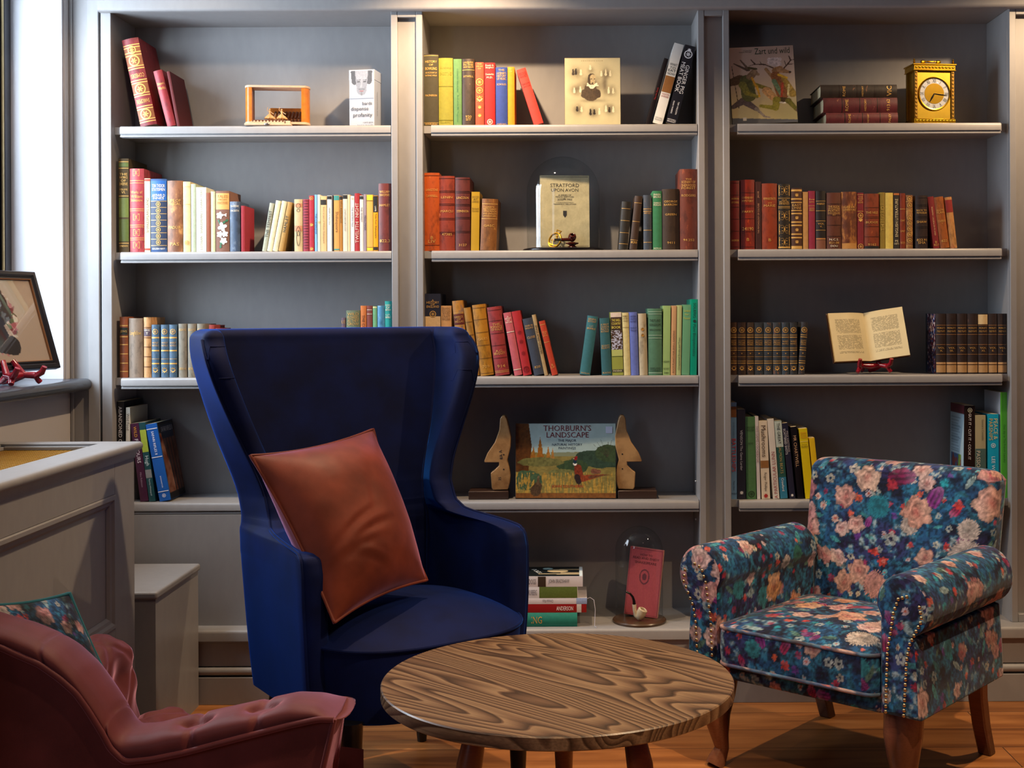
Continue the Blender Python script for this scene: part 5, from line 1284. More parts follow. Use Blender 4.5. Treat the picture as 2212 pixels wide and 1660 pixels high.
for sx in (-1, 1):
    cl = MB().box(sx * hw * .90 - .0048, sx * hw * .90 + .0048, -.001, .009, .020, hc - .022).build('column', BR2, rz, True, .0008)
    co = MB()
    for k in range(13):
        co.sphere((sx * hw * .90, -.0015, .026 + k * (hc - .054) / 12), .0032, 8, 5, (1, .4, 1.25))
    co.build('column_relief', BR2, cl)
    MB().box(sx * hw * .90 - .0048, sx * hw * .90 + .0048, dc - .010, dc - .001, .020, hc - .022).build('column', BR2, rz, True, .0008)
MB().box(-hw * .84, hw * .84, .004, dc - .006, .020, hc - .022).build('case', metal('c2a23c', .38), rz, True, .0006)
dr = 33.5 / s; dz = hc * .515
fr_ = MB().lathe([(dr * 1.0, -.002), (dr * 1.07, -.0015), (dr * 1.09, .002), (dr * 1.05, .005), (dr * .98, .004)], 48, Matrix.Translation((0, .004, dz)) @ Matrix.Rotation(R(90), 4, 'X'), cap=False)
fr_.build('bezel', BR, rz)
MB().lathe([(0.0001, 0), (dr, 0), (dr, .002)], 48, Matrix.Translation((0, .004, dz)) @ Matrix.Rotation(R(90), 4, 'X')).build('dial', mat('d8d8dc', 'silvered', .3, .3, .05), rz)
MB().lathe([(0.0001, 0), (dr * .66, 0), (dr * .66, .0028)], 48, Matrix.Translation((0, .004, dz)) @ Matrix.Rotation(R(90), 4, 'X')).build('dial_centre', metal('b08a2c', .35), rz)
mb = MB()
for k, t_ in enumerate(['XII', 'I', 'II', 'III', 'IIII', 'V', 'VI', 'VII', 'VIII', 'IX', 'X', 'XI']):
    a = -2 * PI * k / 12
    v, f, size = text_geo(t_); hh_ = dr * .24; ww = min(hh_ * .9, hh_ * size[0] / size[1] * .6)
    sx, sy = ww / size[0], hh_ / size[1]
    cx, cz = dr * .83 * math.cos(a + PI / 2), dr * .83 * math.sin(a + PI / 2)
    mb.add([(cx + math.cos(a) * x * sx - math.sin(a) * y * sy, .0016, dz + cz + math.sin(a) * x * sx + math.cos(a) * y * sy) for x, y in v], f)
mb.build('dial_numerals', mat('16161a', 'ink', .5), rz, False, fix=False)
for a, L_, w_ in ((R(-97), dr * .92, .0012), (R(-210), dr * .62, .0018)):
    c_, s_ = math.cos(a + PI / 2), math.sin(a + PI / 2)
    MB().tube([(0, -.0002, dz), (c_ * L_ * .5, -.0002, dz + s_ * L_ * .5), (c_ * L_, -.0002, dz + s_ * L_)], [w_, w_ * 1.5, w_ * .4], 6).build('clock_hand', mat('101014', 'black_metal', .3), rz)
gl = MB().lathe([(dr * .99, 0), (dr * .85, .003), (dr * .6, .0055), (dr * .3, .007), (.0002, .0075)], 40, Matrix.Translation((0, .0005, dz)) @ Matrix.Rotation(R(90), 4, 'X'), cap=False)
gl.build('dial_glass', GLASS, rz)
for sx in (-1, 1):
    MB().lathe([(.004, 0), (.002, .003), (.0045, .006), (.002, .009), (.0035, .012), (.0008, .018)], 12, Matrix.Translation((sx * (hw - .003), .006, hc))).build('finial', BR, rz)
hd = MB()
for sx in (-1, 1):
    hd.tube([(sx * .016, .03, hc), (sx * .016, .03, hc + .008)], .0028, 8); hd.lathe([(.001, -.008), (.0055, -.006), (.006, .004), (.003, .008)], 12, Matrix.Translation((sx * .026, .03, hc + .012)) @ Matrix.Rotation(R(90), 4, 'Y'))
    hd.tube([(sx * .016, .03, hc + .006), (sx * .028, .03, hc + .006), (sx * .031, .03, hc + .011)], .0022, 8)
hd.tube([(-.022, .03, hc + .013), (-.012, .03, hc + .013), (-.008, .03, hc + .013), (0, .03, hc + .013), (.008, .03, hc + .013), (.012, .03, hc + .013), (.022, .03, hc + .013)], [.002, .002, .0035, .0025, .0035, .002, .002], 10)
hd.build('carrying_handle', BR, rz)

# ---- glass dome with old book, medallion and pipe (second shelf, middle bay)
def dome(name, label, cx, zb, Yc, rb, rg, hg, dark, n=56, oval=1.0):
    r = thing(name, label, 'glass dome', (cx, Yc, zb))
    MB().lathe([(.0001, 0), (rb * .99, 0), (rb, .002), (rb, .006), (rb * .97, .009), (rg + .003, .0105), (.0001, .0105)], n, Matrix.Scale(oval, 4, (0, 1, 0))).build('wooden_base', dark, r, True, 0, 0, 30)
    prof = [(rg, .0108)]
    hc_ = hg - rg
    for k in range(6): prof.append((rg, .0108 + (hc_ - .01) * (k + 1) / 6))
    for k in range(1, 15): prof.append((rg * math.cos(PI / 2 * k / 14) + .00005, hc_ + rg * math.sin(PI / 2 * k / 14)))
    pi_ = [(max(a - .0022, .00005), b if b < hc_ else hc_ + (b - hc_) * (1 - .0022 / rg)) for a, b in prof][::-1]
    MB().lathe(prof, n, Matrix.Scale(oval, 4, (0, 1, 0)), cap=False).build('glass_dome', GLASS, r, True, 0, 0, 60)
    return r
EB = mat('141012', 'ebonised_wood', .22, 0, .2)
s = FPX / (CAMD + .10)
pc = W(1217, 541, .105)
d1 = dome('display_dome', 'tall glass dome on black base over an old book, medallion and pipe', pc.x, Z2 + .0004, .114, 88 / s, 79 / s, 206 / s, EB, 56, .78)
zd = Z2 + .0112
def art_stratford(U, V):
    n = fbm(U * 9, V * 12, 4); n2 = fbm(U * 40, V * 50, 14)
    C = np.zeros(U.shape + (3,)); C[:] = lin('b9b08c'); C *= (.8 + .35 * n)[..., None] * (.9 + .2 * n2)[..., None]
    e = np.minimum(np.minimum(U, 1 - U) * .75, np.minimum(V, 1 - V)); C[(e > .014) & (e < .020)] = lin('2c2c2c')
    return C
b1 = thing('book', 'cream book lettered STRATFORD UPON AVON standing under the taller dome', 'book', (W(1221, 530, .10).x, .095, zd + .0003), 0, None, rot=(Matrix.Rotation(R(5), 3, 'Z') @ Matrix.Rotation(-.06, 3, 'X')).to_euler())
w1, h1 = 107 / s, 158 / s
board_book(b1, w1, h1, .022, art_stratford, '8c8468', 110, 160, PRINT_MATT, e=.002)
MB().box(-w1 / 2 - .012, -w1 / 2 - .0005, .003, .022, .001, h1 * .86).build('frayed_spine', leather('b8c4d4', '5a6a80', .6), b1, True, .001)
mb = MB(); f_ = lambda u, v_: (u, -.0012, v_)
for t_, ww, y_ in (('STRATFORD', .58, .86), ('UPON AVON', .55, .795), ('A SERIES OF', .26, .725), ('PENCIL SKETCHES', .37, .70), ('BY', .04, .675), ('JOSEPH PIKE', .30, .66), ('WITH AN INTRODUCTION BY', .36, .622), ('FREDERICK C. WELLSTOOD', .46, .60)):
    put_text(mb, t_, f_, w=w1 * ww, cx=0, cy=h1 * y_)
mb.prism([(-.006, h1 * .51), (.006, h1 * .51), (.006, h1 * .45), (0, h1 * .415), (-.006, h1 * .45)], -.0012, -.0008, 'y')
mb.build('cover_lettering', mat('26262a', 'ink', .6), b1, False, fix=False)
rr = thing('medallion', 'gilt pierced oval medallion leaning on the book under the dome', 'medallion', (W(1192, 531, .06).x, .066, zd + .001), 0, None, rot=(Matrix.Rotation(R(-14), 3, 'Z') @ Matrix.Rotation(-.3, 3, 'X') @ Matrix.Rotation(R(20), 3, 'Y')).to_euler())
md = MB()
md.tube([(.019 * math.cos(2 * PI * k / 28), 0, .025 + .025 * math.sin(2 * PI * k / 28)) for k in range(28)], .0032, 8, closed=True)
md.tube([(-.004, 0, .050), (-.008, 0, .060), (.008, 0, .060), (.004, 0, .050)], .0025, 8)
md.tube([(.002, 0, .006), (-.004, 0, .020), (.006, -.002, .032), (-.002, -.002, .044)], [.003, .005, .004, .002], 8); md.tube([(-.012, 0, .022), (0, -.002, .026), (.012, 0, .030)], .0022, 8); md.sphere((.002, -.003, .040), .004)
md.tube([(-.014, 0, .010), (0, -.003, .006), (.014, 0, .010)], .003, 8)
md.build('gilt_frame', metal('c9982e', .35), rr)
BRI = mat('4a140c', 'briar', .18, 0, .5, '2a0806', 120.0)
rr = thing('tobacco_pipe', 'polished dark red pipe on a carved stand under the taller dome', 'pipe', (W(1232, 531, .04).x, .046, zd + .0004), R(8))
pp = MB(); Mb = Matrix.Translation((.006, 0, .030)) @ Matrix.Rotation(R(38), 4, 'X')
pp.lathe([(.0001, -.013), (.008, -.011), (.0125, -.003), (.0132, .004), (.011, .011), (.0075, .0125), (.0062, .0118), (.006, .001), (.0001, .0)], 28, Mb, cap=False)
pp.tube([(-.002, 0, .024), (-.022, 0, .0235), (-.030, 0, .0235)], [.0062, .0052, .0055], 14)
pp.build('bowl', BRI, rr)
MB().tube([(-.030, 0, .0235), (-.038, 0, .0235), (-.052, 0, .024)], [.0045, .0044, .0030], 12).build('stem', mat('2c2824', 'vulcanite', .25), rr)
MB().tube([(-.0300, 0, .0235), (-.0318, 0, .0235)], .0058, 14).build('ferrule', metal('c8c0b0'), rr)
rr = thing('pipe_stand', 'carved dark red wooden rest beneath the polished pipe', 'pipe stand', (W(1236, 531, .04).x, .048, zd + .0003))
MB().lathe([(.0001, 0), (.012, 0), (.011, .002), (.007, .005), (.010, .008), (.016, .010), (.017, .0135), (.012, .0155), (.0001, .0142)], 20, Matrix.Scale(1.25, 4, (1, 0, 0))).build('carved_rest', BRI, rr)

# ---- glass dome on the ledge with red book and meerschaum pipe
s = FPX / (CAMD - .0)
pc = WZ(1381, 1334, ZL + .01)
yc = 0.035
s = FPX / (CAMD + yc)
xc = W(1381, 1330, yc).x
d2 = dome('display_dome', 'glass dome on brown base over a red book and white pipe, on the ledge', xc, ZL + .0004, yc, 58 / s, 51 / s, 205 / s, mat('4a3424', 'walnut', .3, 0, .4, None, 60.0))
def art_red(U, V):
    n = fbm(U * 50, V * 60, 4)
    C = np.zeros(U.shape + (3,)); C[:] = lin('a04048'); C *= (.85 + .3 * n)[..., None]
    e = np.minimum(np.minimum(U, 1 - U) * .6, np.minimum(V, 1 - V)); C[(e > .012) & (e < .018)] = lin('5a2028')
    d = np.hypot((U - .5) / .15, (V - .58) / .115); C[(d < 1) & (d > .8)] = lin('5a2430'); C[(d < .45)] = lin('5a2430')
    return C
b2 = thing('book', 'rose red book lettered HOW TO READ AND ENJOY SHAKESPEARE under the dome', 'book', (xc + .004, yc + .000, ZL + .0120), 0, None, rot=(Matrix.Rotation(R(-16), 3, 'Z') @ Matrix.Rotation(R(5), 3, 'Y') @ Matrix.Rotation(-.08, 3, 'X')).to_euler())
w2, h2 = 74 / s, 146 / s
b2.location.z += .004
board_book(b2, w2, h2, .016, art_red, '8c3440', 80, 130, PRINT_MATT, e=.001)
mb = MB()
for t_, ww, y_ in (('HOW TO', .36, .90), ('READ AND ENJOY', .78, .845), ('SHAKESPEARE', .64, .785)):
    put_text(mb, t_, f_, w=w2 * ww, cx=0, cy=h2 * y_)
mb.build('cover_lettering', mat('4a1c28', 'ink', .6), b2, False, fix=False)
rr = thing('tobacco_pipe', 'white marbled meerschaum pipe with curved black stem leaning under the smaller dome', 'pipe', (xc - .001, yc - .040, ZL + .0112), R(0))
kx = 1 / s
mm = MB(); Mb = Matrix.Translation((.004, 0, .022)) @ Matrix.Rotation(R(24), 4, 'Y') @ Matrix.Rotation(R(12), 4, 'X')
mm.lathe([(.0001, -.021), (.008, -.019), (.0145, -.009), (.0158, .002), (.0150, .016), (.0105, .0185), (.009, .017), (.0085, .0), (.0001, -.004)], 28, Mb, cap=False)
mm.tube([(-.002, 0, .010), (-.012, 0, .018), (-.016, 0, .034), (-.017, 0, .052)], [.008, .0075, .006, .0066], 14)
mm.build('bowl', mat('d8c8a8', 'meerschaum', .3, 0, .35, '8a5a30', 60.0), rr)
MB().tube([(-.017, 0, .052), (-.018, 0, .064), (-.022, 0, .076), (-.030, 0, .086), (-.042, .002, .092)], [.0052, .0045, .004, .0034, .0036], 12).build('stem', mat('0c0c0e', 'vulcanite', .15), rr)

# ---- Thorburn's Landscape and the two shoe-last bookends
def art_thorburn(U, V):
    X, Y = U * 1.35, V
    C = np.zeros(U.shape + (3,))
    n = fbm(X * 9, Y * 9, 4); n2 = fbm(X * 40, Y * 40, 14, 3); n3 = fbm(X * 22, Y * 60, 24, 3)
    sky = np.array(lin('9cb4b4'))[None, None] * (.9 + .25 * n)[..., None]; C[:] = sky
    lo = V < .60 + .02 * np.sin(X * 9); 
    mead = np.array(lin('8a7c40')) * (.55 + .7 * n3)[..., None]; C[lo] = mead[lo]
    hz = (V > .56) & (V < .605 + .02 * n) & (U > .35) & (U < .75); C[hz] = lin('7c8468')
    # conifers
    for cx, h, wd, c in ((.06, 1.0, .16, '5c3410'), (.17, .75, .08, '8a5418'), (.33, .82, .07, '9a6018'), (.24, .70, .05, 'a06820'), (.44, .70, .05, 'a87028'), (.50, .68, .04, 'b07c38')):
        t = np.clip((h - Y) / (h - .45), 0, 1)
        m = (np.abs(X - cx) < wd * t * (.75 + .5 * vnoise(X * 0 + cx * 9, Y * 45, 3))) & (Y > .5) & (Y < h)
        C[m] = (np.array(lin(c)) * (.5 + .8 * n2)[..., None])[m]
    m = (U < .16 - .1 * np.abs(V - .7)) & (V > .35); C[m] = (np.array(lin('5a3410')) * (.4 + .9 * n2)[..., None])[m]
    # gorse bushes
    for cx, cy, rx, ry, c in ((1.12, .52, .36, .12, '2f4434'), (1.28, .60, .2, .12, '36482c'), (.78, .42, .22, .09, '34482c'), (.14, .24, .22, .13, '40583c'), (.35, .48, .30, .06, '6a6838'), (.62, .34, .18, .05, '6c6c3c')):
        d = ((X - cx) / rx) ** 2 + ((Y - cy) / ry) ** 2; m = d < .55 + .9 * n
        C[m] = (np.array(lin(c)) * (.5 + 1.0 * n2)[..., None])[m]
    m = (V < .34) & (fbm(X * 70, Y * 12 - X * 6, 8, 3) > .5 + .5 * (V - .1)); C[m] = (np.array(lin('b08c3c')) * (.5 + .9 * n3)[..., None])[m]
    m = (V < .07); C[m] = (np.array(lin('7c4c20')) * (.5 + .9 * n2)[..., None])[m]
    cp = lambda p, q, a, b, c, s_=1: capsule(C, X, Y, p, q, a, b, c, 1.4, s_)
    # cock pheasant
    cp((.86, .28), (.84, .40), .06, .05, '7a3018', 2); cp((.90, .26), (1.18, .31), .045, .010, '8a3c1c', 3); cp((1.0, .28), (1.26, .315), .02, .004, '6a4028')
    cp((.85, .22), (.83, .28), .035, .04, '2a1c1c'); cp((.80, .46), (.80, .475), .026, .024, 'e8e4d8'); cp((.80, .48), (.81, .53), .024, .022, '143040'); cp((.81, .53), (.82, .545), .024, .016, '8a1c18'); cp((.785, .53), (.775, .525), .006, .004, 'c8b880')
    cp((.85, .2), (.85, .16), .005, .005, '3c3028'); cp((.885, .2), (.885, .17), .005, .005, '3c3028')
    # hen pheasant
    cp((.27, .10), (.30, .16), .075, .055, '4c3824', 5); cp((.30, .2), (.305, .27), .02, .014, '5c4830', 6); cp((.305, .28), (.31, .285), .014, .012, '7c6848')
    cp((1.05, .36), (1.12, .35), .035, .03, '7a4c38', 6)
    # twigs
    for a in range(7):
        cp((1.24, .55), (1.05 + .05 * a, .72 + .03 * (a % 3)), .0025, .0015, '3c3428')
    return C
Yt = .075
s = FPX / (CAMD + Yt)
pc = W(1222, 1070, Yt)
rt = thing('book', "wide picture book lettered THORBURN'S LANDSCAPE with a pheasant, between the bookends", 'book', (pc.x, Yt - .02, Z4 + .0022), R(-2), None, rot=(Matrix.Rotation(R(-2), 3, 'Z') @ Matrix.Rotation(-.09, 3, 'X')).to_euler())
wt, ht = 217 / s, 161 / s
board_book(rt, wt, ht, .016, art_thorburn, '28323a', 230, 170, e=.002)
mb = MB()
put_text(mb, "THORBURN'S", f_, w=wt * .475, cx=wt * .015, cy=ht * .935); put_text(mb, 'LANDSCAPE', f_, w=wt * .42, cx=wt * .02, cy=ht * .845)
mb.build('cover_title', mat('6a1c28', 'ink', .5), rt, False, fix=False)
mb = MB()
put_text(mb, 'THE MAJOR', f_, w=wt * .18, cx=wt * .015, cy=ht * .765); put_text(mb, 'NATURAL HISTORY', f_, w=wt * .30, cx=wt * .015, cy=ht * .715); put_text(mb, 'PAINTINGS', f_, w=wt * .17, cx=wt * .015, cy=ht * .668)
mb.build('cover_subtitle', mat('1c3450', 'ink', .5), rt, False, fix=False)
mb = MB(); put_text(mb, 'JOHN SOUTHERN', f_, w=wt * .31, cx=wt * .015, cy=ht * .155); mb.build('cover_author', mat('b02c18', 'ink', .5), rt, False, fix=False)
MB().box(wt * .40, wt * .465, -.0016, -.001, ht * .865, ht * .955).build('price_sticker', paper('b8c4dc'), rt, True, .0002)

LAST = mat('b08a5c', 'shoe_last_wood', .35, 0, .8, '6a4424', 14.0)
def bookend(label, x0, x1, sx, mark):
    Yb = .05
    s = FPX / (CAMD + Yb)
    pm = W((x0 + x1) / 2, 1075, Yb)
    r = thing('bookend', label, 'bookend', (pm.x, Yb, Z4 + .0004), 0, 'shoe-last bookends on the fourth shelf of the middle bay')
    bw = (x1 - x0) / s
    MB().box(-bw / 2, bw / 2, 0, .09, 0, .0265).build('base', mat('3a2820', 'dark_wood_base', .35, 0, .4, None, 60.0), r, True, .002)
    # halved shoe last standing heel down, toe up; outline in pixels of the right-hand one, x measured away from the book
    o = [(1340, 1054), (1336, 1040), (1334, 1024), (1337, 1005), (1341, 990), (1334, 962), (1333, 940), (1337, 920), (1342, 900), (1346, 894), (1352, 894), (1356, 900), (1358, 925), (1368, 952), (1384, 975), (1391, 992), (1390, 995), (1359, 995), (1359, 1002), (1369, 1012), (1377, 1018), (1375, 1050), (1372, 1055)]
    lean = 3
    pts = []
    for X_, Y_ in o:
        u = (X_ - 1340) / s
        pts.append((u, (1056 - Y_) / s * 1.0 + .0268))
    if sx < 0: pts = [(-u, z_) for u, z_ in pts][::-1]
    off = (-bw / 2 + .002) if sx > 0 else (bw / 2 - .002)
    pts = [(u + off, z_) for u, z_ in pts]
    M = MB().prism(pts, .012, .062, 'y')
    o_ = M.build('shoe_last', LAST, r, True, .008, 0, 30, seg=4)
    nl = MB()
    for zz_ in ((1056 - 978) / s, (1056 - 1010) / s):
        u = off + sx * .013
        nl.lathe([(.0001, 0), (.0024, 0), (.0024, .0008)], 12, Matrix.Translation((u, .0122, zz_ + .0268)) @ Matrix.Rotation(R(90), 4, 'X'))
    nl.build('nail_hole', mat('1a120c', 'dark_hole', .8), r, True)
    if mark:
        mb = MB()
        put_text(mb, '8A A', lambda u, v_: (u, .0114, v_), w=.030, rot=PI / 2 + .1, cx=off - .022, cy=.0268 + (1056 - 978) / s)
        put_text(mb, '35', lambda u, v_: (u, .0114, v_), w=.011, rot=PI / 2, cx=off - .026, cy=.0268 + (1056 - 1030) / s)
        mb.build('stamped_size', mat('20242c', 'ink', .6), r, False, fix=False)
bookend('wooden shoe-last bookend stamped 35, left of the pheasant book', 1012, 1098, -1, True)
bookend('wooden shoe-last bookend right of the pheasant book', 1335, 1419, 1, False)

# ---- open book on a red easel
Yo = .05
s = FPX / (CAMD + Yo)
pc = W(1881, 808, Yo)
RED = mat('8c1424', 'red_lacquer', .18, 0, .4, '4a0810', 60.0)
def easel(name, label, loc, rz, wd, hb, hk, k=1.0):
    r = thing(name, label, 'stand', loc, rz)
    for sx in (-1, 1):
        e = MB()
        e.tube([(sx * wd * .5, -.030 * k, .007), (sx * wd * .46, -.028 * k, hb * .35), (sx * wd * .40, -.024 * k, hb * .7), (sx * wd * .46, -.038 * k, hb * 1.0), (sx * wd * .46, -.045 * k, hb * 1.45)], [0.0061 * k, 0.0065 * k, 0.0080 * k, 0.0072 * k, 0.0061 * k], 10)
        e.tube([(sx * wd * .40, -.024 * k, hb * .75), (sx * wd * .28, .0, hb * .80), (sx * wd * .16, .02 * k, hk), ], [0.0080 * k, 0.0087 * k, 0.0058 * k], 10)
        e.tube([(sx * wd * .28, .0, hb * .80), (sx * wd * .18, .02 * k, hb * .4), (sx * wd * .12, .045 * k, .008)], [0.0087 * k, 0.0072 * k, 0.0061 * k], 10)
        e.build('easel_leg', RED, r)
    MB().tube([(-wd * .28, .0, hb * .80), (0, .004, hb * .70), (wd * .28, .0, hb * .80)], [0.0072 * k, 0.0101 * k, 0.0072 * k], 10).build('cross_bar', RED, r)
    return r
es = easel('book_easel', 'red lacquered easel holding the open book in the right bay', (W(1881, 808, Yo).x, Yo, Z3 + .0010), R(8), 76 / s, .034, .06)
ob = thing('open_book', 'old open book with cream printed pages on the red easel', 'book', (W(1881, 790, Yo).x, Yo + .004, Z3 + .0375), 0, None, rot=(Matrix.Rotation(R(-5), 3, 'Y') @ Matrix.Rotation(-.28, 3, 'X')).to_euler())
hp = 112 / s
wl, wr_ = 84 / s, 82 / s
def page_side(sx, w_, th, seed, rot):
    # curved block of pages
    nu, nv = 80, 130
    U, V = UV(nu, nv)
    X = U * w_
    Yc = -.006 - th * np.sin(np.clip(U * 1.9, 0, 1) * PI / 2) * (1 - .30 * U)
    ang = rot
    Xr = X * math.cos(ang) ; Yr = Yc - X * math.sin(ang)
    P = np.stack([sx * Xr, Yr, .003 + V * (hp - .006)], -1)
    C = np.zeros(U.shape + (3,)); C[:] = lin('d9cba0'); C *= (.93 + .12 * fbm(U * 4, V * 5, seed))[..., None]
    row = np.floor(V * 66); inr = (V * 66 - row > .35) & (V * 66 - row < .8)
    wds = vnoise(U * 60 + row * 7.7, row * 1.0, seed) > .30
    blk = (V > .15) & (V < .90) & (U > .16) & (U < .84) & (V < .88)
    C[blk & inr & wds] = lin('7c7258')
    o_ = color_grid('printed_page', P, C, PRINT_MATT, ob)
    e = MB()
    rows = []
    for k in range(12):
        u = k / 11
        x = u * w_; y = -.0065 - th * math.sin(min(1, u * 1.9) * PI / 2) * (1 - .30 * u)
        xr, yr = x * math.cos(ang), y - x * math.sin(ang)
        xb, yb = x * math.cos(ang), -.0015 - x * math.sin(ang) 
        rows.append([(sx * xr, yr + .0006, .003), (sx * xr, yr + .0006, hp - .003), (sx * (xb + .002 * 0), yb, hp - .003), (sx * xb, yb, .003)])
    e.grid(rows, False, True); e.f.append(tuple(range(4))); kk = len(e.v); e.f.append((kk - 4, kk - 1, kk - 2, kk - 3))
    e.build('page_edges', mat('b08a4c', 'page_edges', .7, 0, .7, '5a3c1c', 240.0), ob, False)
    MB().box(0, w_ + .005, -.0012, .0012, 0, hp, Matrix.Scale(sx, 4, (1, 0, 0)) @ Matrix.Rotation(-ang, 4, 'Z')).build('cover', leather('3a2018', '8a4c34', .4), ob, False)
page_side(-1, wl, .014, 3, R(14)); page_side(1, wr_, .012, 9, R(14))

# ---- framed silhouette on the window sill, on a red easel
ex = Vector((-.30, -.95, 0)).normalized()              # along the frame towards the photographer
nrm = Vector((.95, -.30, 0)).normalized()
pfar = Vector((-1.552, 3.75 - CAMD, 1.0655))
tilt = R(18)
up = (Vector((0, 0, 1)) * math.cos(tilt) - nrm * math.sin(tilt))
fwd = ex.cross(up).normalized()
if fwd.dot(nrm) > 0: pass
Mf = Matrix((( -ex.x, -fwd.x, up.x), (-ex.y, -fwd.y, up.y), (-ex.z, -fwd.z, up.z)))
if Mf.determinant() < 0: Mf = Matrix(((-ex.x, fwd.x, up.x), (-ex.y, fwd.y, up.y), (-ex.z, fwd.z, up.z)))
fw, fh = .47, .305
pf = thing('framed_silhouette', 'black framed picture of a dark head silhouette wreathed in flowers, on the window sill', 'picture', (0, 0, 0), 0, None, rot=Mf.to_euler())
pf.location = pfar + ex * (fw / 2)
# local: x towards the far end, z up, y away from the viewer when facing the picture
def ring(x0, x1, z0, z1, prof, m, nm):
    q = MB(); rows = []
    for (i_, y_) in prof:
        rows.append([(x0 + i_, y_, z0 + i_), (x1 - i_, y_, z0 + i_), (x1 - i_, y_, z1 - i_), (x0 + i_, y_, z1 - i_)])
    q.grid(rows, False, True); return q.build(nm, m, pf, True, 0, 0, 20)
ring(-fw / 2, fw / 2, 0, fh, [(0, .012), (0, -.006), (.003, -.010), (.012, -.010), (.018, -.004), (.020, -.006), (.024, -.006), (.026, .002)], mat('1c1a1e', 'black_frame', .3, 0, .3), 'frame')
ring(-fw / 2, fw / 2, 0, fh, [(.0245, -.0062), (.0262, -.0058), (.0265, .001)], mat('8a5a34', 'copper_line', .35, .4, .2), 'frame_line')
MB().box(-fw / 2 + .002, fw / 2 - .002, .008, .012, .002, fh - .002).build('backing', mat('3a3028', 'board', .8), pf, False)
def art_sil(U, V):
    X, Y = U * (fw - .05), V * (fh - .05)
    X = 2 * .170 - X
    C = np.zeros(U.shape + (3,)); C[:] = lin('b7a08f'); C *= (.96 + .08 * fbm(U * 3, V * 3, 2))[..., None]
    A, B = fw - .05, fh - .05
    cx = .170
    cp = lambda p, q, a, b, c, s_=1: capsule(C, X, Y, p, q, a, b, c, .9, s_)
    rng = random.Random(3)
    for k in range(90):
        a = rng.uniform(-2.4, 1.7); rr_ = rng.uniform(.045, .080)
        x, y = cx + rr_ * math.cos(a) * .9, B * .52 + rr_ * math.sin(a) * 1.2
        c = rng.choice(['4a5a44', '3c4c38', 'c9b8b0', 'd8ccc0', '7a2430', 'a04c58', 'b8747c', '54643c'])
        a2 = rng.uniform(0, 6.28); L_ = rng.uniform(.008, .02)
        cp((x, y), (x + L_ * math.cos(a2), y + L_ * math.sin(a2)), rng.uniform(.006, .012), .002, c, k)
    for (p, q, a, b) in (((cx, B * .62), (cx + .008, B * .70), .050, .048), ((cx + .02, B * .62), (cx + .035, B * .60), .03, .028), ((cx - .02, B * .50), (cx + .005, B * .30), .032, .026), ((cx - .03, B * .24), (cx + .035, B * .20), .028, .03), ((cx - .045, B * .60), (cx - .058, B * .55), .010, .004), ((cx + .0, B * .80), (cx + .02, B * .84), .032, .024)):
        capsule(C, X, Y, p, q, a, b, '241a1c')
    return C
U, V = UV(150, 100)
color_grid('picture', np.stack([fw / 2 - .025 - U * (fw - .05) if False else (-fw / 2 + .025 + (1 - U) * (fw - .05)) * 1.0, np.full_like(U, .0015), .025 + V * (fh - .05)], -1), art_sil(U, V), PRINT_MATT, pf, False)
MB().box(-fw / 2 + .024, fw / 2 - .024, -.0012, -.0004, .024, fh - .024).build('picture_glass', GLASS, pf, False)
pe = easel('picture_easel', 'red lacquered easel under the framed silhouette on the sill', (0, 0, 0), 0, .115, .036, .07, 1.25)
pe.location = pfar + ex * (.215) + Vector((0.03 * nrm.x, .03 * nrm.y, 0)); pe.location.z = 1.0256
pe.rotation_euler = (0, 0, math.atan2(-ex.y, -ex.x))
# ================================================================ furniture
def interp_rows(tab, zs):
    tab = np.array(tab, float)
    # smooth monotone-ish interpolation through the table rows
    out = []
    for c in range(1, tab.shape[1]):
        out.append(np.interp(zs, tab[:, 0], tab[:, c]))
    return np.stack(out, 1)

# ---------------------------------------------------------------- blue velvet wing chair
BLUE = velvet('blue_velvet', '#020f3c', '#1f74ff', 0.8, 0.28, 0.35, 0.75)
wc = thing('wing_chair', 'tall blue velvet wing armchair in front of the left bays', 'armchair', (-.4765, 3.225 - CAMD, 0), R(36.87))
tab = [  # z, Fb, Wb, Wf, Ff   (f runs towards the sitter's knees)
 (.262, -.250, .284, .298, .150), (.35, -.258, .292, .306, .156), (.45, -.263, .299, .313, .160), (.56, -.270, .305, .318, .158), (.61, -.274, .308, .318, .156), (.645, -.276, .308, .317, .146),
 (.660, -.278, .308, .314, .125), (.667, -.279, .307, .311, .060), (.671, -.280, .306, .304, .000), (.675, -.281, .304, .295, -.060), (.682, -.283, .302, .286, -.105), (.705, -.286, .300, .276, -.138),
 (.76, -.291, .304, .274, -.158), (.82, -.299, .320, .292, -.165), (.90, -.309, .345, .325, -.165), (.98, -.320, .364, .358, -.162), (1.05, -.329, .378, .383, -.162), (1.10, -.335, .386, .395, -.168), (1.135, -.339, .388, .397, -.182), (1.158, -.342, .384, .390, -.205)]
zs = np.concatenate([np.linspace(.262, .60, 14)[:-1], np.linspace(.60, .65, 12)[:-1], np.linspace(.65, .70, 34)[:-1], np.linspace(.70, .76, 10)[:-1], np.linspace(.76, 1.158, 26)])
rows = interp_rows(tab, zs)
rows[:, 0] -= .028
for c_ in (0, 3): rows[:, c_] -= .055 * np.clip((zs - .70) / .46, 0, 1)
for c_ in (1, 2): rows[:, c_] += .012 * np.clip((zs - .70) / .46, 0, 1)
for _ in range(2):
    rows[1:-1] = (rows[:-2] + 2 * rows[1:-1] + rows[2:]) / 4
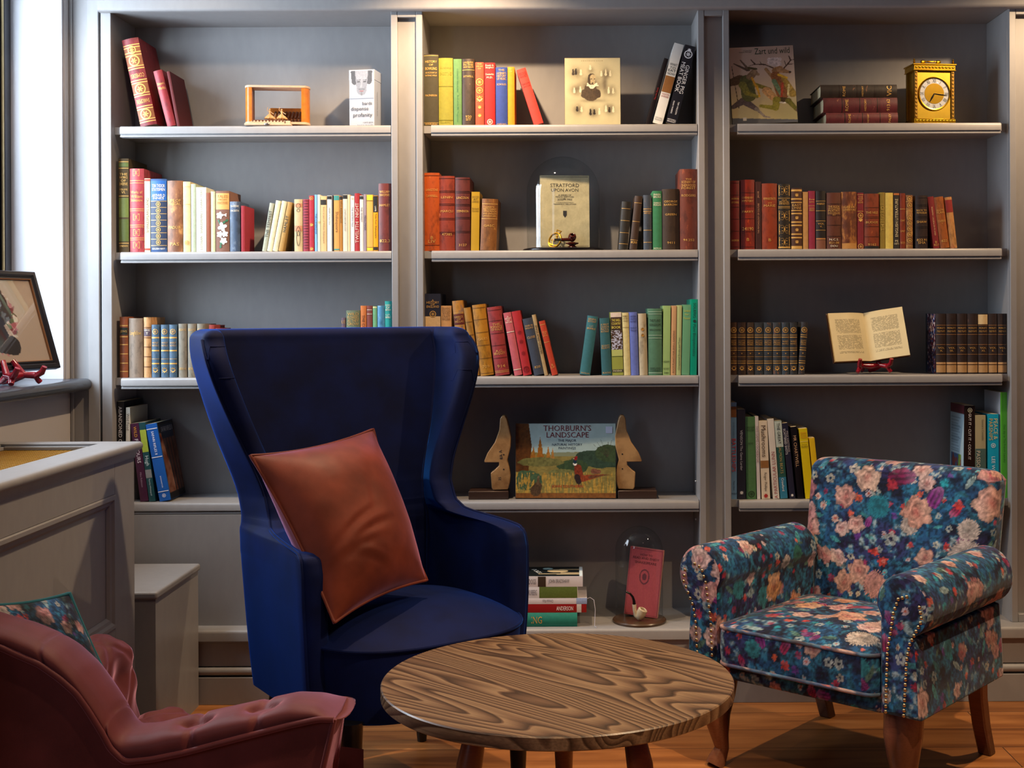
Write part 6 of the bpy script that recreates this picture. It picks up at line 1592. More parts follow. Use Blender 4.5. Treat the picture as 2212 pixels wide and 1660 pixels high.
def half_curve(Fb, Wb, Wf, Ff, n=26):
    r_ = min(.055, (Ff - Fb) * .6)
    pts = []
    crown = .012
    for k in range(9):
        x = (Wb - r_) * k / 8
        pts.append((x, Fb + crown * (x / Wb) ** 2))
    for k in range(1, 8):
        a = PI / 2 * k / 8
        pts.append((Wb - r_ + r_ * math.sin(a), Fb + crown + r_ - r_ * math.cos(a)))
    x0, f0 = Wb, Fb + crown + r_
    for k in range(n - 16 + 1):
        t = k / (n - 16)
        pts.append((x0 + (Wf - x0) * t, f0 + (max(Ff, f0 + .003) - f0) * t))
    return pts
def shell_loop(par, T, shrink=1.0):
    h = half_curve(*par)
    full = [(-x, f) for x, f in h[::-1]][:-1] + h
    n = len(full)
    P = np.array(full)
    tan = np.gradient(P, axis=0); tan /= np.linalg.norm(tan, axis=1)[:, None]
    nor = np.stack([-tan[:, 1], tan[:, 0]], 1)           # towards the inside of the U
    inner = P + nor * T
    mid = (P + inner) / 2
    o = mid + (P - mid) * shrink; i_ = mid + (inner - mid) * shrink
    loop = [tuple(q) for q in o]
    def cap(pa, pb, tg):
        c = (pa + pb) / 2; rr_ = np.linalg.norm(pb - pa) / 2
        d = (pa - c)
        return [tuple(c + d * math.cos(PI * k / 6) + tg * rr_ * .55 * math.sin(PI * k / 6)) for k in range(1, 6)]
    loop += cap(o[-1], i_[-1], tan[-1])
    loop += [tuple(q) for q in i_[::-1]]
    loop += cap(i_[0], o[0], -tan[0])
    return loop, P
TH = .058
grid = []
edgeL, edgeR = [], []
for z_, par in zip(zs, rows):
    lp, P = shell_loop(par, TH)
    grid.append([(u, -f, z_) for u, f in lp])
    edgeL.append((P[0][0] - .001, -P[0][1] - .002, z_)); edgeR.append((P[-1][0] + .001, -P[-1][1] - .002, z_))
zt = zs[-1]
for k in range(1, 8):
    a = PI / 2 * k / 7
    par = rows[-1].copy(); par[3] -= .022 * (1 - math.cos(a)); par[2] -= .012 * (1 - math.cos(a)); par[1] -= .008 * (1 - math.cos(a))
    lp, P = shell_loop(par, TH, max(.02, math.cos(a)))
    grid.append([(u, -f, zt + .028 * math.sin(a)) for u, f in lp])
m_ = MB().grid(grid, False, True)
n = len(grid[0])
m_.f.append(tuple(range(n))[::-1])
m_.build('back_and_arms', BLUE, wc, True, 0, 0, 70)
for e_ in (edgeL, edgeR):
    k0 = 0
    MB().tube(e_[k0:], .0042, 8).build('piping', BLUE, wc)
nl = len(half_curve(*rows[0])) * 2 - 1
for zc in (1.035, 1.115):
    i_ = int(np.argmin(np.abs(zs - zc)))
    L_ = len(grid[i_])
    for idx in (list(range(L_ - 9, L_)) + [0], list(range(nl - 1, nl + 9))):
        pts_ = [grid[min(i_ + (2 if 2 < j < 8 else 0), len(grid) - 1)][q % L_] for j, q in enumerate(idx)]
        MB().tube([(x * 1.003, y, z_) for x, y, z_ in pts_], .0016, 6).build('seam', BLUE, wc)
def seat_outline(n=72, hw=.298, fb=-.20, ff=.318):
    pts = []
    for k in range(n):
        a = 2 * PI * k / n
        c, s_ = math.cos(a), math.sin(a)
        e = 3.0
        x = math.copysign(abs(c) ** (2 / e), c) * hw
        y = math.copysign(abs(s_) ** (2 / e), s_)
        f = y * ff if y > 0 else y * -fb
        if y > 0: x *= 1 - .03 * y
        pts.append((x, f))
    return pts
ol = seat_outline()
rows_ = []
for z_, sc_ in ((.262, .93), (.268, .955), (.30, .965), (.38, .985), (.425, .995), (.436, .993)):
    rows_.append([(x * sc_, -f * sc_, z_) for x, f in ol])
m_ = MB().grid(rows_, False, True); m_.f.append(tuple(range(72)))
m_.build('seat_base', BLUE, wc)
rows_ = [[(x * .985, -f * .985, .4365) for x, f in ol], [(x * 1.0, -f * 1.0, .442) for x, f in ol]]
for k in range(1, 15):
    q = 1 - k / 14.0
    hgt = .445 + .052 * (1 - q ** 3.2)
    q2 = max(q, .001)
    rows_.append([(x * q2, -f * q2 + .0 * (1 - q2), hgt) for x, f in ol])
MB().grid(rows_, False, True).build('seat_cushion', BLUE, wc, True, 0, 0, 70)
MB().tube([(x * 1.004, -f * 1.004, .4395) for x, f in ol], .0046, 8, closed=True).build('seat_piping', BLUE, wc)
BLK = mat('0a0a0e', 'black_lacquer', .3, 0, .2)
for ux in (-1, 1):
    MB().lathe([(.014, 0), (.0165, .004), (.018, .03), (.029, .275), (.0001, .276)], 24, Matrix.Translation((ux * .235, -.235, 0))).build('leg', BLK, wc, True, 0, 0, 40)
    t_ = MB().tube([(ux * .235, .255, .0), (ux * .232, .250, .03), (ux * .21, .215, .275)], [.013, .016, .026], 20); t_.build('leg', BLK, wc, True, 0, 0, 40)

# ---------------------------------------------------------------- cushions
def pillow(name, label, corners, T, m, pm, n=70, pinch=.09, colfn=None, wr=.006, seed=1, cat='cushion', bulge=None, folds=()):
    c = [Vector(q) for q in corners]        # TL, TR, BR, BL
    base = (c[2] + c[3]) / 2; base.z = min(q.z for q in c)
    r = thing(name, label, cat, base)
    A, B = np.meshgrid(np.linspace(-1, 1, n), np.linspace(-1, 1, n), indexing='ij')
    def bil(a, b):
        u = (a + 1) / 2; v = (b + 1) / 2
        return sum(np.array(c[i])[None, None] * wgt[..., None] for i, wgt in ((0, (1 - u) * v), (1, u * v), (2, u * (1 - v)), (3, (1 - u) * (1 - v))))
    pa = A * (1 - pinch * (1 - B ** 2) ** 1.0 * np.abs(A) ** 1.5); pb = B * (1 - pinch * (1 - A ** 2) ** 1.0 * np.abs(B) ** 1.5)
    P0 = bil(pa, pb)
    nx = (c[1] - c[0]).cross(c[3] - c[0]).normalized()
    nrm_ = np.array(nx)
    th = T * ((1 - np.abs(A) ** 2.2) ** .62) * ((1 - np.abs(B) ** 2.2) ** .62)
    wz = (fbm(A * 3.5 + 9, B * 3.5, seed, 4) - .5) * wr * 2
    rad = np.hypot(A, B)
    rid = np.sin(np.arctan2(B, A) * 17 + 3 * fbm(A * 2, B * 2, seed + 3)) * wr * .35 * np.clip(rad - .35, 0, 1) * (1 - np.clip(np.maximum(np.abs(A), np.abs(B)), 0, 1) ** 8)
    fd = np.zeros_like(A)
    for (a0, b0, ang, ln_, wd, dp) in folds:
        ca, sa = math.cos(ang), math.sin(ang)
        x = (A - a0) * ca + (B - b0) * sa; y = -(A - a0) * sa + (B - b0) * ca
        y = y + .25 * x * x
        fd += dp * np.exp(-(x / ln_) ** 2) * (-np.exp(-(y / wd) ** 2) + .7 * np.exp(-((y - 1.7 * wd) / wd) ** 2))
    edge = (1 - np.abs(A) ** 6) * (1 - np.abs(B) ** 6)
    for sgn, nm in ((1, 'front_panel'), (-1, 'back_panel')):
        disp = sgn * (th + edge * (wz + rid + fd) * (1 if sgn > 0 else .3))
        P = P0 + nrm_[None, None] * disp[..., None] - np.array(base)[None, None]
        if sgn < 0: P = P[::-1]
        if colfn is not None:
            C = colfn((A if sgn > 0 else A[::-1]) * .24, B * .24 + (2 if sgn < 0 else 0))
            color_grid(nm, P, C, m, r)
        else:
            color_grid(nm, P, np.ones(A.shape + (3,)), m, r)
    bd = [(A[i, 0], -1) for i in range(0, n)] ; 
    ring_ = [(i, 0) for i in range(n)] + [(n - 1, j) for j in range(1, n)] + [(i, n - 1) for i in range(n - 2, -1, -1)] + [(0, j) for j in range(n - 2, 0, -1)]
    MB().tube([tuple(P0[i, j] - np.array(base)) for i, j in ring_], .0042, 8, closed=True).build('piping', pm, r)
    return r
def PD(px, py, d): return W(px, py, d - CAMD)
PINK = velvet('rust_pink_velvet', '#6e3222', '#c490c0', 1.0, .3, .3, .5)
TL, TR, BR, BL = PD(541, 985, 3.00), PD(806, 928, 3.33), PD(922, 1254, 3.19), PD(722, 1346, 2.90)
pillow('cushion', 'rust pink velvet cushion propped on its corner in the blue wing chair', (TL, TR, BR, BL), .11, PINK, PINK, 80, .07, wr=.004, seed=4,
       folds=((-.35, -.15, .3, .35, .05, .010), (-.2, -.28, .15, .4, .05, .012), (-.45, -.42, .1, .35, .05, .010), (-.25, -.62, -.5, .3, .05, .010), (.05, .1, 1.1, .35, .06, .005)))

# ---------------------------------------------------------------- flower print
def pal(h): return np.array(lin(h))
def paint_floral(X, Y, seed=1, special=(), density=1.0, warm=0.0):
    """printed flower cloth; X, Y in metres"""
    n1 = fbm(X * 16, Y * 16, seed, 5); n2 = fbm(X * 55 + 7, Y * 55, seed + 5, 4); n3 = fbm(X * 150, Y * 150, seed + 9, 3); n4 = fbm(X * 9 + 3, Y * 9 + 8, seed + 21, 3)
    C = np.zeros(X.shape + (3,))
    a = smooth01(.35, .62, n1)[..., None]; b = smooth01(.45, .70, n2)[..., None]; d = smooth01(.48, .66, n4)[..., None]
    C[:] = pal('101634')
    C = C * (1 - a) + pal('1a4a78') * a
    C = C * (1 - d * .6) + pal('30245c') * d * .6
    C = C * (1 - b * .6) + pal('2c7ca0') * b * .6
    k = smooth01(.60, .74, n2)[..., None] * smooth01(.5, .62, n1[..., None] * 0 + n4[..., None]); C = C * (1 - k * .7) + pal('9caeb4') * k * .7
    k = smooth01(.56, .40, n3)[..., None]; C = C * (1.12 - .62 * k)
    rng = random.Random(seed * 7 + 1)
    x0, x1, y0, y1 = X.min(), X.max(), Y.min(), Y.max()
    st = []
    cell = .036 / math.sqrt(density)
    yy = y0 - cell
    while yy < y1 + cell:
        xx = x0 - cell
        while xx < x1 + cell:
            cx, cy = xx + rng.uniform(0, cell), yy + rng.uniform(0, cell)
            t = rng.random()
            if t < .17: st.append(('leaf', cx, cy, rng.uniform(.014, .028), rng.choice(['2c6c74', '1c4c5c', '3c8c94', '4c6c5c', '8ca4a8']), rng.uniform(0, 6.28)))
            elif t < .27: st.append(('daisy', cx, cy, rng.uniform(.007, .012), rng.choice(['d8c4c0', 'c8b8c4', 'a8c0c8', 'd0c8b0', '6cb4c4']), rng.uniform(0, 6)))
            elif t < .48: st.append(('puff', cx, cy, rng.uniform(.007, .015), rng.choice(['b4341c', '8c1c44', 'c4542c', '5c2c84', '246c9c', '1c8c9c', 'a02030']), rng.uniform(0, 6)))
            elif t < .56: st.append(('cluster', cx, cy, rng.uniform(.010, .018), rng.choice(['b8c4c4', 'a4b4b8', 'c8c4b4']), rng.uniform(0, 6)))
            elif t < .635: st.append(('rose', cx, cy, rng.uniform(.020, .042), rng.choice(['c08c90', 'c89c9c', 'a86c78', 'c49488', 'd0b0b0']), rng.uniform(0, 6)))
            elif t < .66: st.append(('mum', cx, cy, rng.uniform(.022, .036), rng.choice(['b8aca8', 'c4a098', '2c7c8c']), rng.uniform(0, 6)))
            elif t < .69: st.append(('tulip', cx, cy, rng.uniform(.016, .024), rng.choice(['7c2c7c', '8c1c4c', '6c2464']), rng.uniform(0, 6)))
            xx += cell
        yy += cell
    order = {'leaf': 0, 'cluster': 1, 'daisy': 2, 'puff': 2, 'tulip': 3, 'rose': 4, 'mum': 4}
    st.sort(key=lambda q: order[q[0]])
    st += list(special)
    Xf, Yf, Cf, n3f, n2f = X.ravel(), Y.ravel(), C.reshape(-1, 3), n3.ravel(), n2.ravel()
    for kind, cx, cy, R_, c, ph in st:
        idx = np.nonzero((np.abs(Xf - cx) < R_ * 1.4) & (np.abs(Yf - cy) < R_ * 1.4))[0]
        if len(idx) == 0: continue
        dx, dy = Xf[idx] - cx, Yf[idx] - cy
        r = np.hypot(dx, dy) / R_; th = np.arctan2(dy, dx) + ph
        nz = n3f[idx]; base = pal(c)
        if kind == 'rose':
            edge = .88 + .10 * np.sin(5 * th + 1) + .07 * np.sin(8 * th + 2 * ph) + .12 * (nz - .5)
            m = r < edge
            w_ = np.sin(r * 13 + 1.8 * np.sin(3 * th + r * 6 + ph) + 1.2 * np.sin(2 * th - r * 9))
            v = .80 + .26 * w_ + .35 * (nz - .5)
            col_ = base * np.clip(v, .2, 1.4)[:, None]
            cen = np.exp(-(r / .30) ** 2)[:, None]; col_ = col_ * (1 - .55 * cen) + pal('a03038') * .55 * cen
            lt = np.clip(np.sin(th * 1.0 + ph), 0, 1)[:, None] * .25; col_ = col_ * (1 - lt) + pal('e4ccbc') * lt
            ed = smooth01(.82, 1.0, r / edge)[:, None]; col_ = col_ * (1 - .35 * ed)
        elif kind == 'mum':
            edge = .86 + .16 * np.sin(31 * th + 6 * nz) * .5 + .16 * (nz - .5)
            m = r < edge
            v = .72 + .30 * np.sin(26 * th + 9 * np.sin(r * 5) + 4 * nz) * r + .30 * (nz - .3)
            col_ = base * np.clip(v, .2, 1.4)[:, None]
            cen = np.exp(-(r / .22) ** 2)[:, None]; col_ = col_ * (1 - .6 * cen)
        elif kind == 'daisy':
            m = r < .55 + .45 * np.abs(np.sin(th * 5.5))
            col_ = base * (.75 + .4 * r)[:, None]
            cm = r < .34; col_ = np.where(cm[:, None], pal('c0603c')[None], col_)
        elif kind == 'puff':
            m = r < .7 + .5 * (nz - .3) + .15 * np.sin(7 * th)
            col_ = base * (.6 + 1.0 * nz)[:, None]
        elif kind == 'cluster':
            a_ = np.mod(th, 2 * PI / 5) - PI / 5
            d2 = np.hypot(r * np.cos(a_) - .58, r * np.sin(a_))
            m = d2 < .34
            col_ = base * (.62 + .9 * d2 + .3 * (nz - .5))[:, None]
        elif kind == 'leaf':
            u_ = dx * math.cos(ph) + dy * math.sin(ph); v_ = -dx * math.sin(ph) + dy * math.cos(ph)
            m = (np.abs(v_) < .33 * R_ * np.clip(1 - (u_ / R_) ** 2, 0, 1)) & (np.abs(u_) < R_)
            col_ = base * (.6 + .6 * (np.abs(v_) > .02 * R_) + .8 * (nz - .5))[:, None]
        else:
            u_ = dx * math.cos(ph) + dy * math.sin(ph); v_ = -dx * math.sin(ph) + dy * math.cos(ph)
            wd_ = .62 * np.clip(1 - ((u_ / R_ + .1) / 1.05) ** 2, 0, 1) ** .6 * (1 + .12 * np.sin(v_ / R_ * 12))
            m = (np.abs(v_) / R_ < wd_) & (np.abs(u_) < R_)
            col_ = base * (.65 + .45 * np.sin(v_ / R_ * 16 + 2 * nz) + .4 * nz)[:, None]; 
            lt = (np.clip(u_ / R_, 0, 1) * .35)[:, None]; col_ = col_ * (1 - lt) + pal('c89cd0') * lt
        ii = idx[m]
        soft = (.90 if kind in ('rose', 'mum', 'tulip') else .66) * (.75 + .5 * nz[m])[:, None]
        soft = np.clip(soft, 0, .97)
        Cf[ii] = Cf[ii] * (1 - soft) + col_[m] * soft
    C = Cf.reshape(X.shape + (3,))
    C = C * (.66 + .72 * n3)[..., None]
    # worn, chalky weave
    wv = vnoise(X * 900, Y * 160, seed + 2) * .5 + vnoise(X * 160, Y * 900, seed + 3) * .5
    C = C * (.66 + .26 * wv)[..., None]
    return np.clip(C, 0, 1)
FLORAL = attr_mat('flower_print_velvet', .8, .18, 700.0, .22, .15, .25)

def loft(name, loops, parent, seed, special=(), cv=True, cap0=False, cap1=False, uoff=0.0, m=None, swap=False, voff=0.0, smooth=True):
    P = np.array(loops, float)
    du = np.linalg.norm(np.diff(P, axis=1), axis=2)
    mid = P.shape[0] // 2
    u = np.concatenate([[0], np.cumsum(du[mid])])
    dv = np.linalg.norm(np.diff(P, axis=0), axis=2).max(1)
    v = np.concatenate([[0], np.cumsum(dv)])
    Vg, Ug = np.meshgrid(v, u, indexing='ij')
    C = paint_floral(Ug - uoff, Vg - voff, seed, special) if not swap else paint_floral(Vg - voff, Ug - uoff, seed, special)
    o = color_grid(name, P, C, m or FLORAL, parent, smooth, False, cv)
    return o, u, v

def resample(pts, ds, closed=True):
    P = np.array(pts, float)
    if closed: P = np.vstack([P, P[:1]])
    d = np.concatenate([[0], np.cumsum(np.linalg.norm(np.diff(P, axis=0), axis=1))])
    n = max(8, int(d[-1] / ds))
    t = np.linspace(0, d[-1], n + 1)
    if closed: t = t[:-1]
    return np.stack([np.interp(t, d, P[:, k]) for k in range(P.shape[1])], 1)

# ---------------------------------------------------------------- floral armchair
FU, FF = np.array([.756, -.655]), np.array([-.655, -.756])
ac = thing('armchair', 'floral velvet armchair with scroll arms and brass nail heads at right', 'armchair', (.757, 3.385 - CAMD, 0), math.atan2(-.655, .756))
ac.scale = (.935, .935, .985)
DS = .0036
# back: rounded slab, rows upward
def rrect(hw, y0, y1, r_, ds=DS, crown=0.0):
    pts = []
    for (cx, cy, a0) in ((hw - r_, y0 + r_, -PI / 2), (hw - r_, y1 - r_, 0), (-hw + r_, y1 - r_, PI / 2), (-hw + r_, y0 + r_, PI)):
        for k in range(9):
            a = a0 + PI / 2 * k / 8
            pts.append((cx + r_ * math.cos(a), cy + r_ * math.sin(a)))
    P = resample(pts, ds)
    return P
z0_, z1_ = .258, .800
nb = int((z1_ - z0_) / DS)
base_loop = rrect(.300, -.055, .055, .035)
start = int(np.argmin(np.abs(base_loop[:, 0] + .30) + np.abs(base_loop[:, 1]) * .01))
loops = []
for k in range(nb + 1):
    t = k / nb; z_ = z0_ + (z1_ - z0_ - .03) * t
    hw = .262 + (.30 - .262) * smooth01(.45, .62, t) + .012 * t
    yc_ = .225 + .105 * t
    L_ = base_loop.copy(); L_[:, 0] *= hw / .30
    L_[:, 1] = L_[:, 1] * (1.0 - .10 * t) + yc_ - .010 * (1 - (L_[:, 0] / hw) ** 2) * (L_[:, 1] < 0)
    loops.append(np.column_stack([L_, np.full(len(L_), z_)]))
nr = 10
for k in range(1, nr + 1):
    a = PI / 2 * k / nr
    L_ = loops[nb].copy(); cx_, cy_ = 0, .330
    hw = .312
    L_[:, 0] = np.sign(L_[:, 0]) * np.maximum(0, np.abs(L_[:, 0]) - .030 * (1 - math.cos(a)) * (np.abs(L_[:, 0]) / hw) ** 3)
    L_[:, 1] = cy_ + (L_[:, 1] - cy_) * max(.02, math.cos(a) ** .8)
    L_[:, 2] = z1_ - .03 + .03 * math.sin(a) - .012 * (np.abs(L_[:, 0]) / hw) ** 8
    loops.append(L_)
loops = [np.roll(l_, -start, axis=0) for l_ in loops]
# where the front face begins, for placing the big flowers
L0 = loops[nb // 2]; uu = np.concatenate([[0], np.cumsum(np.linalg.norm(np.diff(L0, axis=0), axis=1))])
fi = np.nonzero(L0[:, 1] < .27)[0]
def at_u(x):                                   # arc position of the front-face point at local x
    c = fi[np.argmin(np.abs(L0[fi, 0] - x))]
    return uu[c]
SPB = [('rose', at_u(.085), .43, .050, 'cf9a8c', .6), ('mum', at_u(.235), .315, .060, 'b9adab', .2), ('mum', at_u(-.035), .435, .040, '1f7c94', 1.2), ('tulip', at_u(.135), .478, .034, '7a2a80', 1.2),
       ('rose', at_u(.275), .47, .055, 'd0a49c', 2.0), ('rose', at_u(-.075), .515, .044, 'd8b4a4', 1.0), ('tulip', at_u(.030), .528, .044, '6c1444', .2), ('rose', at_u(-.145), .455, .038, 'c8948c', 2.6), ('rose', at_u(-.10), .375, .030, 'd4a8a4', 1.6),
       ('rose', at_u(-.25), .35, .034, 'c48c8c', .6), ('puff', at_u(.0), .50, .022, '9c2430', .6), ('daisy', at_u(-.215), .42, .013, 'd8b4a4', .6), ('daisy', at_u(-.17), .385, .013, 'd8b4a4', .1), ('daisy', at_u(-.235), .445, .011, 'd8b4a4', .1),
       ('puff', at_u(-.01), .27, .020, 'b8381c', .6), ('puff', at_u(-.035), .30, .016, 'b8381c', .9), ('cluster', at_u(.01), .345, .024, 'aab6b6', .4), ('mum', at_u(-.03), .20, .045, 'c48c84', .4), ('puff', at_u(-.28), .53, .016, 'c02c34', .4), ('puff', at_u(.20), .46, .016, 'b83820', .4), ('cluster', at_u(-.12), .54, .02, 'd0c8b8', .4)]
loft('backrest', loops, ac, 11, SPB)
# arms
def arm_profile(sx):
    cx, cz, r_ = .314, .530, .076
    pts = [(.250, .258), (.250, .40), (.250, .50)]
    for k in range(0, 25):
        a = R(185) - R(262) * k / 24
        pts.append((cx + r_ * math.cos(a), cz + r_ * math.sin(a)))
    pts += [(.348, .452), (.350, .43), (.356, .36), (.360, .258)]
    return [(sx * x, z_) for x, z_ in pts]
for sx, nm, sd in ((1, 'right', 23), (-1, 'left', 31)):
    prof = resample(arm_profile(sx), DS)
    f1, f0 = .315, -.200
    n_ = int((f1 - f0) / DS)
    loops = []
    cen = prof.mean(0)
    ins = [(0.0, .0), (.55, .012), (.85, .020)]
    for sc_, df in ((.90, .012), (.96, .009), (.985, .004)):
        loops.append(np.column_stack([cen[0] + (prof[:, 0] - cen[0]) * sc_, np.full(len(prof), -(f1 + df)), cen[1] + (prof[:, 1] - cen[1]) * (sc_ + (1 - sc_) * .6)]))
    for k in range(n_ + 1):
        f = f1 - (f1 - f0) * k / n_
        P2 = prof.copy()
        top = P2[:, 1] > .44
        loops.append(np.column_stack([P2[:, 0], np.full(len(P2), -f), P2[:, 1]]))
    for sc_, df in ((.98, .006), (.93, .012)):
        loops.append(np.column_stack([cen[0] + (prof[:, 0] - cen[0]) * sc_, np.full(len(prof), -(f0 - df)), cen[1] + (prof[:, 1] - cen[1]) * sc_]))
    sp = [('rose', .12, .42, .05, 'c87c50', .3), ('rose', .20, .30, .045, 'c89060', .8), ('mum', .28, .42, .03, '2c6c5c', .3)] if sx < 0 else [('mum', .08, .10, .05, 'c0b4ac', .4)]
    o, u_, v_ = loft('arm', loops, ac, sd, sp)
    # front panel of the scroll
    cap_ = MB()
    fp = [(x, z_) for x, z_ in resample(arm_profile(sx), .012)]
    fr_ = -(f1 + .0118)
    def inset(q):
        out_ = []
        n = len(q); A_ = np.array(q)
        ce = A_.mean(0)
        t_ = np.roll(A_, -1, 0) - np.roll(A_, 1, 0); t_ /= np.linalg.norm(t_, axis=1)[:, None]
        return A_, t_
    A_, t_ = inset(fp)
    area = 0.5 * np.sum(A_[:, 0] * np.roll(A_[:, 1], -1) - np.roll(A_[:, 0], -1) * A_[:, 1])
    nn = np.stack([-t_[:, 1], t_[:, 0]], 1) * (1 if area > 0 else -1)
    # panel painted as a dense patch clipped to the outline: fan of rows from the outline to a centre line
    cl = np.array([( sx * np.interp(z_, [.258, .40, .45, .50, .528, .61], [.305, .303, .300, .305, .322, .322]), min(max(z_, .268), .535)) for x, z_ in fp])
    rr_ = []
    fpd = resample([tuple(q) for q in A_], DS); cld = np.array([(sx * np.interp(z_, [.258, .40, .45, .50, .528, .61], [.305, .303, .300, .305, .322, .322]), min(max(z_, .268), .535)) for x, z_ in fpd])
    K = 22
    for k in range(K + 1):
        q = k / K
        xy = fpd * (1 - q) * 1.0 + cld * q
        xy = cen + (xy - cen) * (.90 if k == 0 else .90)
        y_ = fr_ - .006 * (1 - (1 - q) ** 2) 
        rr_.append(np.column_stack([xy[:, 0], np.full(len(xy), y_), cen[1] + (xy[:, 1] - cen[1]) * (.96 / .90)]))
    Pp = np.array(rr_)
    Cc = paint_floral(Pp[..., 0] + 1, Pp[..., 2], sd + 3)
    color_grid('arm_front', Pp, Cc, FLORAL, ac, True, False, True)
    # nail heads: two rows following the panel edges
    NH = metal('b8a078', .3)
    for side in (0, 1):
        if side == 0:
            path = [(.268, .268), (.270, .33), (.274, .42), (.284, .47), (.290, .51), (.305, .548), (.328, .556)]
        else:
            path = [(.318, .268), (.322, .33), (.326, .40), (.334, .44), (.352, .475), (.368, .505), (.362, .535)]
        pp_ = resample([(sx * a_, b_) for a_, b_ in path], .0125 if sx > 0 else .0155, False)
        for a_, b_ in pp_[:25]:
            if 'nailme' not in globals():
                globals()['nailme'] = MB().sphere((0, 0, 0), .0046, 10, 6, (1, .6, 1)).build('nail_head', NH, ac).data
                o_ = col.objects[-1]
                o_ = [q for q in bpy.data.objects if q.data == nailme][0]
            else:
                o_ = bpy.data.objects.new('nail_head', nailme); link(o_, ac)
            o_.location = (a_, fr_ - .0065, b_)
# lower frame
loops = []
for z_, sc_ in ((.250, .97), (.254, .985), (.262, 1), (.29, 1), (.318, 1), (.322, .99)):
    pts = []
    for (cx, cy, a0) in ((.262 - .03, -.305 + .03, -PI / 2), (.262 - .03, .27 - .03, 0), (-.262 + .03, .27 - .03, PI / 2), (-.262 + .03, -.305 + .03, PI)):
        for k in range(7):
            a = a0 + PI / 2 * k / 6; pts.append((cx + .03 * math.cos(a), cy + .03 * math.sin(a)))
    P2 = resample(pts, .004)
    loops.append(np.column_stack([P2 * sc_, np.full(len(P2), z_)]))
dense = []
for a_, b_ in zip(loops[:-1], loops[1:]):
    n_ = max(1, int(abs(b_[0, 2] - a_[0, 2]) / .004))
    for k in range(n_): dense.append(a_ + (b_ - a_) * k / n_)
dense.append(loops[-1])
loft('seat_rail', dense, ac, 41)
MB().box(-.25, .25, -.29, .25, .253, .300).build('seat_platform', mat('2a2a34', 'lining', .9), ac, False)
# seat cushion with piping
def cush_outline(hw, y0, y1, r_):
    pts = []
    for (cx, cy, a0) in ((hw - r_, y0 + r_, -PI / 2), (hw - r_, y1 - r_, 0), (-hw + r_, y1 - r_, PI / 2), (-hw + r_, y0 + r_, PI)):
        for k in range(9):
            a = a0 + PI / 2 * k / 8; pts.append((cx + r_ * math.cos(a), cy + r_ * math.sin(a)))
    return pts
co_ = cush_outline(.247, -.345, .185, .04)
P2 = resample(co_, DS)
ce = np.array([0, -.08])
loops = []
def add_loop(sc_, z_): loops.append(np.column_stack([ce + (P2 - ce) * sc_, np.full(len(P2), z_)]))
for k in range(26):
    t = k / 25; add_loop(1 + .012 * math.sin(PI * t), .302 + .096 * t)
def crown(q): return .398 + .030 * (1 - q ** 4)
steps = 68
for k in range(1, steps + 1):
    q = 1 - k / steps
    loops.append(np.column_stack([ce + (P2 - ce) * max(q, .004), np.full(len(P2), crown(q)) + .006 * (1 - q) * np.sin(P2[:, 0] * 9)]))
P = np.array(loops)
side = np.arange(len(loops)) < 26
du = np.concatenate([[0], np.cumsum(np.linalg.norm(np.diff(P[0], axis=0), axis=1))])
Csd = paint_floral(np.broadcast_to(du[None], (26, len(du))).copy(), np.broadcast_to(P[:26, :1, 2], (26, len(du))).copy(), 51)
Ctp = paint_floral(P[26:, :, 0] + 2, P[26:, :, 1], 57, [('rose', 2.05, -.12, .055, 'c8947c', .2), ('rose', 1.88, -.05, .045, 'd0a080', .8), ('mum', 2.17, -.27, .05, 'c4b8b0', 0), ('tulip', 2.02, -.0, .04, '8c1c3c', .2), ('puff', 1.86, -.22, .025, 'a83028', 0), ('rose', 1.93, .08, .04, 'c89068', 0)])
color_grid('seat_cushion', P, np.concatenate([Csd, Ctp]), FLORAL, ac, True, False, True)
for z_ in (.302, .3985):
    Pp = resample(co_, .012)
    loops = []
    pts = [Vector((x, y, z_)) for x, y in Pp * 1.0]
    n_ = len(pts); tb = []
    for i in range(n_):
        t_ = (pts[(i + 1) % n_] - pts[i - 1]).normalized(); n1 = Vector((0, 0, 1)); n2 = t_.cross(n1)
        tb.append([tuple(pts[i] + n2 * -.002 * 0 + n1 * (.0052 * math.cos(2 * PI * k / 8)) + n2 * (.0052 * math.sin(2 * PI * k / 8))) for k in range(8)])
    tb = np.array(tb)
    C = paint_floral(np.broadcast_to(np.arange(n_)[:, None] * .012, (n_, 8)).copy(), np.broadcast_to(np.arange(8)[None] * .004, (n_, 8)).copy() + z_, 61) * .8 + pal('8c7c78') * .2
    color_grid('piping', tb, C, FLORAL, ac, True, True, True)
LEGW = wood_mat('chair_leg_wood', '3c2018', '6c4030', '84543c', (3, 3, 1.2), 4, .25, 0, 2.0, .04, .4)
for sx in (-1, 1):
    x = sx * .285
    MB().tube([(x, -.262, .262), (x * 1.01, -.276, .20), (x * 1.02, -.280, .14), (x * 1.01, -.268, .08), (x * 1.0, -.262, .045), (x * 1.02, -.275, .018), (x * 1.03, -.285, .0)], [.052, .050, .040, .026, .021, .026, .028], 28).build('front_leg', LEGW, ac)
    c = MB()
    prof = [(.022, .225, .262), (.021, .262, .17), (.019, .285, .09), (.019, .320, .0)]
    g_ = []
    for hw_, y_, z_ in [(.023, .245, .270), (.022, .252, .17), (.021, .275, .09), (.020, .315, .0)]:
        xx = sx * .265
        g_.append([(xx - hw_, y_ - hw_, z_), (xx + hw_, y_ - hw_, z_), (xx + hw_, y_ + hw_, z_), (xx - hw_, y_ + hw_, z_)])
    c.grid(g_, False, True); c.f.append((0, 1, 2, 3)); c.f.append((12, 13, 14, 15))
    c.build('rear_leg', LEGW, ac, True, .005, 0, 40)

